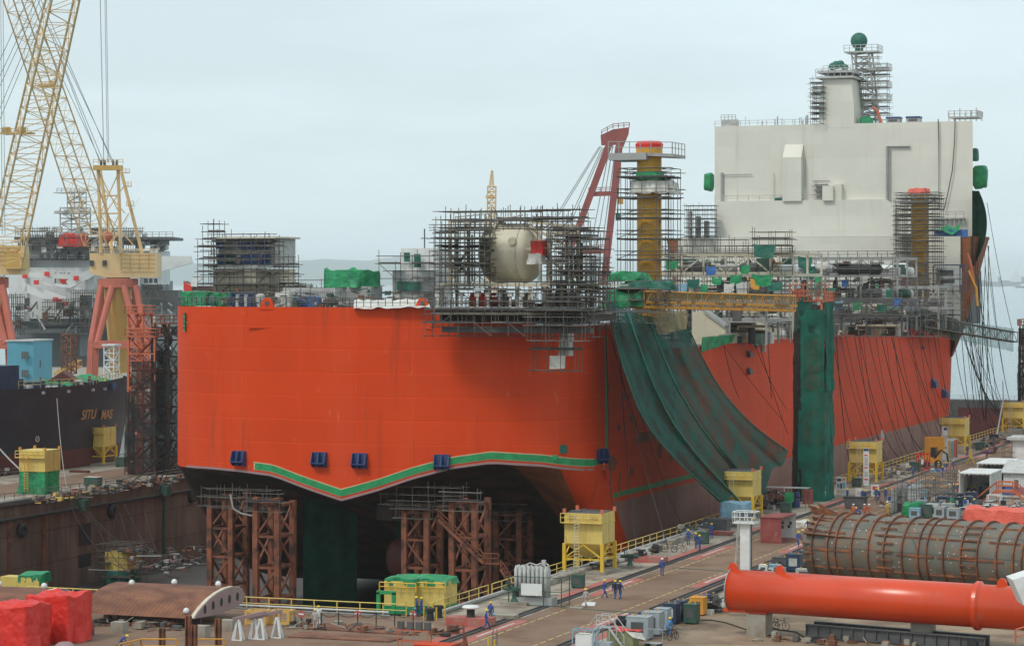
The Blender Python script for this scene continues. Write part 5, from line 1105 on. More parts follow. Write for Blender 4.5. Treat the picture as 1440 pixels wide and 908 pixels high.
# netted gangway to the bow
a = onX(1292,446,-97.5); a = D(1296,452,470); b = D(1426,474,524); gw = thing('gangway', 'netted steel gangway sagging from the bow to the far dark tower', 'gangway', a)
q = MB(); lattice(q, a, b, 1.5, 2.0, 16, .1, .07); q.beam(a-V((0,0,.9)), b-V((0,0,.9)), 1.4, .15); part('lattice', q, M['scaf'], gw)
def gsh(x0,y0,x1,y1,y2,y3,m_,sd_,dep=0):
    f0 = 466+(x0-1290)*.43; f1 = 466+(x1-1290)*.43
    return part('net', sheet(D(x0,y0,f0),D(x1,y1,f1),D(x1,y2,f1),D(x0,y3,f0),26,8,.5,sd_), M[m_], gw, smooth=True)
gsh(1282,428,1348,450,480,462,'nnet',4); gsh(1280,430,1312,446,474,450,'bnet',7); gsh(1340,449,1426,462,495,476,'gnet',9); gsh(1310,444,1346,448,474,466,'nnet',5)

# ------------------------------------------------------------------ cables and mooring lines along the starboard side
GR = 'cables hanging from the ship to the quay'
def cable(p, q_, sag, r=.05, m_='rope', label=None, group=GR):
    b = MB(); b.path(catenary(p, q_, sag), r, 4); return single('cable', b, M[m_], label or 'thin dark cable hanging slack from the ship side down to the quay', 'cable', group)
rr = random.Random(9)
ca = [(852,455,862,760),(858,470,960,757),(860,452,1015,748),(870,470,895,760),(862,480,940,770),(950,520,945,600),(1018,486,1040,560),(1018,486,1100,590),(1068,486,1108,610),(1060,480,1106,575),(1080,484,1085,560)]
for i,(x0,y0,x1,y1) in enumerate(ca):
    p = onX(x0,y0,XS+.6); g = G(x1,y1) if y1 > 700 else onX(x1,y1,XS+1.5)
    if g.x > -84: g.x = -88.5
    cable(p, g, rr.uniform(1,4) if y1 > 700 else rr.uniform(.2,1))
for i in range(24):
    x0 = 1172+i*6.5+rr.uniform(-4,4); y0 = 474-(x0-1170)*.085; p = onX(x0,y0,XS+.4)
    g = V((rr.uniform(-89.5,-88.2), p.y+rr.uniform(-18,22), .2)); cable(p, g, rr.uniform(3,8), rr.choice((.045,.045,.07)))
for i in range(26):
    x0 = rr.uniform(1338,1392); y0 = rr.uniform(340,400) if x0 > 1370 else rr.uniform(400,460); p = D(x0,y0,rr.uniform(505,522))
    g = D(rr.uniform(1372,1432),rr.uniform(575,602),rr.uniform(515,535)); cable(p, g, rr.uniform(3,8), rr.choice((.05,.07)), label='thin dark cable hanging from the bow against the sea down to the quay', group='cables hanging from the bow')
cable(D(1388,285,540), D(1425,470,525), 1.5, .06, label='single long cable from the bow net to the far dark tower')
q = MB(); q.tube(G(1400,622)+V((0,0,.1)), D(1411,560,498), .15, 6); q.tube(D(1411,560,498), D(1410,535,498), .1, 6); single('pole', q, M['grey'], 'grey leaning pole at the dock edge among the cables right of the bow', 'pole')

# ------------------------------------------------------------------ steel support towers under the stern
def prop(label, px, pyt, yc, w, d, seed, stair=False, nc=2):
    rn = random.Random(seed); t = D(px,pyt,yc); cx, cy, z1 = t.x, t.y, t.z; z0 = -13
    e = thing('support_tower', label, 'support tower', (cx,cy,z0), 0, 'rusty support towers under the stern')
    n = 5; dz = (z1-z0)/n; q = MB()
    for (x,y) in ((-w/2,-d/2),(w/2,-d/2),(w/2,d/2),(-w/2,d/2)):
        q = MB(); q.box(cx+x-.32,cy+y-.32,z0,cx+x+.32,cy+y+.32,z1+rn.uniform(-.1,.6)); part('column', q, M['rsteel'], e)
    q = MB()
    for k in range(n+1):
        z = z0+k*dz*.98; c4 = [(cx-w/2,cy-d/2),(cx+w/2,cy-d/2),(cx+w/2,cy+d/2),(cx-w/2,cy+d/2)]
        for a,b in zip(c4,c4[1:]+c4[:1]):
            q.beam((*a,z),(*b,z),.22,.28)
            if k < n:
                if k%2: a, b = b, a
                q.beam((*a,z),(*b,z+dz),.22)
    part('bracing', q, M['rsteel'], e)
    if stair:
        q = MB(); s = 1
        for k in range(2):
            za = 3.5-k*5.2; xa = cx-w/2+(-1.2 if k == 0 else 6.2); xb = xa+5.4 if k == 0 else xa+3.5; y = cy-d/2-1.2
            for dy in (0,1): q.beam((xa,y+dy,za),(xb,y+dy,za-4.6),.12,.3)
            for j in range(12): f = j/12; q.box(xa+(xb-xa)*f,y,za-4.6*f,xa+(xb-xa)*f+.3,y+1,za-4.6*f+.05)
            for h in (.6,1.1): q.beam((xa,y,za+h),(xb,y,za-4.6+h),.07)
            for j in range(5): f = j/4; q.beam((xa+(xb-xa)*f,y,za-4.6*f),(xa+(xb-xa)*f,y,za-4.6*f+1.1),.07)
            q.box(xb,y,za-4.7,xb+1.8,y+1,za-4.6); railing(q,[(xb,y,za-4.6),(xb+1.8,y,za-4.6)],1.1,.9,.05)
        part('stair', q, M['rsteel'], e)
    q = MB(); dk = MB(); scaf(q, dk, (cx-w/2-.7,cy-d/2-1.0,z1-1.0), (w/2+.7,0,0), (0,1.0,0), 2, 1, 1, 1.1, .035, 1, 1, rnd=rn); part('scaffold_tubes', q, M['scaf'], e); part('scaffold_boards', dk, M['black'], e)
    return e
prop('leftmost rusty steel support tower under the port side of the stern', 321, 697, 308, 2.8, 4, 1, False)
prop('rusty support tower second from left, mottled with black patches', 386, 704, 292, 2.7, 4, 2)
prop('rusty support tower left of the tower with the stair, beside the wrapped propeller', 594, 714, 300, 2.8, 4, 3)
prop('large near rusty support tower with a zigzag stair under the stern', 661, 703, 287, 2.7, 4, 4, True)
prop('rusty support tower in shade behind the stair tower', 722, 718, 312, 3.0, 4, 5)
prop('rusty support tower farthest right in deep shade under the hull', 752, 735, 328, 3.0, 4, 6)
for k,(x0,x1,yt,yb,yc,l_) in enumerate(((426,502,700,850,318,'dark green curtain hanging under the hull between the support towers'),(556,574,700,800,312,'narrow dark green curtain beside the wrapped propeller'),(763,798,740,810,330,'dark green curtain under the hull behind the gas cylinders'),(690,712,705,800,322,'slim green curtain behind the stair tower'))):
    single('curtain', sheet(D(x0,yt,yc),D(x1,yt,yc),D(x1,yb,yc),D(x0,yb,yc),30,14,.7,k+3,0,1.5), M['curt'], l_, 'curtain', smooth=True)
scaffold('dim scaffolding under the hull left of the wrapped propeller', [(V((D(300,700,305).x,D(300,700,305).y-1,3.2)),8,2,1.2)], group='scaffolding under the hull', seed=121, mp_='black', r=.03, deckp=.2)
scaffold('scaffold along the underside of the hull above the stair tower', [(V((D(540,712,300).x,D(540,712,300).y-1,4.0)),10,2,1.2)], group='scaffolding under the hull', seed=123, mp_='black', r=.03, deckp=.2)
q = MB(); q.path([D(324,695,296),D(328,715,296),D(340,722,296),D(355,725,296),D(366,718,296)],.12,6); single('cable', q, M['hose'], 'green and white hose looping between the two leftmost support towers', 'hose')
rr = random.Random(3)
heap('dock_floor_gear', 'jumble of pale blocks and steel stools on the dock floor by the west wall', 'dock gear', tuple(D(225,800,345)), 13, 12, 3.0, 120, ['grey','dgrey','rust','dgrey'], 31, long=2)
heap('dock_floor_gear', 'dark jumble of blocks on the dock floor beneath the hull', 'dock gear', (-128,262,-13), 24, 20, 2.0, 120, ['dgrey','conc','rust'], 32, long=2)
for i in range(9):
    p = D(rr.uniform(60,230),rr.uniform(706,720),345); q_ = D(rr.uniform(130,300),rr.uniform(775,815),338); cable(p, q_, 2.5, .05, label='thin dark cable slung across the west dock wall down to the dock floor', group='cables over the west wall')
for i in range(7):
    p = D(246,rr.uniform(560,640),330); p.x -= 0; q_ = G(rr.uniform(140,225),rr.uniform(672,700)); cable(p, q_, 1.2, .05, label='thin dark line from the port quarter of the ship to the west pier', group='lines from the port quarter')
cable(onX(80,560,-210), G(95,690), 2, .06, 'hose', 'pale thin line from the black ship hull down to the pier', None)
cable(D(-20,606,400), G(108,700), 2, .16, 'hose', 'thick pale mooring rope crossing the black ship at the left edge', None)

# ------------------------------------------------------------------ hoppers
def hopper():
    e = thing('steel_hopper', 'x', 'hopper', (0,0,0), 0, 'yellow steel hoppers along the dock'); W = 4.1; h = W/2
    q = MB(); q.box(-h,-h,3.1,h,h,6.2); q.box(-h-.06,-h-.06,5.2,h+.06,h+.06,5.28); bn_ = part('bin', q, M['yellow'], e, local=True)
    q = MB(); q.box(-h+.15,-h+.15,6.2,h-.15,h-.15,6.26)
    for (x,y,a,b) in ((-1.2,-.8,1.2,.9),(.4,.7,1.4,.6),(-.9,1.1,.7,.5)): q.bxc(x,y,6.26,a,b,.12)
    part('grating', q, M['dgrey'], bn_, local=True)
    q = MB(); vs = [(-h,-h,3.1),(h,-h,3.1),(h,h,3.1),(-h,h,3.1),(-.4,-.4,1.5),(.4,-.4,1.5),(.4,.4,1.5),(-.4,.4,1.5)]
    q.add(vs,[(0,1,5,4),(1,2,6,5),(2,3,7,6),(3,0,4,7),(4,5,6,7)]); part('cone', q, M['yellow'], e, local=True)
    for (x,y) in ((-1,-1),(1,-1),(1,1),(-1,1)):
        q = MB(); q.box(x*h-.17,y*h-.17,0,x*h+.17,y*h+.17,3.1); part('leg', q, M['yellow2'], e, local=True)
        q = MB(); q.box(x*h-.14,y*h-.14,6.2,x*h+.14,y*h+.14,6.65); part('corner_post', q, M['osteel'], bn_, local=True)
    q = MB()
    for (a,b) in (((-h,-h),(h,-h)),((h,-h),(h,h)),((h,h),(-h,h)),((-h,h),(-h,-h))):
        q.beam((*a,1.5),(*b,1.5),.16); m_ = ((a[0]+b[0])/2,(a[1]+b[1])/2)
        q.beam((*a,1.6),(*m_,3.0),.13); q.beam((*b,1.6),(*m_,3.0),.13)
    part('bracing', q, M['yellow2'], e, local=True)
    q = MB(); railing(q, [(-h-.25,-h-.5,5.3),(h+.1,-h-.5,5.3)], .9, .8, .04); q.box(-h-.25,-h-.6,5.22,h+.1,-h-.08,5.28); part('catwalk', q, M['yellow'], bn_, local=True)
    q = MB()
    for x in (-.75,-.25): q.tube((x,-h-.62,.3),(x,-h-.62,6.1),.035,5)
    for k in range(18): q.tube((-.75,-h-.62,.5+k*.31),(-.25,-h-.62,.5+k*.31),.025,4)
    part('ladder', q, M['beige'], bn_, local=True)
    q = MB(); q.box(-h-.5,-h-.5,-.0,h+.5,h+.5,.28); part('plinth', q, M['conc'], e, local=True)
    return e
hp = [(829,803,'yellow hopper nearest the camera, standing beside the dock railing',0),(1042,722,'yellow hopper standing behind the maroon open container',0),(1217,680,'yellow hopper with a tall white banner on its leg, beyond the green wrapped tower',0),(1344,637,'yellow hopper beside the colourful poster board',0),(1427,612,'farthest yellow hopper, at the right edge under the dark tower',0),(139,653,'plain yellow hopper on the west pier before the black ship',0)]
hs = []
for k,(px,py,l_,rz) in enumerate(hp):
    p = G(px,py); o = hopper() if k == 0 else dup(hs[0], (0,0,0)); hs.append(o)
    if k < 5: p.x = (-85.2,-85.9,-84.4,-84.2,-84.2)[k]; yy = p.y; p = V((p.x, {0:253,1:325,2:377,3:448,4:503}[k], 0))
    # slide along the dock so that the picture position is met
    if k < 5:
        best = min((y for y in [p.y+d*.5 for d in range(-40,41)]), key=lambda y: abs((p.x*CT+y*ST)*F/(-p.x*ST+y*CT)+CX-px)); p.y = best
    at(o, p, rz); o['label'] = l_
hs[0].scale = (1,1,1)
for q_ in hs: q_['category'] = 'hopper'
# number stencilled on the nearest hopper
def text(s, size, loc, rot, m_, parent=None, name='lettering', shear=0, label=None, cat=None, ext=.01, bold=0):
    cu = bpy.data.curves.new(name, 'FONT'); cu.body = s; cu.size = size; cu.extrude = ext; cu.shear = shear; cu.align_x = 'CENTER'; cu.offset = bold
    o = bpy.data.objects.new(name, cu); scene.collection.objects.link(o); bpy.context.view_layer.update()
    me = bpy.data.meshes.new_from_object(o.evaluated_get(bpy.context.evaluated_depsgraph_get())); bpy.data.objects.remove(o)
    me.materials.clear(); me.materials.append(m_); n = bpy.data.objects.new(name, me); scene.collection.objects.link(n); n.location = loc; n.rotation_euler = rot
    if parent: n.location = V(loc)-wl(parent); n.parent = parent
    return n
p = hs[0].location
text('SC31', .5, (p.x-1.1,p.y-2.07,5.55), (rad(90),0,0), M['dgrey'], hs[0]); text('1031', .5, (p.x+1.2,p.y-2.07,5.55), (rad(90),0,0), M['dgrey'], hs[0])
# sheeted hopper on the west pier and the two low yellow boxes
e = thing('sheeted_hopper', 'yellow hopper wrapped below in a bright green sheet on the west pier', 'hopper', G(56,693)); p = e.location
q = MB(); q.box(-2.1,-2.1,3.2,2.1,2.1,6.2); part('bin', q, M['yellow'], e, local=True)
q = MB(); railing(q,[(-2.5,-2.5,5.2),(2.2,-2.5,5.2)],.9,.8,.05); q.box(-2.5,-2.6,5.1,2.2,-2.1,5.2); part('catwalk', q, M['yellow'], e, local=True)
q = MB()
for x in (-.9,-.3): q.tube((x,-2.7,.3),(x,-2.7,5.4),.05,5)
for k in range(14): q.tube((-.9,-2.7,.5+k*.35),(-.3,-2.7,.5+k*.35),.04,4)
part('ladder', q, M['orm'], e, local=True)
part('green_sheet', drape((-2.15,-2.15,0),4.3,4.3,3.6,51,.3,.35,.1,.3), M['gtarp'], e, local=True, smooth=True)
for x in (-1,1):
    for y in (-1,1): q = MB(); q.box(x*2-.15,y*2-.15,6.2,x*2+.15,y*2+.15,6.6); part('corner_post', q, M['orm'], e, local=True)
def lowbox(label, px, py, yc, w, h, seed, sheet_low=True, z=None):
    o = D(px,py,yc); e = thing('sheeted_hopper', label, 'hopper', o); q = MB(); q.box(-w/2,-1.6,0,w/2,1.6,h); part('bin', q, M['yellow'], e, local=True)
    q = MB(); q.box(-w/2-.04,-1.65,0,w/2+.04,1.65,.75); part('green_band', q, M['gtarp'] if sheet_low else M['yellow'], e, local=True)
    part('green_sheet', drape((-w/2-.1,-1.7,h-.45),w+.2,3.4,.65,seed,.15,.35,.35,.25), M['gtarp'], e, local=True, smooth=True)
    q = MB(); railing(q,[(-w/2-.3,-2.0,h-.9),(w/2+.3,-2.0,h-.9)],.8,.8,.05); part('railing', q, M['yellow2'], e, local=True); return e
lowbox('low yellow bin with a green band, left of the touching pair by the dock head', 571,860,236, 3.0, 3.0, 61)
lowbox('low yellow bin with a green band, right of the touching pair by the dock head', 611,860,236, 3.2, 3.0, 62)
o = D(172,826,365); e = thing('sheeted_hopper', 'yellow hopper sheeted with green at its foot on the dock floor', 'hopper', o)
q = MB(); q.box(-1.8,-1.8,2.7,1.8,1.8,5.2); part('bin', q, M['yellow'], e, local=True)
part('green_sheet', drape((-1.9,-1.9,0.3),3.8,3.8,2.5,63,.2,.35,.1,.2), M['dgtarp'], e, local=True, smooth=True)
scaffold('scaffold cage around the hopper on the dock floor', [(o+V((-2.6,-2.6,0)),5.2,5.2,5.4)], group='dock floor scaffolding', seed=64, deckp=.2, bz=1.8)
e = thing('yellow_box', 'long yellow box partly sheeted green on the dock floor behind the rusty panels', 'box', D(38,815,300)); q = MB(); q.box(-3,-1,-.8,2.2,1,.4); part('box', q, M['yellow'], e, local=True); part('green_sheet', drape((-.6,-1.1,-.2),3.2,2.2,1.0,65,.2,.3,.3,.2), M['gtarp'], e, local=True, smooth=True)

# ------------------------------------------------------------------ railings along the dock edges
q = MB(); pts = [V((EX+.5,DY0+1.5,0)), V((EX+.5,239,0))]; 
railing(q, [V((EX+.4,DY0+1.0,0)),V((EX+.4,228,0))], 1.1, 2.4, .05); single('railing', q, M['yellow'], 'yellow railing on the quay edge nearest the dock head', 'railing')
q = MB(); railing(q, [V((EX+.4,229,0)),V((EX+.4,322,0))], 1.1, 2.6, .05); single('railing', q, M['yellow'], 'long yellow railing along the quay edge behind the nearest hopper', 'railing')
q = MB(); railing(q, [V((EX+.4,336,0)),V((EX+.4,520,0))], 1.1, 3, .05); single('railing', q, M['yellow'], 'far yellow railing running along the quay edge towards the dock gate', 'railing')
q = MB(); x = -128
q1 = [V((-128,DY0-.8,0)),V((-110.5,DY0-.8,0))]; railing(q, q1, 1.15, 2.2, .05); single('railing', q, M['yellow'], 'yellow railing on the dock head left of the green frame', 'railing')
q = MB(); railing(q, [V((-109.4,DY0-.8,0)),V((-89,DY0-.8,0))], 1.15, 2.2, .05); single('railing', q, M['yellow'], 'yellow railing on the dock head in front of the low yellow bins', 'railing')
q = MB(); railing(q, [V((WX-.6,DY0+40,0.25)),V((WX-.6,430,0.25))], .9, 2.5, .045); single('railing', q, M['scaf'], 'low rusty railing along the west dock edge', 'railing')
q = MB(); railing(q, [V((PX+.6,DY0+40,0)),V((PX+.6,450,0))], 1.1, 2.5, .05); single('railing', q, M['scaf'], 'grey railing on the far edge of the west pier', 'railing')
p = G(543,862); q = MB()
for x in (-.75,.75): q.beam((p.x+x,p.y,0),(p.x+x,p.y,1.9),.3)
q.beam((p.x-.9,p.y,1.9),(p.x+.9,p.y,1.9),.3); single('gate_frame', q, M['tape'], 'small green steel frame standing by the dock head railing', 'frame')
# pipes and low sandbag kerb on the quay edge
q = MB(); q.path([(EX+1.3,DY0+2+i*8,.35+.02*math.sin(i)) for i in range(14)],.12,6); single('service_pipe', q, M['lgrey'], 'pale service pipe along the quay edge at the foot of the railing', 'pipe')
q = MB(); q.path([(EX+1.75,DY0+2+i*8,.25) for i in range(14)],.09,6); single('service_pipe', q, M['dgrey'], 'dark service pipe beside the pale one along the quay edge', 'pipe')
GRS = 'canvas kerb humps along the quay edge'
rr = random.Random(12)
for (a,b) in ((238,251),(258,276),(280,297),(301,312)):
    single('kerb_cover', drape((EX+2.2,a,0),.9,b-a,.55,int(a),.15,.4,.15,.1), M['conc'], {238:'pale canvas kerb cover just behind the nearest hopper',258:'pale canvas kerb cover behind the parked bicycles',280:'pale canvas kerb cover by the green cabinet',301:'pale canvas kerb cover nearest the blue sheeted machine'}[a], 'kerb cover', GRS, smooth=True)
q = MB(); q.path([(-68.0,222+i*6,.3+.05*math.sin(i*2)) for i in range(16)],.22,6); single('service_pipe', q, M['black'], 'black hose pipe lying beside the landward crane rail', 'pipe')
q = MB()
for i in range(14): q.bxc(-68.0,224+i*6.2,0,.7,.35,.3)
single('pipe_cradles', q, M['ymark'], 'yellow cradles under the black hose beside the landward rail', 'cradles')
q = MB(); 
for (z,o_) in ((.28,0),(.62,.3)): q.tube((-132,DY0-2.2-o_,z),(-90,DY0-2.2-o_,z),.1,6)
single('service_pipe', q, M['lgrey'], 'pair of pale pipes running along the dock head in front of the railing', 'pipe')

# ------------------------------------------------------------------ west side: black ship, piers, cranes, rig
ang = math.atan(2700/3600)                          # heading of the moored ship, from the view axis
hd = V((*cw(math.sin(ang), math.cos(ang)), 0)); sd_ = V((hd.y, -hd.x, 0))      # sd_: towards the camera side
o0 = D(0, 641, 398); o0.z = 0
ss = thing('moored_ship', 'black hulled cargo ship with a dark red waterline lying beyond the west pier', 'ship', (o0.x, o0.y, -3))
def SP(l, s, z): return o0+hd*l-sd_*s+V((0,0,z))    # l along, s inboard
def hullpt(l, z):
    Lb = 36.0; f = max(0, (l-2)/(Lb-2)); inb = 9*max(0,f)**2.2*(1.25-.5*min(1,(z+3)/16)); return SP(l, inb, z)
for (z0,z1,m_,nm) in ((-4,3.0,'hullr','boot_topping'),(3.0,13.2,'hullb','hull')):
    q = MB(); zs = [z0+(z1-z0)*i/5 for i in range(6)]; ls = [-60,-40,-20,-8]+[i*2.5 for i in range(15)]
    vs = [hullpt(l,z+(1.3*max(0,(l-8)/28)**2 if z > 12.9 else 0)) for z in zs for l in ls]; n = len(ls)
    q.add(vs,[(j*n+i,j*n+i+1,(j+1)*n+i+1,(j+1)*n+i) for j in range(5) for i in range(n-1)])
    vs = [SP(l,24-(hullpt(l,z)-SP(l,0,z)).length*.0-(14*max(0,(l-2)/34)**2),z) for z in (z0,z1) for l in ls]; q.add(vs,[(i,i+1,n+i+1,n+i) for i in range(n-1)])
    q.add([hullpt(35,z0),hullpt(35,z1),SP(35,12,z1),SP(35,12,z0)],[(0,1,2,3)]); part(nm, q, M[m_], ss, smooth=False)
q = MB(); q.add([SP(-60,.1,12.2),hullpt(35,12.2),SP(35,12,12.2),SP(-60,24,12.2)],[(0,1,2,3)]); part('deck', q, M['greenp'], ss)
q = MB(); c4 = [SP(-14,.3,12.3),SP(4.2,.3,12.3),SP(4.2,16,12.3),SP(-14,16,12.3)]; q.ext(c4,(0,0,4.6)); part('deck_house', q, M['navy'], ss)
rr = random.Random(44)
q = MB()
railing(q, [SP(4,.2,13.2),SP(20,.9,13.2),SP(34,8,14)], 1.2, 1.5, .05); part('railing', q, M['ymark'], ss)
for k in range(22):
    l = rr.uniform(4,33); s = rr.uniform(1.5,9); p = SP(l,s,12.3); q = MB(); t = rr.random()
    if t < .6: q.bxc(p.x,p.y,p.z,rr.uniform(.6,2.4),rr.uniform(.6,2),rr.uniform(.8,1.8))
    else: q.tube(p,p+V((0,0,rr.uniform(1,2.4))),rr.uniform(.15,.5),8)
    part('deck_gear', q, M[rr.choice(['navy','bluebox','navy','dgrey','yellow','wpaint','greenp'])], ss)
for l in (9,15,21.5,25): 
    p = hullpt(l,12.5); q = MB(); q.bxc(p.x,p.y,p.z-.3,.9,.3,.45); part('fairlead', q, M['grey'], ss)
# name on the bow: each letter block follows the hull
tl = D(109,584,405); tr = D(161,577,412); al = math.atan2((tr-tl).y,(tr-tl).x)
def lpt(px, py):   # point on the black hull plane for the picture position
    best = None
    for i in range(0,350):
        p = hullpt(i*.1, 9); xc = p.x*CT+p.y*ST; yc = -p.x*ST+p.y*CT; e_ = abs(CX+F*xc/yc-px)
        if best is None or e_ < best[0]: best = (e_, i*.1, yc)
    z = HC-(py-HY)*best[2]/F; return hullpt(best[1], z), best[1]
for (w_, px, sz) in (('SITU',122,2.15),('MAS',147.5,2.15)):
    p, l = lpt(px, 584); p2, _ = lpt(px+8, 584); p0, _ = lpt(px-8, 584); dr = (p2-p0).normalized(); az = math.atan2(dr.y, dr.x)
    nrm = V((dr.y,-dr.x,0)); text(w_, sz, p+nrm*.35+V((0,0,-.55)), (rad(90),0,az), M['gold'], ss, 'ship_name', .35, ext=.02, bold=.03)
p, l = lpt(52, 617); p2,_ = lpt(55,617); dr = (p2-p).normalized(); nrm = V((dr.y,-dr.x,0)); q = MB(); 
ring = [p+nrm*.15+dr*(.42*math.cos(a)-.0)+V((0,0,.42*math.sin(a))) for a in [2*math.pi*i/14 for i in range(15)]]; q.path(ring,.07,4); q.beam(p+nrm*.15-dr*.3-V((0,0,.3)),p+nrm*.15+dr*.3+V((0,0,.3)),.07); part('hull_mark', q, M['wmark'], ss)
single('tarpaulin', sheet(D(60,534,425),D(130,525,440),D(172,536,440),D(68,545,425),20,8,.8,7), M['gtarp'], 'wide green awning stretched over the black ship forecastle', 'awning', smooth=True)
q = MB(); a = D(66,536,424); q.ext([a,a+V((5,1,0)),a+V((2.5,.5,1.6))],(0,2,0)); single('tarpaulin', q, M['hullr'], 'small dark red tent peak at the left end of the wide green awning', 'tent')
# blue building
bb = thing('blue_building', 'light blue two storey building with dark windows at the far left', 'building', (D(30,545,600)+V((0,0,-8))))
p = bb.location; zt = D(30,480,600).z; x0 = D(10,545,600); x1 = D(47,545,600); x2 = D(60,545,612); q = MB()
q.ext([V((x0.x,x0.y,-4)),V((x1.x,x1.y,-4)),V((x2.x+2,x2.y+1,-4)),V((x0.x,x0.y+14,-4))],(0,0,zt+4)); part('wall', q, M['cyan'], bb)
q = MB(); q.ext([V((x0.x-.3,x0.y-.3,zt)),V((x1.x+.2,x1.y-.5,zt)),V((x2.x+2.4,x2.y+1,zt)),V((x0.x,x0.y+14,zt))],(0,0,.35)); part('roof', q, M['lgrey'], bb)
for (a_,b_,c_,d_,yc) in ((32,40,494,504,599.5),(32,40,520,530,599.5),(50,58,506,516,604.5),(50,58,530,540,604.5)):
    u = D(a_,c_,yc); v_ = D(b_,d_,yc); q = MB(); q.ext([V((u.x,u.y-.6,v_.z)),V((v_.x,v_.y-.6,v_.z)),V((v_.x,v_.y-.6,u.z)),V((u.x,u.y-.6,u.z))],(0,.5,0)); w_ = part('window', q, M['glass'], bb)
    q = MB()
    for f in (0,.33,.66,1): q.beam(V((u.x+(v_.x-u.x)*f,u.y+(v_.y-u.y)*f-.66,v_.z)),V((u.x+(v_.x-u.x)*f,u.y+(v_.y-u.y)*f-.66,u.z)),.07)
    part('frame', q, M['lgrey'], w_)
q = MB(); p0 = D(-60,552,560); p1 = D(190,552,590); 
q.ext([V((D(-300,540,620).x,D(-300,540,620).y,-3)),V((D(185,540,560).x,D(185,540,560).y,-3)),V((D(250,540,900).x,D(250,540,900).y,-3)),V((D(-300,540,900).x,D(-300,540,900).y,-3))],(0,0,3.0)); struct('far_pier', q, M['conc'])
q = MB(); q.ext([D(44,440,1000)*1,V((*D(0,440,1000).xy,0))],(0,0,1)) if 0 else None

def portal_crane(label, px, yc, house, boom, seed, aframe=True):
    """level-luffing shipyard crane: red portal, ochre column, machinery house, A-frame and lattice boom"""
    def P(x, y, d=0): return D(x, y, yc+d)
    o = P(px, 530); o.z = 0; e = thing('shipyard_crane', label, 'crane', o); s = yc/F
    q = MB()
    for (xt,xb,dt,db) in ((-24,-38,-4,-9),(25,40,-4,-9),(-20,-30,5,10),(22,34,5,10),(-8,-30,-5,-9),(8,30,-5,-9)):
        q.tube(P(px+xt,402,dt), V((*P(px+xb,480,db).xy, P(0,482).z)), 1.0, 8)
    for (xb,db) in ((-38,-9),(40,-9),(-30,10),(34,10)):
        a = P(px+xb,478,db); q.beam(a, V((*P(px+xb-3*(1 if xb<0 else -1),530,db).xy,0)), 1.6)
    for (x0,d0,x1,d1) in ((-38,-9,40,-9),(-30,10,34,10),(-38,-9,-30,10),(40,-9,34,10)): q.beam(P(px+x0,484,d0),P(px+x1,484,d1),1.4,2.2)
    q.lathe(P(px,404),(0,0,1),[(5.4,-.2),(6.0,0),(6.0,2.4),(5.4,2.6)],20); part('portal', q, M['pink'], e)
    q = MB(); c = P(px,404); q.lathe(c,(0,0,-1),[(4.3,-1),(4.0,4),(3.0,16),(2.6,c.z-3)],20); part('column', q, M['craneo'], e)
    q = MB(); q.lathe(P(px,392),(0,0,1),[(3.6,-.5),(3.6,4)],18); part('slewing_ring', q, M['dgrey'], e)
    hx0,hy0,hx1,hy1 = house
    a = P(hx0,hy1,-4); b = P(hx1,hy0,-4); q = MB(); q.ext([V((*P(hx0,0,-4).xy,a.z+.4)),V((*P(hx0+24,0,-4).xy,a.z-.9)),V((*P(hx1,0,-4).xy,a.z-.9)),V((*P(hx1,0,-4).xy,b.z)),V((*P(hx0,0,-4).xy,b.z))],V((*cw(0,10),0))-V((0,0,0))); mh = part('machinery_house', q, M['craney'], e)
    for x in (hx0+3,hx0+21):
        q = MB(); p = P(x,hy0+13,-4.3); q.bxc(p.x,p.y,p.z-1,1.1,.6,1.6); part('window', q, M['glass'], mh)
    q = MB()
    for k in range(5): q.beam(P(hx0+44,hy0+k*6+2,-4.2),P(hx1-3,hy0+k*6+2,-4.2),.12)
    for k in range(4): q.beam(P(hx0+44+k*13,hy0+1,-4.2),P(hx0+44+k*13,hy1-6,-4.2),.12)
    part('panel_ribs', q, M['craneo'], mh)
    q = MB(); railing(q,[P(hx0,hy0,-4),P(hx1,hy0,-4)],1.3,2,.09); railing(q,[P(px-28,392,-3),P(px+28,392,-3)],1.3,2,.09); part('railing', q, M['craney'], e)
    return e, P
e, P = portal_crane('cream yellow shipyard crane with a red portal standing behind the black ship', 166, 760, (126,356,221,386), None, 1)
q = MB()
for (xt,yt,xb,yb,d) in ((138,236,142,356,-4),(166,236,170,356,-4),(141,240,158,356,6),(170,240,200,356,6)): q.tube(P(xt,yt,d),P(xb,yb,d),.55,6)
for (y,w0,w1) in ((300,141,168),(275,140,167),(330,143,169)): q.tube(P(w0,y,-4),P(w1,y,-4),.25,5)
for (x0,y0,x1,y1,d) in ((138,240,168,300,-4),(168,240,141,300,-4),(141,300,170,356,-4),(168,300,142,356,-4),(143,262,176,300,6),(174,262,148,300,6),(148,300,188,345,6),(181,300,155,345,6)): q.tube(P(x0,y0,d),P(x1,y1,d),.18,5)
part('a_frame', q, M['craney'], e)
q = MB(); a = P(132,236,-5); b = P(172,236,-5); q.beam(a,b,3,1.4); railing(q,[P(131,231,-6),P(173,231,-6)],1.4,1.4,.08)
for (x,y) in ((178,243),(181,262),(184,289)): q.beam(P(x-6,y,4),P(x+4,y,4),2,.2); railing(q,[P(x-6,y,3),P(x+4,y,3)],1.3,1,.07)
part('head_platform', q, M['craneo'], e)
q = MB()
for x in (141,146,158,163): q.lathe(P(x,230,-5),cw(1,0)+(0,),[(1.0,0),(1.0,.5)],12)
part('sheaves', q, M['dgrey'], e)
q = MB()
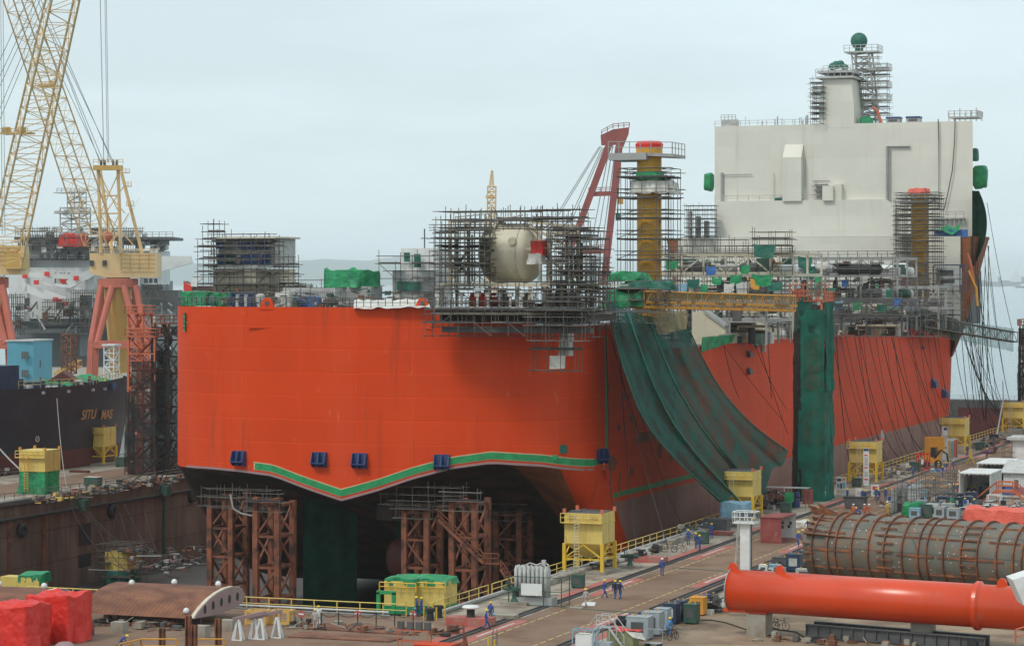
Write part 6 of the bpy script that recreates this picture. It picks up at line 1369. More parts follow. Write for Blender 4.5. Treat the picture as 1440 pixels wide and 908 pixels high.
for (y0,x) in ((350,186),(325,176),(300,190)): 
    for k in range(8): q.beam(P(x-6+k*1.5,y0-k*3,5),P(x-4.5+k*1.5,y0-k*3,5),.9,.12)
part('stair', q, M['craney'], e)
bp0 = P(140,338,-8); bp1 = D(4,-60,700); q = MB(); lattice(q, bp0, bp1, 7.6, 6.0, 24, .24, .09, w2=5.4, h2=4.6)
p = bp0+(bp1-bp0)*.53; part('boom', q, M['craney'], e)
q = MB(); p = D(68,122,735); q.bxc(p.x,p.y,p.z,5,4,.4); railing(q,[p+V((-3,-2,0)),p+V((3.4,-2,0))],1.3,1,.08); q.bxc(p.x+1.6,p.y,p.z,1.2,1,1.6); part('boom_walkway', q, M['craneo'], e)
for (x0,y0,x1,y1,dd) in ((146,229,64,30,700),(143,230,60,50,700),(160,229,70,40,700),(158,229,40,-40,690),(141,229,30,-60,690)):
    q = MB(); q.path([P(x0,y0,-5),D(x1,y1,dd)],.10,4); part('cable', q, M['grey'], e)
for (x0,x1,r_) in ((146,140,.12),(151,147,.09),(153,149,.09)):
    q = MB(); q.tube(P(x0,228,-5),D(x1,-40,755),r_,4); part('cable', q, M['grey'], e)
q = MB(); p = P(151,333,-8); q.sph(p,1.7,10,8,(1,1,.9)); q.tube(p,P(151,300,-8),.15,4); q.tube(p-V((0,0,1)),p-V((0,0,2.6)),.5,6); part('hook_block', q, M['osteel'], e, smooth=True)
e, P = portal_crane('ochre shipyard crane at the left edge with its boom leaning across the sky', -22, 640, (-60,345,30,381), None, 2)
q = MB(); q.ext([P(6,378,-6),P(33,378,-6),P(33,356,-6),P(14,356,-6),P(6,345,-6)],V((*cw(0,8),0))); part('winch_cab', q, M['craneo'], e)
q = MB(); a = P(6,365,-8); b = D(95,-30,560); lattice(q, a, b, 7.8, 5.6, 24, .26, .09, w2=6.0, h2=4.6); part('boom', q, M['craney'], e)
q = MB(); p = D(34,190,605); q.bxc(p.x,p.y-3,p.z,7.6,3.4,.4); railing(q,[p+V((-4,-4.7,0)),p+V((3.8,-4.7,0))],1.3,1,.08)
for x in (-2.4,1.8): q.bxc(p.x+x,p.y-4,p.z,1.6,1.2,1.7)
part('boom_walkway', q, M['craneo'], e)
for (x0,y0,x1,y1) in ((-30,170,60,-20),(-30,185,66,-20),(-30,150,48,-20),(-20,215,75,-10),(-20,200,70,-15),(1,-20,3,330),(4,-20,7,330)):
    q = MB(); q.path([D(x0,y0,600),D(x1,y1,570)],.085,4); part('cable', q, M['grey'], e)

# drilling vessel beyond
def Q(x, y, d=0): return D(x, y, 950+d)
rg = thing('drilling_vessel', 'white and grey drilling vessel with a helideck, lying behind the cream yellow crane', 'ship', (Q(140,470).x, Q(140,470).y, -3))
def slab(name, x0, y0, x1, y1, d, dep, m_, pts=None):
    q = MB(); c = pts or [(x0,y1),(x1,y1),(x1,y0),(x0,y0)]; q.ext([Q(x,y,d) for x,y in c], V((*cw(0,dep),0))); return part(name, q, M[m_], rg)
slab('hull', 0,0,0,0, 0, 30, 'riggrey', [(58,545),(190,545),(200,470),(215,430),(228,410),(228,395),(20,395),(20,470),(45,545)])
slab('upper_house', 33, 352, 226, 400, -4, 26, 'rigw'); slab('lower_house', 38, 376, 132, 448, -8, 10, 'rigw'); slab('lower_house', 132, 376, 196, 420, -8, 8, 'rigw')
slab('sloping_wing', 0,0,0,0,-9,6,'rigw',[(10,402),(38,360),(38,452),(20,440)])
slab('deck_strip', 30, 345, 150, 352, -6, 30, 'lgrey'); slab('deck_strip', 34, 362, 130, 366, -9, 2, 'dgrey'); slab('helideck', 20, 333, 243, 337, -12, 30, 'dgrey')
slab('under_structure', 40, 337, 120, 345, -8, 20, 'dgrey'); slab('under_structure', 170, 337, 228, 344, -8, 20, 'dgrey')
slab('crane_jib', 0,0,0,0,-16,3,'rigw',[(220,360),(268,360),(270,370),(222,383)])
q = MB(); railing(q,[Q(22,333,-12),Q(243,333,-12)],1.8,2.5,.12); railing(q,[Q(36,352,-8),Q(130,352,-8)],1.8,3,.1); railing(q,[Q(36,366,-10),Q(130,366,-10)],1.8,3,.1); part('railing', q, M['wscaf'], rg)
q = MB()
for (a,b,c,d) in ((60,345,28,337),(75,352,50,337),(222,348,240,337),(212,350,232,337),(58,345,44,337),(200,345,214,337)): q.beam(Q(a,b,-11),Q(c,d,-11),.6)
part('helideck_bracing', q, M['dgrey'], rg)
rr = random.Random(77)
for k in range(60):
    x = rr.uniform(22,236); y = rr.uniform(322,334) if rr.random() < .4 else rr.uniform(338,352); q = MB(); p = Q(x,y,-10); q.bxc(p.x,p.y,p.z-1,rr.uniform(.8,4),1,rr.uniform(.6,3)); part('deck_gear', q, M[rr.choice(['dgrey','lgrey','grey','rigw'])], rg)
for x in (58,68,78,205,212,219):
    q = MB(); p = Q(x*1.0,394 if x > 200 else 360,-10); q.bxc(p.x,p.y,p.z-1,1.3,.5,1.7); part('window', q, M['glass'], rg)
for x in (86,103,118): q = MB(); p = Q(x,359,-9.5); q.bxc(p.x,p.y,p.z-1,4.2,.5,2.4); part('window', q, M['glass'], rg)
q = MB(); lattice(q, Q(106,330,-8), Q(106,292,-8), 8, 8, 5, .25, .15); q.box(Q(84,300,-8).x,Q(84,300,-8).y-4,Q(84,301,-8).z,Q(126,300,-8).x,Q(84,300,-8).y+4,Q(84,300,-8).z+.8); railing(q,[Q(84,300,-14),Q(124,300,-14)],1.6,1.5,.12); lattice(q, Q(108,300,-8), Q(108,270,-8), 5, 5, 4, .2, .12); q.box(Q(80,272,-8).x,Q(84,300,-8).y-3,Q(84,272,-8).z,Q(124,272,-8).x,Q(84,300,-8).y+3,Q(84,271,-8).z); railing(q,[Q(80,271,-14),Q(124,271,-14)],1.6,1.5,.12); part('lattice_mast', q, M['wscaf'], rg)
single('tarpaulin', drape(Q(84,347,-16)+V((0,-1,0)),10.0,4,4.2,15,.7,1.0,1.4,.5), M['red'], 'bright red tarpaulin heap on the deck of the distant drilling vessel', 'tarpaulin', smooth=True)
q = MB()
q.beam(Q(33,386,-22),Q(126,390,-22),1.6,1.8); q.beam(Q(33,388,-22),Q(36,410,-22),1.6); q.beam(Q(36,404,-22),Q(92,424,-22),1.6,3.2); q.beam(Q(96,400,-22),Q(132,382,-22),2,3); q.beam(Q(62,398,-22),Q(120,406,-22),1.2,1.0); part('jib', q, M['rigw'], rg)
slab('crane_house', 120, 384, 132, 412, -20, 6, 'rigw')
for (x,y) in ((35,388),(66,385),(107,391),(51,397),(78,421),(84,423),(92,427)):
    q = MB(); p = Q(x,y,-24); q.bxc(p.x,p.y,p.z-.8,1.8,.6,1.6); part('red_fitting', q, M['red'], rg)
text('N', 6.0, Q(85.2,399,-8.5)+V((0,-.5,0)), (rad(90),0,TH), M['dgrey'], rg, 'logo'); text('V', 6.0, Q(92.4,399,-8.5)+V((0,-.5,0)), (rad(90),0,TH), M['dgrey'], rg, 'logo')
q = MB(); p = Q(88.8,395,-9.5); q.lathe(p,(ST,-CT,0),[(1.15,0),(1.15,.2)],14); part('logo', q, M['red'], rg)
def rigsc(label, x0, y0, x1, y1, d, seed, dens=.9):
    a = Q(x0,y1,d); b = Q(x1,y0,d); return scaffold(label, [(a, b.x-a.x, 5, b.z-a.z)], group='scaffolding on the distant vessel', seed=seed, bz=3.0, r=.11, dens=dens, deckp=.5)
for k,(x0,y0,x1,y1,l_) in enumerate(((22,325,80,340,'scaffold on the left end of the distant helideck'),(60,425,100,455,'scaffold below the white jib of the distant vessel'),(100,412,138,470,'dark scaffold round the crane column of the distant vessel'),(0,418,30,470,'dark scaffold at the far left end of the distant vessel'),(198,405,232,420,'scaffold at the right side of the distant vessel'),(145,325,200,352,'scaffold behind the machinery house of the cream yellow crane'),(40,335,130,345,'scaffold under the distant helideck'))): rigsc(l_, x0,y0,x1,y1,-26,200+k)
slab('pipe_deck', 5, 452, 190, 458, -18, 10, 'dgrey'); slab('pipe_deck', 10, 462, 130, 468, -16, 10, 'grey'); slab('crane_column', 112, 415, 126, 500, -20, 6, 'riggrey')
slab('stern_block', 195, 408, 250, 434, -20, 14, 'dgrey'); slab('stern_block', 188, 430, 252, 470, -18, 12, 'grey')
for k in range(70):
    x = rr.uniform(0,250); y = rr.uniform(425,470); q = MB(); p = Q(x,y,-24); q.bxc(p.x,p.y,p.z-1,rr.uniform(.8,5),1,rr.uniform(.5,3)) if rr.random() < .6 else q.tube(p,p+V((rr.uniform(-4,4),0,rr.uniform(1,6))),.35,5); part('deck_gear', q, M[rr.choice(['dgrey','lgrey','grey','dgrey','rust'])], rg)
e = thing('steel_tower', 'orange brown lattice tower with a sloping gangway before the distant vessel', 'tower', D(98,520,760)); q = MB(); lattice(q, D(97,525,760), D(97,470,760), 3.2, 3.2, 6, .25, .14); part('lattice', q, M['rust'], e); q = MB(); lattice(q, D(80,528,755), D(112,510,770), 1.6, 1.8, 8, .16, .1); part('stair', q, M['craneo'], e)
e = thing('steel_tower', 'white lattice tower standing behind the black ship bow', 'tower', D(158,530,470)); q = MB(); lattice(q, D(157,535,470), D(157,487,470), 2.0, 2.0, 5, .13, .08); q.bxc(D(157,486,470).x,D(157,486,470).y,D(157,486,470).z,2.6,2.6,.3); part('lattice', q, M['wpaint'], e)
# offshore vessel with a pink hull behind the stern deck
ov = thing('supply_vessel', 'small red hulled vessel with a white crane seen beyond the port quarter', 'ship', V((*D(285,412,900).xy,-3))); 
q = MB(); q.ext([D(258,395,900),D(268,402,900),D(330,402,900),D(330,415,900),D(259,415,900)],V((*cw(0,14),0))); part('hull', q, M['hullr'], ov)
q = MB(); q.ext([D(258,396,899),D(270,403,899),D(270,409,899),D(258,409,899)],V((*cw(0,14),0))); part('bow', q, M['red'], ov)
q = MB(); q.ext([D(268,393,898),D(284,388,898),D(285,391,898),D(277,397,898),(D(277,403,898)),D(269,403,898)],V((*cw(0,3),0))); q.tube(D(277,389,898),D(277,384,898),.3,5); part('crane', q, M['wpaint'], ov)

# big red sheerleg crane behind the ship, and a small yellow mast
sl = thing('floating_crane', 'tall dark red sheerleg crane rising behind the cream drum module', 'crane', V((*D(835,400,760).xy,-3)))
def S2(x, y, d=0): return D(x, y, 760+d)
for (x0,y0,x1,y1) in ((804,345,857,202),(849,400,872,196)):
    q = MB(); q.beam(S2(x0,y0), S2(x1,y1), 2.0, 2.0); part('leg', q, M['maroon'], sl)
q = MB(); q.ext([S2(845,190),(S2(862,182)),(S2(885,179)),(S2(884,189)),(S2(876,208)),S2(870,203),S2(846,204)],V((*cw(0,3),0))); part('head', q, M['maroon'], sl)
for (x0,y0,x1,y1) in ((828,273,860,272),(810,355,850,353)): q = MB(); q.beam(S2(x0,y0),S2(x1,y1),1.1,1.4); railing(q,[S2(x0,y0-3),S2(x1,y1-3)],1.2,1.5,.1); part('cross_beam', q, M['maroon'], sl)
q = MB(); railing(q,[S2(846,190),S2(862,181),S2(885,179)],1.4,1.4,.1); part('railing', q, M['maroon'], sl)
for (x0,y0,x1,y1) in ((843,206,784,300),(845,206,786,302),(847,207,800,310),(849,208,803,312),(858,204,830,350),(862,204,838,350),(866,205,846,350),(872,236,868,300)): q = MB(); q.tube(S2(x0,y0),S2(x1,y1),.13,4); part('cable', q, M['grey'], sl)
for (x,y,m_) in ((873,280,'orm'),(869,303,'dgtarp')): q = MB(); q.tube(S2(x,y),S2(x,205),.12,4); q.bxc(S2(x,y).x,S2(x,y).y,S2(x,y).z-1.5,1.2,1,2.2); part('hook_block', q, M[m_], sl)
ym = thing('small_crane', 'small yellow lattice mast poking above the drum module', 'crane', V((*D(691,300,700).xy,-3))); q = MB(); mb0 = D(691,300,700); lattice(q, V((mb0.x,mb0.y,1)), mb0, 2.4, 2.4, 9, .22, .12); q.box(mb0.x-6,mb0.y-4,-3.5,mb0.x+6,mb0.y+4,1); lattice(q, D(691,300,700), D(691.5,262,700), 2.2, 2.2, 5, .22, .12); q.beam(D(683,277,700),D(698,277,700),1,.8); lattice(q, D(691,262,700), D(692,240,700), 1.2, 1.2, 4, .16, .1, w2=.3, h2=.3); part('mast', q, M['craney'], ym)

# ------------------------------------------------------------------ east quay: big pieces
def single_parts(name, label, cat, loc, parts, rz=0, group=None):
    e = thing(name, label, cat, loc, rz, group)
    for (n, q, m_, *sm_) in parts: part(n, q, M[m_] if isinstance(m_, str) else m_, e, local=True, smooth=bool(sm_))
    return e
# orange pipe
pa = D(1029,829,218.6); pb = D(1500,859,206.6); pd = pb-pa; PL = pd.length; pr = 1.77
op = thing('steel_pipe', 'huge glossy orange steel pipe lying across the lower right foreground', 'pipe', pa)
q = MB(); q.lathe(pa, pd, [(pr,0),(pr,PL)], 56); part('pipe', q, M['orange2'], op, smooth=False)
for p_ in op.children: p_.data.polygons.foreach_set('use_smooth', [len(f.vertices) == 4 for f in p_.data.polygons])
q = MB(); q.lathe(pa-pd.normalized()*.06, pd, [(pr+.05,0),(pr+.05,.06)], 56); part('end_rim', q, M['grmach'], op)
dn = pd.normalized(); f_ = ((1382-1029)/(1500-1029)); pc = pa+pd*f_
q = MB(); q.lathe(pc-dn*.1, pd, [(pr+.02,-.35),(pr+.24,-.1),(pr+.24,.2),(pr+.02,.4)], 56); part('collar', q, M['orange2'], op)
for x in (1032,1101,1414):
    c = pa+pd*((x-1029)/471); q = MB(); u = dn; 
    q.ext([c-u*.42+V((0,0,pr-.05)),c+u*.42+V((0,0,pr-.05)),c+u*.36+V((0,0,pr+.35)),c+u*.15+V((0,0,pr+.58)),c-u*.15+V((0,0,pr+.58)),c-u*.36+V((0,0,pr+.35))],V((dn.y,-dn.x,0))*.25); part('lug', q, M['orange2'], op)
q = MB(); c = pa; q.ext([c-dn*.5+V((0,0,-pr)),c+dn*1.6+V((0,0,-pr)),c+dn*1.6+V((0,0,-pr+.3)),c-dn*.1+V((0,0,-pr+.5)),c-dn*.5+V((0,0,-pr+.3))],V((-dn.y*.4,dn.x*.4,0))*-2.0); part('lug', q, M['orange2'], op)
ps = pa+dn*2.4; 
q = MB(); q.box(-.85,-.9,0,.85,.9,1.85); single('concrete_block', q, M['conc'], 'weathered concrete block propping the left end of the orange pipe', 'concrete block', loc=(ps.x+.1,ps.y,0), rz=math.atan2(dn.y,dn.x))
q = MB(); q.box(-.8,-.6,0,.8,.6,.17); single('pipe_saddle', q, M['orange2'], 'small orange saddle between the pipe and its concrete block', 'saddle', loc=(ps.x+.1,ps.y,1.852), rz=math.atan2(dn.y,dn.x))
for f_,l_ in ((.55,'low concrete block under the middle of the orange pipe'),(.92,'low concrete block under the right part of the orange pipe')):
    c = pa+pd*f_; q = MB(); q.box(-.85,-.8,0,.85,.8,c.z-pr); single('concrete_block', q, M['conc'], l_, 'concrete block', loc=(c.x+.8,c.y+1.0,0), rz=math.atan2(dn.y,dn.x))
# riveted grey cylinder with rust ribs
ca_ = D(1154,768,257); cb_ = D(1500,792,241); cd = cb_-ca_; CL = cd.length; cr = 3.4; cn = cd.normalized(); up = V((0,0,1)); sdv = cn.cross(up).normalized(); up2 = sdv.cross(cn)
gc = thing('ribbed_cylinder', 'large grey steel cylinder with rusty ribs and ragged left end on the quay', 'steel cylinder', (ca_.x,ca_.y,0))
q = MB(); q.lathe(ca_, cd, [(cr,0),(cr,CL)], 64); q.f = [f for f in q.f if len(f) == 4]; q.m = [0]*len(q.f); o = part('shell', q, M['cylg'], gc, smooth=True)
q = MB(); q.lathe(ca_+cn*1.5, cd, [(cr-.15,0),(cr-.15,.02)], 40); part('inner_bulkhead', q, M['under'], gc)
rr = random.Random(21)
def onc(a, l, r_): return ca_+cn*l+(sdv*math.cos(a)+up2*math.sin(a))*r_
l = .9; k = 0
while l < CL:
    q = MB(); q.lathe(ca_+cn*l, cd, [(cr,-.0),(cr+.22,0),(cr+.22,.14),(cr,.14)], 64); q.f = [f for f in q.f if len(f) == 4]; q.m = [0]*len(q.f); part('ring_rib', q, M['rustr'], gc)
    l += (1.75,.9,1.8,1.85,1.7,2.0)[k%6]; k += 1
for a in (rad(62),rad(32),rad(2),rad(-28)):
    q = MB(); l = 0
    while l < CL:
        l1 = min(CL, l+rr.uniform(2,7)); 
        if rr.random() < .8: q.beam(onc(a+.01*rr.random(),l,cr+.02), onc(a,l1,cr+.02), .14, .2)
        l = l1+rr.uniform(0,1)
    part('stringer', q, M['rustr'], gc)
for (a0,l0,l1,h) in ((75,-.3,3.2,1.0),(55,.3,2.5,.5),(45,.2,2.0,.4),(35,.2,1.6,.4),(24,.2,7.5,.75),(10,0,1.4,.4),(-5,0,1.4,.4),(-18,0,1.6,.35),(88,.2,2.2,1.0)):
    q = MB(); a = rad(a0); q.ext([onc(a,l0,cr),onc(a,l1,cr),onc(a,(l0+l1)/2,cr+h*.35),onc(a,l0-.5*(h>.9),cr+h)], (sdv*-math.sin(a)+up2*math.cos(a))*.08); part('bracket_plate', q, M['rustr'], gc)
for (l0,) in ((8.2,),(17.2,)):
    q = MB()
    for j in range(7):
        for a0 in (70,40,12,-12): pass
        a = rad(58-j*13)
        for w in (.0,): q.beam(onc(a,l0,cr+.18), onc(a,l0+1.8,cr+.18), .1, .14)
    part('rung_set', q, M['rustr'], gc)
q = MB()
for k in range(110):
    a = rr.uniform(-.7,1.35); l = rr.uniform(.5,CL-1); p = onc(a,l,cr+.03); t_ = sdv*-math.sin(a)+up2*math.cos(a); s_ = rr.uniform(.03,.055)
    q.add([p-cn*s_-t_*s_,p+cn*s_-t_*s_,p+cn*s_+t_*s_,p-cn*s_+t_*s_],[(0,1,2,3)])
setp(part('paint_tags', q, M['wpaint'], gc), kind='stuff')
for f_,l_ in ((.15,'concrete cradle under the left end of the ribbed cylinder'),(.7,'concrete cradle under the right end of the ribbed cylinder')):
    c = ca_+cd*f_; q = MB(); q.box(-.8,-2.2,0,.8,2.2,max(.2,c.z-cr+.35)); single('cradle', q, M['conc'], l_, 'cradle', loc=(c.x,c.y,0), rz=math.atan2(dn.y,dn.x))
# steel beams in front
b0 = G(1142,897); b1 = G(1380,925)
for k,(off,l_,h) in enumerate(((0,'near one of two long dark steel girders below the orange pipe',1.25),(1.9,'far one of two long dark steel girders below the orange pipe',1.25))):
    A0 = D(1134+k*12,877-k*4,216+off); B0 = D(1385+k*6,897-k*4,208+off); zt_b = A0.z; q = MB(); dv = (B0-A0).normalized()
    for z in (0,-.95): q.beam(A0+V((0,0,z)),B0+V((0,0,z)),.5,.06)
    q.beam(A0+V((0,0,-.475)),B0+V((0,0,-.475)),.05,.9)
    L_ = (B0-A0).length
    for j in range(16): p = A0+dv*L_*j/15; q.box(p.x-.03,p.y-.2,p.z-.92,p.x+.03,p.y+.2,p.z-.03)
    single('steel_girder', q, M['dgrey'], l_, 'girder')
for k,(px,l_) in enumerate(((1146,'black trestle under the left end of the dark girders'),(1370,'black trestle under the right end of the dark girders'))):
    p = D(px,893,214-k*5); q = MB(); q.box(-.4,-1,0,.4,3.2,max(.2,p.z-.35)) ; single('trestle', q, M['black'], l_, 'trestle', loc=(p.x,p.y,0))
q = MB(); q.ext([D(1424,815,186),D(1470,800,186),D(1470,872,186),D(1440,851,186)],V((*cw(0,2.5),0)))
q.beam((D(1462,830,187).x,D(1462,830,187).y,0),D(1462,830,187),.5); q.beam((D(1480,830,187).x,D(1480,830,187).y+2,0),D(1480,830,187)+V((0,2,0)),.5)
o = single('steel_chute', q, M['wpaint'], 'white slanted steel chute corner at the right edge before the orange pipe', 'chute')
q = MB(); railing(q,[D(1428,905,197),D(1460,895,197)],1.1,1.2,.06); single('railing', q, M['osteel'], 'orange railing at the lower right corner', 'railing')
q = MB(); pts = [G(x,y)+V((0,0,.06)) for x,y in ((985,872),(1000,872),(1022,876),(1045,884),(1080,893),(1100,899),(1120,901),(1132,897),(1120,889),(1096,886),(1078,880))]; q.path(pts,.06,5); single('cable', q, M['rope'], 'black cable snaking over the yard round the concrete block', 'cable')
# bicycles
def bicycle_parts(fr):
    w = MB()
    for x in (-.52,.52): 
        w2 = MB(); w2.path([(x+.33*math.cos(a),0,.33+.33*math.sin(a)) for a in [2*math.pi*i/16 for i in range(17)]],.025,5)
        for k in range(8): a = math.pi*k/4; w2.tube((x,0,.33),(x+.32*math.cos(a),0,.33+.32*math.sin(a)),.006,3)
        yield ('wheel', w2, 'black')
    f = MB()
    for a,b in (((-.52,0,.33),(-.12,0,.33)),((-.12,0,.33),(-.22,0,.85)),((-.52,0,.33),(-.2,0,.75)),((-.12,0,.33),(.38,0,.78)),((-.2,0,.75),(.36,0,.86)),((.52,0,.33),(.36,0,.95))): f.tube(a,b,.022,6)
    yield ('frame', f, fr)
    h = MB(); h.path([(.5,-.27,1.0),(.36,-.2,1.02),(.34,0,.97),(.36,.2,1.02),(.5,.27,1.0)],.02,5); yield ('handlebar', h, 'dgrey')
    s_ = MB(); s_.sph((-.24,0,.9),.14,8,5,(1,.6,.35)); yield ('saddle', s_, 'black')
def bike(label, p, rz, fr='dgrey', group='parked bicycles'):
    return single_parts('bicycle', label, 'bicycle', p, list(bicycle_parts(fr)), rz, group)
b_az = math.atan2(pd.y,pd.x)
bike('black bicycle standing on the yard right of the concrete block', G(1097,885), b_az+.05, 'black')
bike('bicycle half hidden behind the concrete block under the pipe', G(1083,884), b_az+.1, 'dgrey')
bike('left parked bicycle leaning by the canvas kerb on the quay edge', G(941,776), .3, 'greenp')
bike('right parked bicycle leaning by the canvas kerb on the quay edge', G(955,776), .5, 'black')
bike('bicycle parked upright beside the man in pale blue at the welding sets', G(946,898)+V((.2,-.5,0)), 1.3, 'hullr')

# machines in rows
def cabinet(label, px, py, w, d, h, m_, name='welding_set', cat='welding set', lugs=True, top=None, group='welding sets on the quay', rz=.0, door=True, z=0):
    p = G(px, py, z); ps_ = [('case', MB().box(-w/2,-d/2,.12,w/2,d/2,h), m_), ('skid', MB().box(-w/2+.08,-d/2+.06,0,-w/2+.2,d/2-.06,.12).box(w/2-.2,-d/2+.06,0,w/2-.08,d/2-.06,.12), 'black')]
    q = MB(); q.box(-w/2-.03,-d/2-.03,h,w/2+.03,d/2+.03,h+.05); ps_.append(('lid', q, top or m_))
    if lugs:
        for x in (-.25,.25): q = MB(); q.box(x*w-.06,-.05,h+.05,x*w+.06,.05,h+.22); ps_.append(('lifting_eye', q, 'orm'))
    if door: q = MB(); q.box(-w*.3,-d/2-.02,h*.35,w*.28,-d/2,h*.8); ps_.append(('panel', q, 'lgrey' if m_ in ('navy','bluebox') else 'dgrey')); 
    return single_parts(name, label, cat, p, ps_, rz, group)
cabinet('leftmost dark navy welding set in the row with orange lifting eyes, paper on its door', 945,876,1.15,1.5,1.75,'navy')
cabinet('dark navy welding set second in the row, left of the dark green one', 957,872,1.0,1.5,1.75,'navy')
cabinet('dark green welding set in the middle of the row', 973,876,1.1,1.4,1.7,'greenp')
cabinet('orange welding set behind the dark green one', 982,864,1.3,1.4,1.6,'orm')
cabinet('blue welding set at the far end of the row by the orange pipe', 990,860,.9,1.4,1.55,'bluebox')
cabinet('tall pale grey generator at the foot of the grey stair, left of its twin', 900,898,1.9,1.5,1.9,'grmach','generator','generator')
cabinet('pale grey generator with a small red lamp, right of its twin', 918,892,1.6,1.4,1.95,'grmach','generator','generator')
cabinet('plain pale grey cabinet just behind the man in pale blue', 932,886,1.2,1.2,1.9,'grmach','cabinet','cabinet',lugs=False)
cabinet('dark green cabinet on a pale plinth beside the leg of the nearest hopper', 813,826,1.15,.9,1.25,'greenp','electrical_cabinet','cabinet',lugs=False,group='green cabinets along the quay edge')
cabinet('green cabinet behind the two men near the blue sheeted machine', 989,764,1.2,.9,1.3,'greenp','electrical_cabinet','cabinet',lugs=False,group='green cabinets along the quay edge')
cabinet('green cabinet beside the bright green bin by the scaffold shelter', 1105,721,1.3,1.0,1.3,'greenp','electrical_cabinet','cabinet',lugs=False,group='green cabinets along the quay edge')
cabinet('green cabinet at the foot of the hopper with the tall banner', 1205,684,1.3,1.0,1.2,'greenp','electrical_cabinet','cabinet',lugs=False,group='green cabinets along the quay edge')
cabinet('green cabinet between a white notice and the red cage', 1287,663,1.6,1.1,1.5,'greenp','electrical_cabinet','cabinet',lugs=False,group='green cabinets along the quay edge')
cabinet('green cabinet left of the black winch near the far railing', 1379,633,1.6,1.1,1.4,'greenp','electrical_cabinet','cabinet',lugs=False,group='green cabinets along the quay edge')
cabinet('black boxy winch near the far yellow railing', 1398,622,1.6,1.2,1.5,'black','winch','winch',lugs=False,group='green cabinets along the quay edge')
cabinet('green cabinet on the west pier behind the plain yellow hopper', 171,656,1.6,1.2,1.5,'greenp','electrical_cabinet','cabinet',lugs=False,group=None)
cabinet('round topped dark green box on the west pier road', 131,683,2.2,1.6,1.3,'greenp','electrical_cabinet','cabinet',lugs=True,group=None,top='lgrey',door=False)
q = MB(); q.box(-1.6,-.5,0,1.6,.5,.3); single('red_slab', q, M['hullr'], 'low dark red slab on the west pier left of the plain yellow hopper', 'slab', loc=G(112,664))
# machines behind the orange pipe, left of the ribbed cylinder
cabinet('pale blue low welding set behind the orange pipe', 1088,806,1.4,1.2,.9,'lbtarp')
cabinet('white low machine just left of the pale blue one behind the orange pipe', 1075,806,.9,1.2,.9,'wpaint')
cabinet('large navy generator left of the ribbed cylinder', 1118,803,1.5,1.7,1.8,'navy','generator','generator')
cabinet('navy welding set tucked against the ribbed cylinder behind the larger generator', 1131,797,1.1,1.5,1.7,'navy')
cabinet('pale grey low machine at the foot of the ribbed cylinder', 1132,811,1.7,1.0,.8,'lgrey')
cabinet('black low machine behind the pale blue welding set', 1098,795,1.6,1.3,.9,'dgrey')
heap('hose_pile', 'black and white plastic sheets and hoses heaped left of the orange pipe', 'hose pile', tuple(G(1012,858)), 2.2, 5.5, 1.3, 70, ['black','wtarp','dgrey'], 41)
heap('hose_pile', 'clutter of black hoses along the kerb left of the large navy generator', 'hose pile', tuple(G(1065,812)), 2.0, 5, .6, 50, ['black','dgrey','lgrey'], 42)
heap('hose_pile', 'clutter of hoses and valves behind the red topped olive bin', 'hose pile', tuple(G(893,882)), 2.2, 3.0, .9, 50, ['black','dgrey','wtarp','grmach'], 43)
# olive bin with red cover, stair platform, blue frame
single_parts('waste_bin','olive bin with a red and white cover beside the grey stair','bin',G(876,908),[('bin',MB().box(-1.1,-.8,0,1.1,.8,1.3),'olive'),('cover',sheet((-1.2,-.9,1.45),(1.6,-.9,1.3),(1.8,.9,1.2),(-1.2,.9,1.5),10,6,.2,4),'red'),('white_flap',sheet((.5,-.95,1.4),(1.9,-.95,1.3),(2.3,-.9,.7),(1.2,-1,.9),8,4,.15,5),'wtarp')])
q = MB(); 
for y in (-.5,.5):
    q.beam((-1.8,y,.0),(-.6,y,1.6),.08,.16); q.beam((.6,y,1.6),(2.0,y,0),.08,.16)
    for (a,b) in (((-1.8,y,1.0),(-.6,y,2.6)),((-.6,y,2.6),(.6,y,2.6)),((.6,y,2.6),(2.0,y,1.0)),((-.6,y,2.1),(.6,y,2.1)),((-.6,y,0),(-.6,y,2.6)),((.6,y,0),(.6,y,2.6)),((2,y,0),(2,y,1)),((1.3,y,.8),(1.3,y,1.8)),((-1.8,y,0),(-1.8,y,1))): q.tube(a,b,.035,5)
f2_ = MB(); f2_.box(-.6,-.5,1.55,.6,.5,1.62)
for k in range(5): f2_.box(.6+k*.28,-.5,1.35-k*.32,.88+k*.28,.5,1.39-k*.32); f2_.box(-.88-k*.24,-.5,1.3-k*.32,-.6-k*.24,.5,1.34-k*.32)
single_parts('stair_platform','grey crossover stair with handrails spanning the hoses at the lower edge','stair',G(852,908),[('handrail',q,'lgrey'),('treads',f2_,'grmach')],rz=-.2)
q = MB()
for x in (-.9,.9):
    for y in (-.6,.6): q.beam((x,y,0),(x,y,1.6),.08)
for z in (.1,1.6):
    for y in (-.6,.6): q.beam((-.9,y,z),(.9,y,z),.08)
    for x in (-.9,.9): q.beam((x,-.6,z),(x,.6,z),.08)
single_parts('caged_tank','pale blue framed cage holding a white tank at the lower edge','cage',G(823,912),[('frame',q,'lbtarp'),('tank',MB().box(-.7,-.45,.15,.7,.45,1.2),'wpaint'),('lid',MB().box(-.6,-.4,1.2,.4,.4,1.28),'wtarp')])
single('low_case', MB().box(-.9,-.5,0,.9,.5,.6), M['grmach'], 'grey flat case beside the pale blue cage at the lower edge', 'case', loc=G(846,912))
q = MB(); q.box(-.7,-.4,.25,.7,.4,.3)
for x in (-.65,.65): q.tube((x,.4,.25),(x,.4,1.35),.03,5)
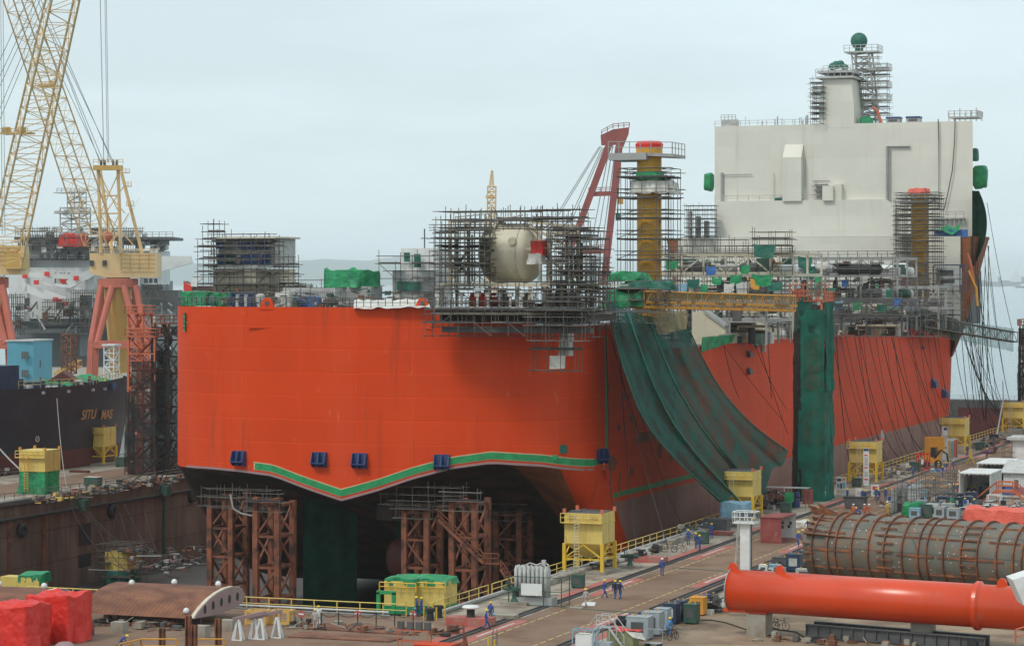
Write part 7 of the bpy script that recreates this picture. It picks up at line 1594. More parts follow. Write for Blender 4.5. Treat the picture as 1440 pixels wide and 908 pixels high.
q.tube((-.65,.4,1.35),(.65,.4,1.35),.03,5); single_parts('hand_cart','grey hand cart in front of the man in pale blue','cart',G(919,908),[('cart',q,'grmach'),('wheels',MB().tube((-.5,-.45,.13),(-.5,.45,.13),.13,10).tube((.5,-.45,.13),(.5,.45,.13),.13,10),'black')])
# gas cylinder rack
e = thing('gas_cylinder_rack','caged rack of tall grey gas cylinders with a white notice beside the dock railing','cylinder rack',G(752,850),0)
for k in range(8):
    for j in range(3):
        q = MB(); q.lathe((-1.75+k*.42,-.3+j*.42,.75),(0,0,1),[(.18,0),(.18,2.5),(.08,2.75),(.05,2.9)],8); part('cylinder', q, M['lgrey'], e, local=True, smooth=True)
q = MB(); q.box(-2.0,-.7,0,1.9,.9,.75); part('base', q, M['grey'], e, local=True)
q = MB(); q.box(-.95,-1.12,1.0,1.1,-1.06,2.1); part('notice', q, M['wpaint'], e, local=True)
q = MB()
for x in (-2.2,1.25,3.0):
    q.beam((x,-1.05,0),(x,-1.05,2.7),.08)
for z in (.1,1.4,2.7): q.beam((-2.2,-1.05,z),(3,-1.05,z),.06)
for z in (.1,1.4,2.7): q.beam((3,-1.05,z),(3,1.2,z),.06)
q.beam((3,1.2,0),(3,1.2,2.7),.08); part('cage', q, M['greenp'], e, local=True)
q = MB(); q.path([(-1,0,3.6),(-.4,-.2,3.9),(.2,0,3.7),(.9,.2,4.0),(1.4,0,3.7)],.07,5); q.bxc(.9,0,3.7,.35,.3,.5); part('manifold', q, M['lgrey'], e, local=True)
single_parts('valve_stand','dark green valve pump on a concrete pad left of the gas cylinders','pump',G(730,850),[('pad',MB().box(-1.6,-.7,0,1.0,.8,.3),'conc'),('body',MB().lathe((-.4,0,.3),(0,0,1),[(.45,0),(.3,.3),(.25,1.0),(.5,1.1),(.5,1.3)],12).tube((-1.5,0,1.5),(.9,0,1.5),.2,10),'greenp'),('wheel',MB().lathe((-1.0,0,1.9),(.3,0,1),[(.4,0),(.4,.08)],12).tube((-1,0,1.4),(-.9,0,2),.06,5),'black')])
def bollard(label, px, py, r=.55, m1='wpaint', plinth=True, w=4.0):
    ps_ = [('drum',MB().lathe((0,0,.75 if plinth else 0),(0,0,1),[(.4,0),(.36,.2),(.36,.75)],14),'black'),('cap',MB().lathe((0,0,1.5 if plinth else .75),(0,0,1),[(r*1.25,0),(r*1.4,.1),(r*1.2,.25),(.1,.32)],18),m1)]
    if plinth: ps_.append(('plinth',MB().box(-w/2,-.9,0,w/2,.9,.75),'redmark'))
    return single_parts('bollard', label, 'bollard', G(px,py), ps_)
bollard('white capped mooring bollard on a worn red plinth near the yellow low bins', 662,879)
single_parts('bollard','mooring bollard on a worn pink plinth right of the nearest hopper','bollard',G(915,790),[('plinth',MB().box(-1.7,-.8,0,1.7,.8,.6),'redmark'),('drum',MB().lathe((-1.1,0,.6),(0,0,1),[(.35,0),(.3,.5),(.5,.55),(.5,.7)],12),'black')])
single_parts('valve_stand','dark green valve pump beside the nearest hopper','pump',G(886,798),[('pad',MB().box(-1.2,-.6,0,1.2,.6,.25),'conc'),('body',MB().lathe((0,0,.25),(0,0,1),[(.4,0),(.25,.3),(.2,.9),(.45,1),(.45,1.2)],12).tube((-1,0,1.2),(.9,0,1.2),.18,10),'greenp'),('wheel',MB().tube((-.6,0,1.2),(-.6,0,1.9),.05,5).lathe((-.6,0,1.9),(0,0,1),[(.35,0),(.35,.06)],12),'dgrey')])
for k,(px,py,l_) in enumerate(((605,872,'small black bollard left of a white capped one on the dock head'),(617,868,'black yellow striped bollard right of the low yellow bins'))):
    single_parts('dock_fitting',l_,'bollard',G(px,py),[('drum',MB().lathe((0,0,0),(0,0,1),[(.35,0),(.3,.8),(.42,.85),(.42,1.1)],12),'black'),('bars',MB().tube((.6,0,0),(.6,0,1.2),.07,5).tube((-.6,0,0),(-.6,0,1.2),.07,5),'yellow2')])
single('pallet', MB().box(-1.3,-.6,0,1.1,.6,.35), M['conc'], 'pale concrete slab beside the two men walking by the bollard', 'slab', loc=G(710,869))
# maroon open container
a = G(1066,763); cnt = thing('shipping_container','maroon shipping container with its right end open, white inside','container',(a.x,a.y,0)); W_, D_, H_ = 3.2, 5.6, 2.9
ax_ = G(1107,758); dv = (ax_-a); rz = -.05; cnt.rotation_euler = (0,0,rz)
fx = 2.45
for nm,bx in (('wall',(0,0,.1,fx*1.0,.06,H_)),('wall',(0,D_,.1,fx,D_+.06,H_)),('wall',(-.06,0,.1,0,D_+.06,H_)),('roof',(-.12,-.12,H_,fx+.05,D_+.15,H_+.12)),('floor',(0,0,.0,fx,D_,.15))): part(nm, MB().box(*bx), M['redbox'], cnt, local=True)
part('lining', MB().box(.02,D_-.05,.15,fx-.02,D_-.01,H_-.02).box(.01,.07,.15,.05,D_-.06,H_-.02), M['wpaint'], cnt, local=True)
for (x,z) in ((.7,1.2),(.7,1.7),(1.5,1.3),(1.7,1.7)): part('switch_panel', MB().box(x,D_-.12,z,x+.3,D_-.051,z+.35), M['dgrey'], cnt, local=True)
for p_ in (a,): cnt.location = V((G(1070,763).x, G(1070,763).y, 0))
# white light post with platform
e = thing('light_post','white square post carrying a railed lamp platform behind the orange pipe','light post',G(1049,803))
part('post', MB().box(-.5,-.5,0,.5,.5,5.0), M['wpaint'], e, local=True); q = MB(); q.box(-1.2,-.9,5,1.2,.9,5.15); railing(q,[(-1.2,-.9,5.1),(1.2,-.9,5.1),(1.2,.9,5.1),(-1.2,.9,5.1),(-1.2,-.9,5.1)],1.1,.8,.05); part('platform', q, M['wpaint'], e, local=True)
pl_ = [c for c in e.children if c.name.startswith('platform')][0]
for x in (-.5,.45,1.25): q = MB(); q.box(x-.3,-.3,5.6,x+.3,.1,6.1); part('floodlight', q, M['dgrey'], pl_, local=True)
q = MB()
for y in (1.0,1.5): q.tube((-1.5,y,0),(-1.1,y,5.2),.05,5)
for k in range(14): q.tube((-1.5+k*.03,1.0,.35+k*.36),(-1.5+k*.03,1.5,.35+k*.36),.03,4)
part('ladder', q, M['lgrey'], e, local=True); part('cable_run', MB().tube((.6,0,0),(.6,0,5),.06,5), M['dgrey'], e, local=True)
single('bag_heap', drape(tuple(G(1111,742)), 2.3,1.6,.75,77,.3,.25,.4,.05), M['wtarp'], 'heap of white bags on the paving right of the maroon container', 'bags', smooth=True)
# machinery around the second hopper
single('sheeted_machine', drape(tuple(G(1008,741)+V((0,1,1.1))), 3.4,3,1.8,78,.2,.4,.3,.3), M['lbtarp'], 'machine under a pale blue sheet by the dock edge left of the maroon container', 'sheeted machine', smooth=True)
single('mooring_float', MB().ext([(-1.8,-.6,.5),(1.8,-.6,.5),(1.3,-.4,0),(-1.3,-.4,0)],(0,1.2,0)), M['redmark'], 'pink boat shaped float on the quay below the blue sheeted machine', 'float', loc=G(1012,752))
cabinet('grey engine block on the quay above the pink float', 1010,748,2.6,1.6,1.6,'dgrey','engine','engine',group=None,lugs=False)
heap('hose_pile','big tangle of black hoses between the second hopper and the green netted tower','hose pile',tuple(G(1075,712)),5.5,9,1.7,260,['rust','dgrey','lgrey','black'],44)
heap('hose_pile','tangled hoses and pipes at the dock edge left of the blue sheeted machine','hose pile',tuple(G(985,748)),3,7,1.0,90,['black','dgrey','lgrey'],45)
e = thing('shelter','light scaffold shelter with a corrugated roof at the foot of the green netted tower','shelter',G(1108,714)); q = MB()
for x in (-2.6,0,2.6):
    for y in (-.9,.9): q.tube((x,y,0),(x,y,2.7),.05,5)
for y in (-.9,.9): q.tube((-2.6,y,1.3),(2.6,y,1.3),.04,4)
part('frame', q, M['scaf'], e, local=True); part('roof', MB().box(-2.9,-1.1,2.7,2.9,1.1,2.76), M['grey'], e, local=True)
single('waste_bin', MB().box(-.5,-.5,1.0,.5,.5,2.2).box(-.3,-.3,0,.3,.3,1.0), M['gtarp'], 'bright green plastic chute bin under the scaffold shelter', 'bin', loc=G(1110,716))
single('oil_drum', MB().lathe((0,0,0),(0,0,1),[(.55,0),(.6,.5),(.55,1),(.6,1.5),(.5,2.0)],14), M['bluebox'], 'tall blue plastic drum under the scaffold shelter', 'drum', loc=G(1119,713))
single('red_tank', MB().box(-.6,-.5,0,.6,.5,1.9), M['redbox'], 'dark red box at the right end of the scaffold shelter', 'box', loc=G(1136,708))
# banners and notices
def board(label, px0, px1, pt, pb, cols, name='banner', z0=None, legs=True):
    a = G((px0+px1)/2, pb); w = (px1-px0)*(F*HC/(pb-HY))/F; h = (pb-pt)*(F*HC/(pb-HY))/F; e = thing(name, label, 'banner', a, TH*.4)
    part('board', MB().box(-w/2,-.04,.15,w/2,.04,h), M['wpaint'], e, local=True)
    for (x0,z0_,x1,z1,m_) in cols: part('print', MB().box(-w/2+x0*w,-.07,.15+z0_*(h-.15),-w/2+x1*w,-.041,.15+z1*(h-.15)), M[m_], e, local=True)
    for x in (-w/2+.05,w/2-.05): part('post', MB().tube((x,.1,0),(x,.1,h+.1),.05,5), M['grey'], e, local=True)
    return e
board('white poster board with blue and brown pictures right of the green netted tower',1176,1190,670,697,[(.1,.75,.5,.9,'bluebox'),(.08,.4,.35,.62,'lbtarp'),(.4,.35,.6,.65,'dgrey'),(.65,.4,.92,.7,'lbtarp'),(.1,.1,.9,.28,'beige'),(.6,.78,.9,.92,'orm')])
board('tall narrow white banner standing before the hopper leg, red and grey print',1214,1222,630,684,[(.05,.93,.95,.99,'bluebox'),(.25,.55,.8,.76,'lgrey'),(.2,.8,.75,.83,'red'),(.2,.47,.8,.5,'red'),(.2,.25,.8,.38,'lgrey'),(.2,.15,.8,.19,'red')])
board('tall narrow white banner left of the colourful poster board',1325,1332,600,648,[(.3,.9,.95,.98,'bluebox'),(.15,.55,.85,.75,'lgrey'),(.1,.35,.9,.4,'redmark')])
board('wide poster board with pink, yellow and blue panels near the farther hoppers',1331,1347,616,647,[(0,0,.16,.95,'wpaint'),(.18,.05,.36,.9,'yellow2'),(.38,.05,.6,.85,'lbtarp'),(.62,.1,.75,.9,'rtarp'),(.77,.1,.98,.95,'pink')])
board('white notice board beside the green cabinet near the red cage',1274,1278,651,664,[(.2,.2,.8,.8,'lgrey')])
board('white notice board in a red frame behind the walking men',1225,1236,681,699,[(.2,.55,.8,.85,'red'),(.2,.15,.8,.4,'lgrey')])
board('white box like notice left of the red framed one',1203,1212,686,701,[(.2,.3,.8,.7,'lgrey')])
board('small red and white warning sign at the foot of the green netted tower',1168,1172,690,700,[(.2,.4,.8,.8,'red')])
# skips, cages, machines on the far quay
single_parts('skip','dark grey open skip on the paving before the white notices','skip',G(1203,714),[('tub',MB().ext([(-1.2,-.9,.1),(1.2,-.9,.1),(1.45,-.9,1.4),(-1.45,-.9,1.4)],(0,1.8,0)),'dgrey'),('rim',MB().box(-1.5,-.95,1.4,1.5,.95,1.5),'black')])
q = MB()
for x in (-.9,0,.9):
    for y in (-.9,.9): q.beam((x,y,0),(x,y,2.5),.14)
for z in (.1,1.2,2.4):
    for y in (-.9,.9): q.beam((-.9,y,z),(.9,y,z),.14)
    for x in (-.9,.9): q.beam((x,-.9,z),(x,.9,z),.14)
single_parts('tool_cage','bright red steel cage left of the yellow loader','cage',G(1298,659),[('cage',q,'red'),('notice',MB().box(-.1,-1.05,.8,.3,-.98,1.6),'wpaint'),('load',MB().box(-.7,-.7,.1,.7,.7,1.4),'dgrey')])
q = MB(); q.box(-1.5,-1,2.0,1.5,1,4.6)
single_parts('loader','yellow loader machine with an orange hood and black arm beside the red cage','loader',G(1313,656),[('hood',MB().box(-1.6,.6,2.2,1.6,1.2,4.8),'orm'),('body',MB().box(-1.3,-1,.7,1.1,1.2,2.0),'orm'),('cab',MB().ext([(-.3,-1.02,1.6),(.6,-1.02,1.6),(.5,-1.02,3.2),(-.3,-1.02,3.2)],(0,1.6,0)),'glass'),('wheel',MB().tube((-1,-1.2,.6),(-1,-.8,.6),.6,14),'black'),('wheel',MB().tube((.9,-1.2,.6),(.9,-.8,.6),.6,14),'black'),('arm',MB().path([(.3,-1,1.5),(1.4,-1.1,2.8),(2.4,-1.2,2.2),(2.6,-1.2,.6)],.16,6),'black'),('bucket',MB().ext([(2.2,-1.8,0),(3.0,-1.8,.1),(3.0,-1.8,.8),(2.3,-1.8,.9)],(0,1.3,0)),'orm')])
single_parts('a_frame_sign','tall yellow A-frame sign standing alone on the far paving','sign',G(1365,652),[('sign',MB().box(-.25,-.05,.9,.25,.05,2.5),'yellow'),('legs',MB().tube((-.7,-.3,0),(-.1,0,1.2),.08,5).tube((.7,-.3,0),(.1,0,1.2),.08,5).tube((-.5,.4,0),(0,.05,1.2),.08,5).tube((.5,.4,0),(0,.05,1.2),.08,5),'yellow2')])
q = MB(); q.box(-1.2,-.5,.85,1.2,.5,.92)
for x in (-1.1,1.1):
    for y in (-.4,.4): q.tube((x,y,0),(x,y,.85),.04,4)
single_parts('work_table','grey work table with blue bundles behind two workers','table',G(1318,671),[('table',q,'grey'),('bundle',MB().sph((-.7,0,1.15),.35,8,6,(1.2,1,.8)),'lbtarp'),('bundle',MB().sph((.1,0,1.1),.28,8,6,(1.2,1,.8)),'btarp'),('bundle',MB().sph((.8,0,1.1),.28,8,6),'wtarp')])
heap('gear_pile','pallets, plates and hoses strewn along the kerb beyond the hopper with the banner','gear',tuple(G(1258,668)),4,22,.9,150,['rust','dgrey','lgrey','conc'],46,long=1.0)
heap('gear_pile','dark gear along the far quay edge beyond the poster boards','gear',tuple(G(1395,625)),3.5,26,1.0,120,['black','dgrey','rust','conc'],47,long=1.0)
heap('gear_pile','red hoses and plates by the far green cabinet','gear',tuple(G(1392,637)),2,5,.6,40,['redmark','hullr','dgrey'],48)
heap('gear_pile','hoses and baskets along the west pier edge beside the dark netted tower','gear',tuple(G(165,690)),4,34,1.0,200,['black','dgrey','rust','conc'],49,long=1.0)
heap('gear_pile','pale hoses and planks at the far left of the west pier','gear',tuple(G(20,665)),3.5,30,.9,120,['conc','dgrey','rust','lgrey'],50,long=1.0)
heap('gear_pile','small gear along the west dock edge near the sheeted hopper','gear',tuple(G(105,700)),2.4,20,.7,90,['conc','dgrey','rust','yellow'],51,long=.8)
heap('gear_pile','hoses and valves along the quay edge between the nearest hopper and the bicycles','gear',(EX+3.2,262,0),1.4,22,.5,90,['black','dgrey','lgrey','rust'],52,long=.8)
# white containers, building, tower block
def opencont(label, px, py, w, d, h, rz, front=True):
    e = thing('white_container', label, 'container', G(px,py), rz, 'white containers on the quay')
    for nm,bx in (('wall',(w-.08,0,.1,w,d,h)),('wall',(0,0,.1,.08,d,h)),('wall',(.08,d-.08,.1,w-.08,d,h)),('roof',(-.1,-.1,h,w+.1,d+.1,h+.14)),('floor',(0,0,0,w,d,.12))): part(nm, MB().box(*bx), M['wpaint'], e, local=True)
    q = MB()
    for k in range(12): q.box(w,.2+k*(d-.4)/12,.2,w+.05,.3+k*(d-.4)/12,h-.05)
    for k in range(7): q.box(.1+k*w/7,-.08,h-.2,.22+k*w/7,-.0,h+.0)
    part('ribs', q, M['lgrey'], e, local=True)
    part('contents', MB().box(.3,d*.45,.12,1.2,d*.8,1.1).box(w*.55,d*.5,.12,w*.8,d*.9,2.2).box(w*.35,d*.8,.12,w*.5,d*.95,1.6), M['dgrey'], e, local=True)
    part('equipment', MB().bxc(w*.25,d*.3,.12,.7,.5,.9), M['grmach'], e, local=True); return e
opencont('open fronted white container full of men, nearer of the two', 1349,706,4.2,9.0,3.9,-.0)
opencont('open fronted white container behind the one full of men', 1374,690,4.2,11.0,3.9,-.0)
e = thing('site_office','long white corrugated site office with a grey roof and blue base at the right edge','building',G(1411,696)); 
q = MB(); q.box(0,0,0,12,12,3.2); part('wall', q, M['wpaint'], e, local=True); part('blue_band', MB().box(-.02,-.03,.0,12,-.001,1.2), M['btarp'], e, local=True)
q = MB(); q.ext([(-.3,-.5,3.15),(12,-.5,3.15),(12,5,4.6),(-.3,5,4.6)],(0,0,.1)); 
part('roof', q, M['lgrey'], e, local=True); q = MB(); q.box(1.5,-.06,0,2.1,-.03,2.2); part('door', q, M['dgrey'], e, local=True)
q = MB()
for k in range(40): q.box(k*.3,-.05,1.2,k*.3+.05,0,3.1)
part('corrugation', q, M['lgrey'], e, local=True)
e = thing('white_block','tall plain white block with a flat projecting roof at the right edge','building',G(1424,668)); part('wall', MB().box(0,0,0,10,6,5.5), M['wpaint'], e, local=True); part('roof', MB().box(-.8,-.8,5.5,10,6,5.9), M['lgrey'], e, local=True); part('roof_unit', MB().box(1.3,1,6.3,2.8,2,7.2).box(1.9,1.3,5.9,2.1,1.6,6.3), M['dgrey'], e, local=True)
q = MB()
for y in (0,1.6):
    q.beam((-2.6,y,0),(0,y,2.2),.1,.2); q.beam((2.2,y,2.2),(5,y,0),.12,.3)
    for (a,b) in (((-2.6,y,1.1),(0,y,3.3)),((0,y,3.3),(2.2,y,3.3)),((2.2,y,3.3),(5,y,1.1)),((0,y,2.75),(2.2,y,2.75)),((0,y,0),(0,y,3.3)),((2.2,y,0),(2.2,y,3.3))): q.tube(a,b,.07,5)
    for k in range(8): q.tube((2.2+k*.35,y,2.2-k*.275),(2.2+k*.35,y,3.3-k*.275),.05,4)
q.box(0,0,1.9,2.2,1.6,2.2); single('stair_platform', q, M['osteel'], 'bright orange crossover stair platform right of the white containers', 'stair', loc=G(1401,712))
q = MB()
for x in (0,1.7):
    for y in (0,1.2): q.beam((x,y,0),(x,y,2.6),.1)
for z in (.1,.9,1.8,2.6): q.beam((0,0,z),(1.7,0,z),.08); q.beam((0,1.2,z),(1.7,1.2,z),.08)
single('white_rack', q, M['wpaint'], 'white steel rack at the left of the tangle before the orange stair', 'rack', loc=G(1388,724))
single_parts('work_table','long grey bench of planks right of the orange stair','table',G(1424,712),[('top',MB().box(-2,-.8,1.3,4,.8,1.5).box(-1.8,-.7,.9,4,.7,1.0),'lgrey'),('leg',MB().box(-1.6,-.6,0,-1.3,.6,1.3).box(2,-.6,0,2.3,.6,1.3),'dgrey')])
heap('gear_pile','dark tangle of engines, hoses and white tanks below the orange stair','gear',tuple(G(1412,727)),8,7,1.7,220,['dgrey','black','wpaint','lgrey'],53,long=1.0)
rr = random.Random(66)
spots = [(1318,724,'navy'),(1327,719,'navy'),(1336,714,'navy'),(1345,716,'navy'),(1353,712,'navy'),(1360,717,'navy'),(1366,713,'navy'),(1303,728,'greenp'),(1312,728,'lgrey'),(1322,729,'grmach'),(1287,729,'lbtarp'),(1333,727,'grmach'),(1341,730,'grmach'),(1427,733,'grmach'),(1433,728,'grmach'),(1296,722,'grmach')]
names = ['navy welding set left of the green sheet behind the ribbed cylinder','navy welding set second from the left under the white container front','navy welding set third from the left under the white container front','navy welding set in front of the bending worker','navy welding set below the plank bench by the container','navy welding set beside the worker in the long blue coat','navy welding set at the right end under the open white container','squat green machine behind the ribbed cylinder between blue and white boxes','white upright cabinet behind the ribbed cylinder, right of the squat green machine','grey machine behind the ribbed cylinder right of the white upright cabinet','bright blue box behind the ribbed cylinder between two green sheets','grey machine left of the salmon sheet, farther one','grey machine left of the salmon sheet, nearer one','grey machine right of the salmon sheet, nearer one','grey machine right of the salmon sheet, farther one','grey machine behind the bright blue box']
for (px,py,m_),l_ in zip(spots,names): cabinet(l_, px, py, rr.uniform(1.2,1.6), rr.uniform(1.2,1.6), rr.uniform(1.5,2.1) if m_ == 'navy' else rr.uniform(1.2,1.8), m_, lugs=m_ in ('navy','grmach'))
single('tarpaulin', drape(tuple(G(1352,740)+V((0,1,0))),7.6,3.2,2.0,81,.35,.5,.7,.3), M['rtarp'], 'long salmon red tarpaulin over machines behind the ribbed cylinder', 'tarpaulin', smooth=True)
single('tarpaulin', drape(tuple(G(1268,727)),2.8,2.5,1.7,82,.4,.4,.9,.3), M['gtarp'], 'crumpled bright green tarpaulin behind the middle of the ribbed cylinder', 'tarpaulin', smooth=True)
single('tarpaulin', drape(tuple(G(1323,717)),1.7,1.6,1.4,83,.3,.4,.3,.2), M['gtarp'], 'small bright green sheet among the navy welding sets', 'tarpaulin', smooth=True)
# scaffold pens with white panels
for k,(px0,px1,py,m_,l_) in enumerate(((1253,1269,722,'lgrey','pale mesh panel at the left of the scaffold pen'),(1277,1297,716,'wpaint','tall white panel leaning in the scaffold pen'),(1268,1276,719,'grey','grey panel in the middle of the scaffold pen'))):
    a = G(px0,py); b = G(px1,py-6); q = MB(); q.ext([a,b,b+V((0,0,3.6)),a+V((0,0,3.0))],(.0,.1,0)); single('panel', q, M[m_], l_, 'panel')
scaffold('open tube scaffold pen round white panels on the paving', [(G(1258,724),6.5,5,3.2)], group='scaffold pens on the quay', seed=131, deckp=.05, dens=.8, bz=1.6)
scaffold('open tube scaffold frame right of the white panels', [(G(1296,716),3.6,4,3.6)], group='scaffold pens on the quay', seed=132, deckp=.05, dens=.8, bz=1.8)
scaffold('small tube scaffold frame standing alone in front of the white block', [(G(1409,668),1.6,2,3.6)], group='scaffold pens on the quay', seed=133, deckp=.1, bz=1.8)
scaffold('low tube barrier near the man in white', [(G(1334,686),.9,1.5,2.6)], group='scaffold pens on the quay', seed=134, deckp=0, bz=1.3)
single('water_container', MB().box(-.5,-.5,0,.5,.5,1.6), M['lbtarp'], 'bright blue water container inside the scaffold pen', 'container', loc=G(1301,704))

# ------------------------------------------------------------------ left foreground: rusty shell panels, red sheets, trestles
def shellpanel(label, p0, length, seed, sc=1.0):
    """p0: near lower corner of the end plate; extrudes towards -X; the end plate faces +X"""
    prof = [(0,0),(.6,.45),(1.6,1.0),(3.0,1.6),(4.6,2.05),(6.2,2.3),(7.8,2.35),(9.0,2.15),(9.9,1.75),(10.3,1.25),(10.2,.75),(9.6,.35),(8.5,.1),(6.5,-.12),(4,-.15),(2,-.08)]
    prof = [(y*sc,z*sc*.86) for y,z in prof]
    e = thing('shell_panel', label, 'steel panel', p0, 0, 'rusty curved shell panels'); q = MB()
    top = prof[:9]; vs = []
    for x in [-length*i/10 for i in range(11)]: vs += [(x,y,z) for y,z in top]
    n = len(top); q.add(vs,[(i*n+j,i*n+j+1,(i+1)*n+j+1,(i+1)*n+j) for i in range(10) for j in range(n-1)]); part('curved_plate', q, M['rust'], e, local=True, smooth=True)
    q = MB(); q.ext([(-.02,y,z) for y,z in prof],(.1,0,0)); part('end_plate', q, M['mauve'], e, local=True)
    q = MB(); q.ext([(-length,y,z) for y,z in prof],(.1,0,0)); part('end_plate', q, M['mauve'], e, local=True)
    q = MB()
    for a,b in zip(top,top[1:]): q.beam((-.16,a[0],a[1]+.05),(-.16,b[0],b[1]+.05),.34,.06)
    part('cap_strip', q, M['beige'], e, local=True)
    q = MB(); q.ext([(-length,y,z) for y,z in prof[9:]+[prof[0]]],(length-.03,0,0)); part('underside', q, M['mauve'], e, local=True)
    for k in range(5):
        y = (2.1+k*1.65)*sc; z = (.62+.18*k-.02*k*k)*sc; q = MB(); q.lathe((.085,y,z),(1,0,0),[(.27*sc,0),(.27*sc,.02)],12); q.v = [(x,y+(b-y)*1.0,z+(c-z)*1.5) for x,b,c in q.v]; part('lightening_hole', q, M['black'], e, local=True)
    rn = random.Random(seed)
    for (x,j) in ((-1.0,1),(-length*.5,6),(-length*.12,6),(-length*.8,5)):
        y,z = top[j]; q = MB(); q.lathe((x,y,z-.02),(0,0,1),[(.22,0),(.28,.22),(.2,.42),(.05,.5)],10); part('lifting_knob', q, M['wpaint'], e, local=True, smooth=True)
    return e
p0 = G(272,885); p0.z = .95
shellpanel('rusty curved steel panel lying in full view, with a mauve end plate pierced by holes', p0, 11.6, 1, .95)
p1 = G(4,886); p1 = G(0,890); p1.z = 1.0
shellpanel('second rusty curved panel at the left edge behind the red sheeted boxes', V((G(12,878,.95).x,G(12,878,.95).y,.95)), 12, 2, 1.05)
for k,(px,py,w,h,l_) in enumerate(((122,893,.9,1.2,'dark steel block under the left end of the full view rusty panel'),(168,889,1.2,.95,'concrete block under the middle of the full view rusty panel'),(284,897,1.1,1.1,'flaking concrete block under the near corner of the mauve end plate'),(321,886,1.3,.95,'concrete block under the far side of the mauve end plate'))):
    single('concrete_block', MB().box(-w/2,-.5,0,w/2,.5,h-.01), M['conc' if k else 'dgrey'], l_, 'block', loc=G(px,py))
for k,(px,py,h,l_) in enumerate(((228,912,1.7,'short dark steel post left of the pair before the rusty panel'),(265,916,2.9,'tallest dark steel post before the mauve end plate'),(273,918,2.3,'dark steel post right against the tallest one'),(307,912,2.5,'dark steel post standing right of the flaking block'))):
    q = MB(); q.box(-.22,-.2,0,-.12,.2,h); q.box(.12,-.2,0,.22,.2,h); q.box(-.22,-.03,0,.22,.03,h); single('steel_post', q, M['rustr'], l_, 'post', loc=G(px,py))
single('sheeted_box', drape(tuple(G(33,903)),4.3,4.2,3.9,91,.26,.3,.45,.25), M['red'], 'tall box under a wrinkled red sheet, right of the two at the left edge', 'sheeted box', smooth=True)
single('sheeted_box', drape(tuple(G(-22,915)),3.9,4.2,3.7,92,.28,.3,.45,.25), M['red'], 'box under a wrinkled red sheet cut off by the left edge', 'sheeted box', smooth=True)
single('drum', MB().lathe((0,0,0),(0,0,1),[(.8,0),(.8,.7),(.5,.95),(.1,1.0)],16), M['mauve'], 'round mauve drum top at the bottom edge beside the red sheeted box', 'drum', loc=G(91,919))
def trestle(label, px, py):
    parts_ = []
    for (x,y) in ((-.75,-.6),(.75,.6)):
        q = MB(); q.bxc(x,y,1.55,.3,.3,.2)
        for (dx,dy) in ((-.42,-.3),(.42,-.3),(.42,.3),(-.42,.3)): q.beam((x+dx,y+dy,0),(x+dx*.2,y+dy*.2,1.6),.15)
        q.box(x-.4,y-.34,.0,x+.4,y-.26,.1); parts_.append(('leg_set', q, 'wpaint'))
    q = MB(); q.beam((-1.1,-.9,1.75),(1.1,.9,2.25),.26,.3); parts_.append(('beam', q, 'mauve'))
    return single_parts('trestle', label, 'trestle', G(px,py), parts_, 0, 'white trestles')
trestle('white splayed trestle with a mauve beam, left of the pair', 351,899); trestle('white splayed trestle with a mauve beam, right of the pair', 374,897)
for k,(px,l_) in enumerate(((364,'ochre boxy steel frame behind the white trestles, left of the two'),(397,'ochre boxy steel frame behind the white trestles, right of the two'))):
    q = MB()
    for x in (-.9,.9):
        for y in (-.6,.6): q.beam((x,y,0),(x,y,1.2),.25)
    for z in (.15,1.15):
        for y in (-.6,.6): q.beam((-.9,y,z),(.9,y,z),.22)
        for x in (-.9,.9): q.beam((x,-.6,z),(x,.6,z),.22)
    q.beam((0,-.6,.1),(0,-.6,1.1),.18); single('cradle_stand', q, M['craneo'], l_, 'stand', loc=G(px,877))
# orange rail fences
for k,(a,b,c,l_) in enumerate(((198,248,272,'yellow orange handrail fencing at the bottom edge by the man with the bicycle'),(276,282,315,'yellow orange handrail right of the dark steel posts'))):
    q = MB(); railing(q,[G(a-30,925),G(a,918),G(b,918)] if k == 0 else [G(a,918),G(c,918)],1.15,1.5,.06); single('railing', q, M['orm'], l_, 'railing')
# plates on the dock head, no-entry discs, lights
for k,(c4,l_) in enumerate(((((425,884),(443,876),(600,886),(575,893)),'rusty steel plate lying on the dock head, farther of the two'),(((404,896),(425,889),(567,898),(546,903)),'rusty steel plate lying on the dock head, nearer of the two'))):
    q = MB(); q.ext([G(*p)+V((0,0,.02)) for p in c4],(0,0,.1)); single('steel_plate', q, M['rust'], l_, 'plate')
for k,(px,l_) in enumerate(((424,'red and white no entry disc at the left on the dock head chain'),(503,'red and white no entry disc in the middle of the dock head chain'),(581,'red and white no entry disc at the right of the dock head chain'))):
    e = thing('no_entry_sign', l_, 'sign', G(px,878), 0, 'no entry discs on the dock head'); c = V((0,0,.95)); part('disc', MB().lathe((0,-.05,.95),(0,-1,0),[(.34,0),(.34,.03)],18), M['redmark'], e, local=True); part('white_bar', MB().box(-.25,-.1,.88,.25,-.082,1.02), M['wpaint'], e, local=True); part('post', MB().tube((0,0,0),(0,0,.95),.04,5), M['black'], e, local=True)
q = MB(); xs = [452,476,503,529,555,581]
for i,px in enumerate(xs):
    q.tube(G(px,880),G(px,880)+V((0,0,1.2)),.05,5)
    if i: q.path(catenary(G(xs[i-1],880)+V((0,0,1.1)),G(px,880)+V((0,0,1.1)),.3,6),.03,4)
single('chain_fence', q, M['black'], 'black chain slung between posts across the dock head', 'chain')
e = thing('floodlight_stand','orange steel frame carrying four black floodlights at the bottom edge','floodlights',G(583,915)); q = MB()
for x in (-1.3,1.3):
    for y in (-.4,.4): q.beam((x,y,0),(x,y,1.7),.08)
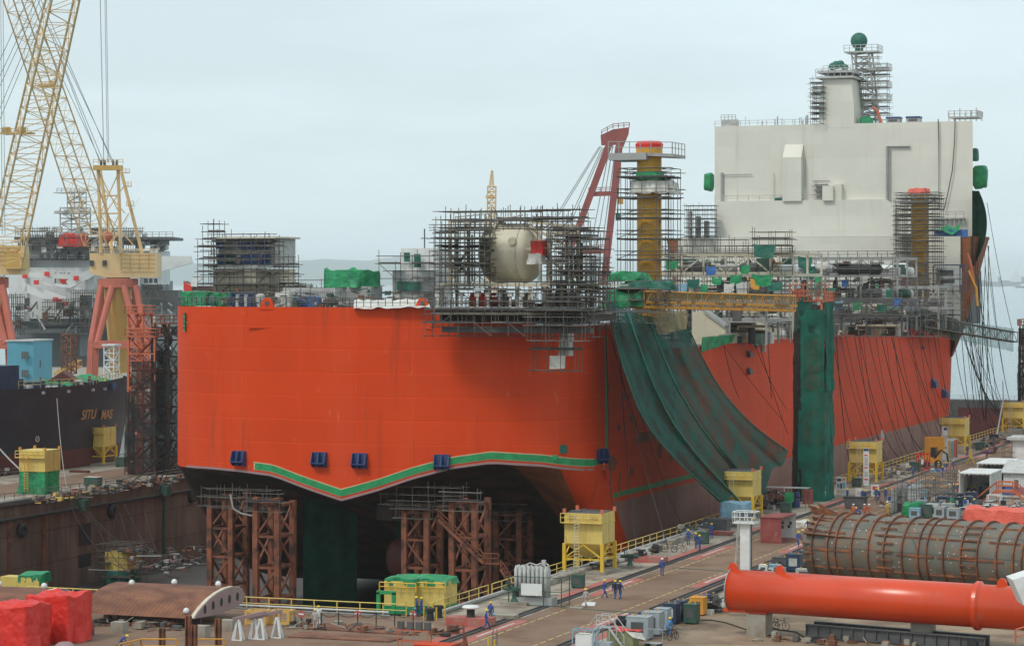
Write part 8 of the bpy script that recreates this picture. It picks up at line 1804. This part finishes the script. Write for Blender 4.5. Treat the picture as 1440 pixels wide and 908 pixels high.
for z in (.8,1.7): q.beam((-1.3,-.4,z),(1.3,-.4,z),.08); q.beam((-1.3,.4,z),(1.3,.4,z),.08)
part('frame', q, M['osteel'], e, local=True)
for x in (-1.2,-.35,.4,1.15): part('floodlight', MB().box(x-.25,-.2,1.78,x+.25,.15,2.4), M['dgrey'], e, local=True)
single('orange_tub', MB().box(-1.5,-.8,0,1.5,.8,1.1).box(-1.6,-.9,1.1,1.6,.9,1.18), M['orange2'], 'orange steel tub cut off by the bottom edge', 'tub', loc=G(612,925))
q = MB(); q.ext([(-.7,0,0),(.5,0,0),(.1,0,1.0),(-.35,0,2.6),(-.3,0,1.2),(-.9,0,.9)],(0,.08,0)); single('scrap_plate', q, M['rustr'], 'jagged rusty scrap plate sticking up at the bottom edge', 'scrap', loc=G(656,922))
q = MB()
for x in (-.18,.18): q.path([(x,0,0),(x,0,1.5),(x*.7,.1,1.75)],.035,5)
for k in range(4): q.tube((-.18,0,.3+k*.35),(.18,0,.3+k*.35),.03,4)
single('ladder_top', q, M['dgrey'], 'small grey ladder top by the bottom edge of the paving', 'ladder', loc=G(696,914))
single('bollard_post', MB().tube((0,0,0),(0,0,1.1),.09,8).tube((.5,0,0),(.5,0,.9),.07,6), M['yellow2'], 'small yellow posts near the ladder top at the bottom edge', 'posts', loc=G(687,914))
single('plastic_sheet', MB().ext([G(817,851)+V((0,0,.02)),G(836,852)+V((0,0,.02)),G(838,847)+V((0,0,.02)),G(822,846)+V((0,0,.02))],(0,0,.03)), M['wpaint'], 'flat white sheet on the paving beside the man in grey', 'sheet')
single('cover_plate', MB().ext([G(800,855)+V((0,0,.02)),G(818,856)+V((0,0,.02)),G(820,853.5)+V((0,0,.02)),G(803,853)+V((0,0,.02))],(0,0,.03)), M['conc'], 'flat cream cover plate on the paving left of the man in grey', 'plate')

# ------------------------------------------------------------------ people
def person_mesh(J, name):
    """J: joint positions; skinned body, hands with fingers, face"""
    names = ['pelvis','chest','neck','head','hl','kl','al','tl','hr','kr','ar','tr','sl','el','wl','ml','sr','er','wr','mr','spine','crown']
    edges = [('pelvis','spine'),('spine','chest'),('chest','neck'),('neck','head'),('head','crown'),('pelvis','hl'),('hl','kl'),('kl','al'),('al','tl'),('pelvis','hr'),('hr','kr'),('kr','ar'),('ar','tr'),('chest','sl'),('sl','el'),('el','wl'),('wl','ml'),('chest','sr'),('sr','er'),('er','wr'),('wr','mr')]
    rr_ = dict(pelvis=.145,spine=.14,chest=.165,neck=.06,head=.095,crown=.085,hl=.10,kl=.07,al=.055,tl=.045,hr=.10,kr=.07,ar=.055,tr=.045,sl=.075,el=.055,wl=.042,ml=.035,sr=.075,er=.055,wr=.042,mr=.035)
    me = bpy.data.meshes.new(name); me.from_pydata([J[n] for n in names], [(names.index(a),names.index(b)) for a,b in edges], [])
    o = bpy.data.objects.new(name, me); scene.collection.objects.link(o)
    sk = o.modifiers.new('skin','SKIN'); sb = o.modifiers.new('sub','SUBSURF'); sb.levels = 1; sb.render_levels = 1
    for i,n in enumerate(names): me.skin_vertices[0].data[i].radius = (rr_[n], rr_[n]*(.75 if n in ('chest','spine','pelvis') else 1))
    me.skin_vertices[0].data[0].use_root = True
    bpy.context.view_layer.update(); out = bpy.data.meshes.new_from_object(o.evaluated_get(bpy.context.evaluated_depsgraph_get())); bpy.data.objects.remove(o)
    vs = [tuple(v.co) for v in out.vertices]; fs = [tuple(p.vertices) for p in out.polygons]
    b = MB(); b.add(vs, fs); hd_ = V(J['head']); head_z = V(J['neck'])
    for i,f in enumerate(b.f):
        c = sum((V(b.v[k]) for k in f), V())/len(f)
        dmap = [((c-V(J[n])).length, n) for n in ('head','crown','neck','wl','ml','wr','mr','al','tl','ar','tr','chest','el','er','kl','kr','sl','sr')]
        n = min(dmap)[1]; b.m[i] = 1 if n in ('head','crown','ml','mr') else (2 if n in ('tl','tr') or (n in ('al','ar') and c.z < .16) else 0)
    b.cur = 1
    for w_, m_ in (('wl','ml'),('wr','mr')):
        W1, M1 = V(J[w_]), V(J[m_]); d = (M1-W1).normalized(); s_ = d.cross(V((0,1,.1))).normalized(); 
        for k,ln in enumerate((.07,.085,.08,.06)):
            p = M1+s_*(-.03+.02*k); b.path([p, p+d*ln*.55, p+d*ln+V((0,.02,0))], .0095, 5)
        b.path([W1+d*.03, W1+d*.05+V((0,.045,0)), W1+d*.09+V((0,.055,0))], .011, 5)
    fw = V((0,1,0)) if 'fw' not in J else V(J['fw']); sdh = fw.cross(V((0,0,1))).normalized()
    b.tube(hd_+fw*.08+V((0,0,.01)), hd_+fw*.125-V((0,0,.02)), .018, 5, .012)
    for s_ in (-1,1): b.sph(hd_+sdh*s_*.098, .022, 6, 4, (1,1,1.4))
    b.cur = 2
    for s_ in (-1,1): b.sph(hd_+fw*.092+sdh*s_*.035+V((0,0,.02)), .010, 5, 4)
    b.sph(hd_+fw*.095-V((0,0,.045)), .018, 6, 4, (1.3,.5,.35))
    return b
def joints(**kw):
    J = dict(pelvis=(0,0,.95),spine=(0,0,1.12),chest=(0,.01,1.36),neck=(0,.02,1.52),head=(0,.035,1.63),crown=(0,.03,1.70),
             hl=(-.10,0,.88),kl=(-.11,.02,.48),al=(-.11,-.02,.09),tl=(-.12,.13,.04),hr=(.10,0,.88),kr=(.11,.02,.48),ar=(.11,-.02,.09),tr=(.12,.13,.04),
             sl=(-.20,0,1.42),el=(-.25,-.03,1.14),wl=(-.24,.08,.90),ml=(-.24,.12,.82),sr=(.20,0,1.42),er=(.25,-.03,1.14),wr=(.24,.08,.90),mr=(.24,.12,.82))
    J.update(kw); return J
POSES = {
 'stand': joints(),
 'walk': joints(kl=(-.10,.20,.50),al=(-.10,.26,.10),tl=(-.10,.41,.07),kr=(.10,-.04,.49),ar=(.10,-.32,.14),tr=(.10,-.22,.045),el=(-.26,-.12,1.15),wl=(-.25,-.10,.92),ml=(-.25,-.06,.84),er=(.26,.06,1.15),wr=(.25,.25,.98),mr=(.25,.32,.93)),
 'hold': joints(el=(-.27,.03,1.15),wl=(-.14,.28,1.15),ml=(-.10,.36,1.17),er=(.27,.03,1.15),wr=(.14,.28,1.12),mr=(.10,.36,1.13),kl=(-.12,.03,.48),al=(-.15,-.05,.09),tl=(-.18,.09,.04)),
 'bend': joints(pelvis=(0,-.12,.90),spine=(0,.02,1.06),chest=(0,.22,1.20),neck=(0,.36,1.27),head=(0,.45,1.30),crown=(0,.50,1.34),hl=(-.10,-.10,.84),hr=(.10,-.10,.84),sl=(-.20,.25,1.24),sr=(.20,.25,1.24),el=(-.24,.36,.98),er=(.24,.36,.98),wl=(-.16,.50,.80),ml=(-.13,.56,.74),wr=(.16,.50,.80),mr=(.13,.56,.74),kl=(-.12,.06,.48),kr=(.12,.06,.48)),
 'ride': joints(pelvis=(0,-.22,1.0),spine=(0,-.13,1.16),chest=(0,.0,1.38),neck=(0,.07,1.52),head=(0,.11,1.62),crown=(0,.11,1.69),hl=(-.10,-.20,.94),hr=(.10,-.20,.94),kl=(-.12,.14,.78),al=(-.12,.0,.42),tl=(-.12,.14,.38),kr=(.12,.08,.62),ar=(.12,-.12,.24),tr=(.12,.02,.20),el=(-.26,.18,1.2),wl=(-.24,.38,1.08),ml=(-.24,.46,1.04),er=(.26,.18,1.2),wr=(.24,.38,1.08),mr=(.24,.46,1.04),sl=(-.20,.02,1.42),sr=(.20,.02,1.42)),
}
PM = {k: person_mesh(J, 'person_'+k) for k,J in POSES.items()}
meshcache = {}
def person(label, px, py, pose='walk', cloth='cover', helm='helmy', az=None, extra=None, pos=None, z=0, group='shipyard workers'):
    key = (pose, cloth)
    if key not in meshcache:
        b = PM[pose]; me = bpy.data.meshes.new('body'); me.from_pydata(b.v, [], b.f)
        for m_ in (cloth,'skin','boots'): me.materials.append(M[m_])
        me.polygons.foreach_set('material_index', b.m); me.polygons.foreach_set('use_smooth',[True]*len(b.f)); me.update(); meshcache[key] = me
    p = pos or G(px, py, z); e = thing('person', label, 'person', p, az if az is not None else R.uniform(0,6.28), group)
    o = bpy.data.objects.new('body', meshcache[key]); scene.collection.objects.link(o); o.parent = e
    hk = (pose, helm)
    if hk not in meshcache:
        h = V(POSES[pose]['crown']); b = MB(); prof = [(.165,-.03),(.17,-.015),(.135,0),(.125,.06),(.09,.105),(.03,.13)]; b.lathe(h-V((0,0,.0)),(0,.12,1),prof,12); me = bpy.data.meshes.new('helmet'); me.from_pydata(b.v,[],b.f); me.materials.append(M[helm]); me.polygons.foreach_set('use_smooth',[True]*len(b.f)); me.update(); meshcache[hk] = me
    o = bpy.data.objects.new('helmet', meshcache[hk]); scene.collection.objects.link(o); o.parent = e
    if extra == 'pack': part('backpack', MB().box(-.15,-.30,1.1,.15,-.12,1.5), M['black'], e, local=True)
    if extra == 'bag': part('bag', MB().sph((.27,.1,.66),.13,8,6,(1,1,1.2)), M['lbtarp'], e, local=True, smooth=True)
    return e
LA = TH+math.pi   # facing the camera
P_ = person
P_('worker in blue coveralls striding along the rail beside the white capped bollard',684,885,'walk',az=-1.2)
P_('worker in blue coveralls with yellow boots just behind the striding one by the bollard',690,874,'stand',az=0,extra='bag')
P_('worker in blue with a pale bag, left of two standing at the low yellow bins',586,866,'stand',az=2.0,extra='bag')
P_('worker in blue with a satchel, right of two standing at the low yellow bins',592.5,867,'walk',az=-1.5)
P_('worker in off-white overalls standing with his back to us on the dock head',443,885,'stand','cover3',az=.3)
P_('worker in off-white overalls partly hidden behind his mate on the dock head',448,880,'stand','cover4',az=.6,extra='bag')
e = P_('worker in blue coveralls and yellow helmet leaning over a bicycle at the bottom left',170,917,'bend',az=-1.0)
bike('yellow framed bicycle beside the leaning worker at the bottom left', G(176,917), .1, 'yellow2', 'parked bicycles')
P_('worker in pale grey overalls walking alone beside a flat white sheet',824,854,'walk','cover3',az=2.9)
P_('worker in blue coveralls walking left of the pair with rucksacks',850,841,'walk',az=-.9)
P_('worker in blue coveralls with a black rucksack, left of the pair on the paving',865,842,'walk',az=-.1,extra='pack')
P_('worker in blue with a rucksack and swinging arm, right of the pair on the paving',872,842.5,'walk',az=-.2,extra='pack')
P_('worker in blue coveralls with yellow boots and a white helmet alone mid paving',931,809,'stand',helm='helmw',az=.1)
P_('worker in blue coveralls standing behind the yellow frame by the parked bicycles',968,766,'stand',az=.5)
P_('worker in blue, left of two talking by the parked bicycles',979,771,'stand',az=1.0)
P_('worker in blue coveralls with yellow gloves, right of two talking by the parked bicycles',984,774,'hold',az=2.4)
P_('worker in pale blue shirt perched on a bicycle by the welding sets',941,897,'ride','cover2',az=-.6)
bike('bicycle ridden by the worker in pale blue shirt', G(941,897), -.6+math.pi/2, 'black', 'parked bicycles')
P_('worker in blue coveralls and yellow helmet walking beside a tan dressed mate',1123,769,'walk',az=3.0)
P_('worker in tan clothes walking right of the one in blue coveralls',1129,766,'walk','cover6',az=3.1)
P_('cyclist in blue coveralls riding beside the white bag heap',1136,751,'ride',az=3.0)
bike('bicycle under the cyclist beside the white bag heap', G(1136,751), 3.0+math.pi/2, 'black', 'parked bicycles')
P_('worker in pale blue shirt standing behind the ragged end of the ribbed cylinder',1150,733,'stand','cover2',az=.2)
P_('worker in blue coveralls left of the dark skip under the poster board',1191.5,705,'walk',az=1.0)
for k,(x,y,l_) in enumerate(((1213,706,'worker in blue just right of the dark skip, left of a close pair'),(1217,707,'worker in blue just right of the dark skip, right of a close pair'))): P_(l_,x,y,('walk','stand')[k],az=k+.4)
P_('worker in orange behind the left end of the ribbed cylinder, leftmost of three',1200,728,'stand','osteel',helm='helmw',az=.3)
P_('worker in blue crouching between the men in orange behind the ribbed cylinder',1209,729,'bend','cover',az=1.3)
P_('worker in orange behind the ribbed cylinder, middle of three',1216,728,'stand','osteel',helm='helmw',az=.9)
P_('worker in orange behind the ribbed cylinder, rightmost of three',1222.5,728,'stand','osteel',helm='helmw',az=2.3)
P_('worker in yellow rain suit and white helmet behind the ribbed cylinder',1248,724,'hold','cover5',helm='helmw',az=2.6)
P_('worker in blue with his back to the red framed notice, left of two',1232,704,'stand',az=.4)
P_('worker in blue before the red framed notice, right of two',1236,706,'walk',az=2.0)
P_('worker in dark blue holding papers between the notice and the scaffold pen',1245.5,704,'hold',az=3.0)
P_('worker in blue half hidden by the left edge of the scaffold pen',1254,706,'stand',az=1.5)
P_('worker in blue with yellow helmet behind the white panels, leftmost',1278.5,696,'stand',az=.5)
P_('worker in light blue behind the white panels, head and shoulders showing',1291,694,'stand','cover2',az=.2)
P_('worker in dark blue walking across open paving right of the white panels',1313.5,689,'walk',az=2.6)
P_('worker in blue inside the scaffold pen, farther one',1305,699,'stand',az=.4)
P_('worker in blue inside the scaffold pen, nearer one by the blue water container',1305.5,707,'stand',az=1.4)
P_('worker bending in blue beside the green cabinet and white notice',1284,668,'bend',az=1.2)
P_('worker in tan camouflage behind the work table with blue bundles',1320,665,'stand','cover6',az=.5)
P_('worker in dark blue at the right of the work table with blue bundles',1325.5,671.5,'walk',az=2.9)
P_('worker in blue behind the work table, carrying a green bag',1331,665,'walk',az=2.5)
P_('worker in blue coveralls walking away alone toward the yellow A-frame sign',1340.5,663,'walk',az=-.7)
P_('worker in tan overalls left of the man dressed in white',1343,677,'stand','cover6',az=.5)
P_('worker dressed all in white with a white helmet',1349,678,'walk','cover4',helm='helmw',az=2.0)
P_('worker in blue peeping over the top of the nearer white container',1365,683,'stand',az=.9)
P_('worker in bright blue standing behind the farther white container',1394,675,'stand','cover2',az=.4)
P_('worker in dark blue standing alone on the far paving before the white block',1398.5,662,'stand',az=2.9)
P_('worker in blue at the left wall of the tall white block',1427,658,'stand',az=1.2)
for k,(x,l_,c_) in enumerate(((1359.5,'worker in blue at the left inside the open white container','cover'),(1366,'worker in tan in the middle of the open white container','cover6'),(1371,'worker in violet blue at the right inside the open white container','cover'))): P_(l_,x,702,'hold',c_,az=.4+k)
P_('worker in orange yellow suit left of the open white container',1335.5,698,'stand','cover5',helm='helmw',az=1.6)
P_('worker in blue just left of the open white container, beside the orange suited man',1341.5,698,'hold',az=1.0)
P_('worker in blue against the left wall of the open white container',1346.5,698,'stand',az=1.9)
P_('worker in blue bending over the navy welding sets',1338,723,'bend',az=1.2)
P_('worker in long violet blue coat before the navy welding sets',1357,719,'stand',az=.2)
P_('worker in blue with white striped trousers at the right of the navy welding sets',1370.5,720,'stand',az=2.8)
P_('worker in blue leaning under the orange stair platform',1404,700,'bend',az=1.9)
P_('worker in blue behind the handrail of the orange stair platform',1411,697,'stand',az=.9)
P_('worker in light blue bending by the plank bench at the right',1431,708,'walk','cover2',az=1.4)
P_('worker in red and blue standing between the two white containers',1391,697,'stand',az=1.0)

P_('worker in blue alone on the quay edge between the float and the green cabinet',1001,757,'stand',az=.7)
P_('worker in blue far off beside the fourth hopper leg',1360,640,'stand',az=.7)
P_('worker in blue far off walking beyond the yellow A-frame sign',1388,645,'walk',az=.2)
P_('worker in tan bending over plates near the kerb beyond the tall banner',1262,672,'bend','cover6',az=1.7)
heap('gear_pile','baskets and tubes scattered on the paving around the scaffold pen','gear',tuple(G(1290,712)),9,9,.8,130,['dgrey','lgrey','rust','bluebox','wpaint'],61,long=1.2)
heap('gear_pile','hoses and boxes packed between the navy welding sets','gear',tuple(G(1345,722)),9,6,1.0,150,['black','dgrey','lgrey','navy'],62,long=.8)
heap('gear_pile','wood and steel scraps on the yard around the dark girders','gear',tuple(G(1200,905)),16,3,.15,40,['rust','conc','dgrey'],63,long=.6)
heap('gear_pile','scraps and clamps scattered on the dock head near the rusty plates','gear',tuple(G(520,885)),16,4,.2,60,['rust','conc','dgrey','black'],64,long=.7)
heap('gear_pile','clutter of blocks and cables beneath the full view rusty panel','gear',tuple(G(200,880)),9,4,.5,60,['dgrey','conc','rust'],65,long=.9)

# ------------------------------------------------------------------ the hazy air over the sea
q = MB(); q.box(-42000,-900,-16,42000,64000,330)
hz = bpy.data.materials.new('haze'); hz.use_nodes = True; t_ = hz.node_tree; t_.nodes.clear()
ho = t_.nodes.new('ShaderNodeOutputMaterial'); hv = t_.nodes.new('ShaderNodeVolumePrincipled')
hv.inputs['Color'].default_value = (.97,.99,1,1); hv.inputs['Density'].default_value = .00005; hv.inputs['Anisotropy'].default_value = 0
t_.links.new(hv.outputs['Volume'], ho.inputs['Volume'])
struct('haze', q, hz, kind='stuff')
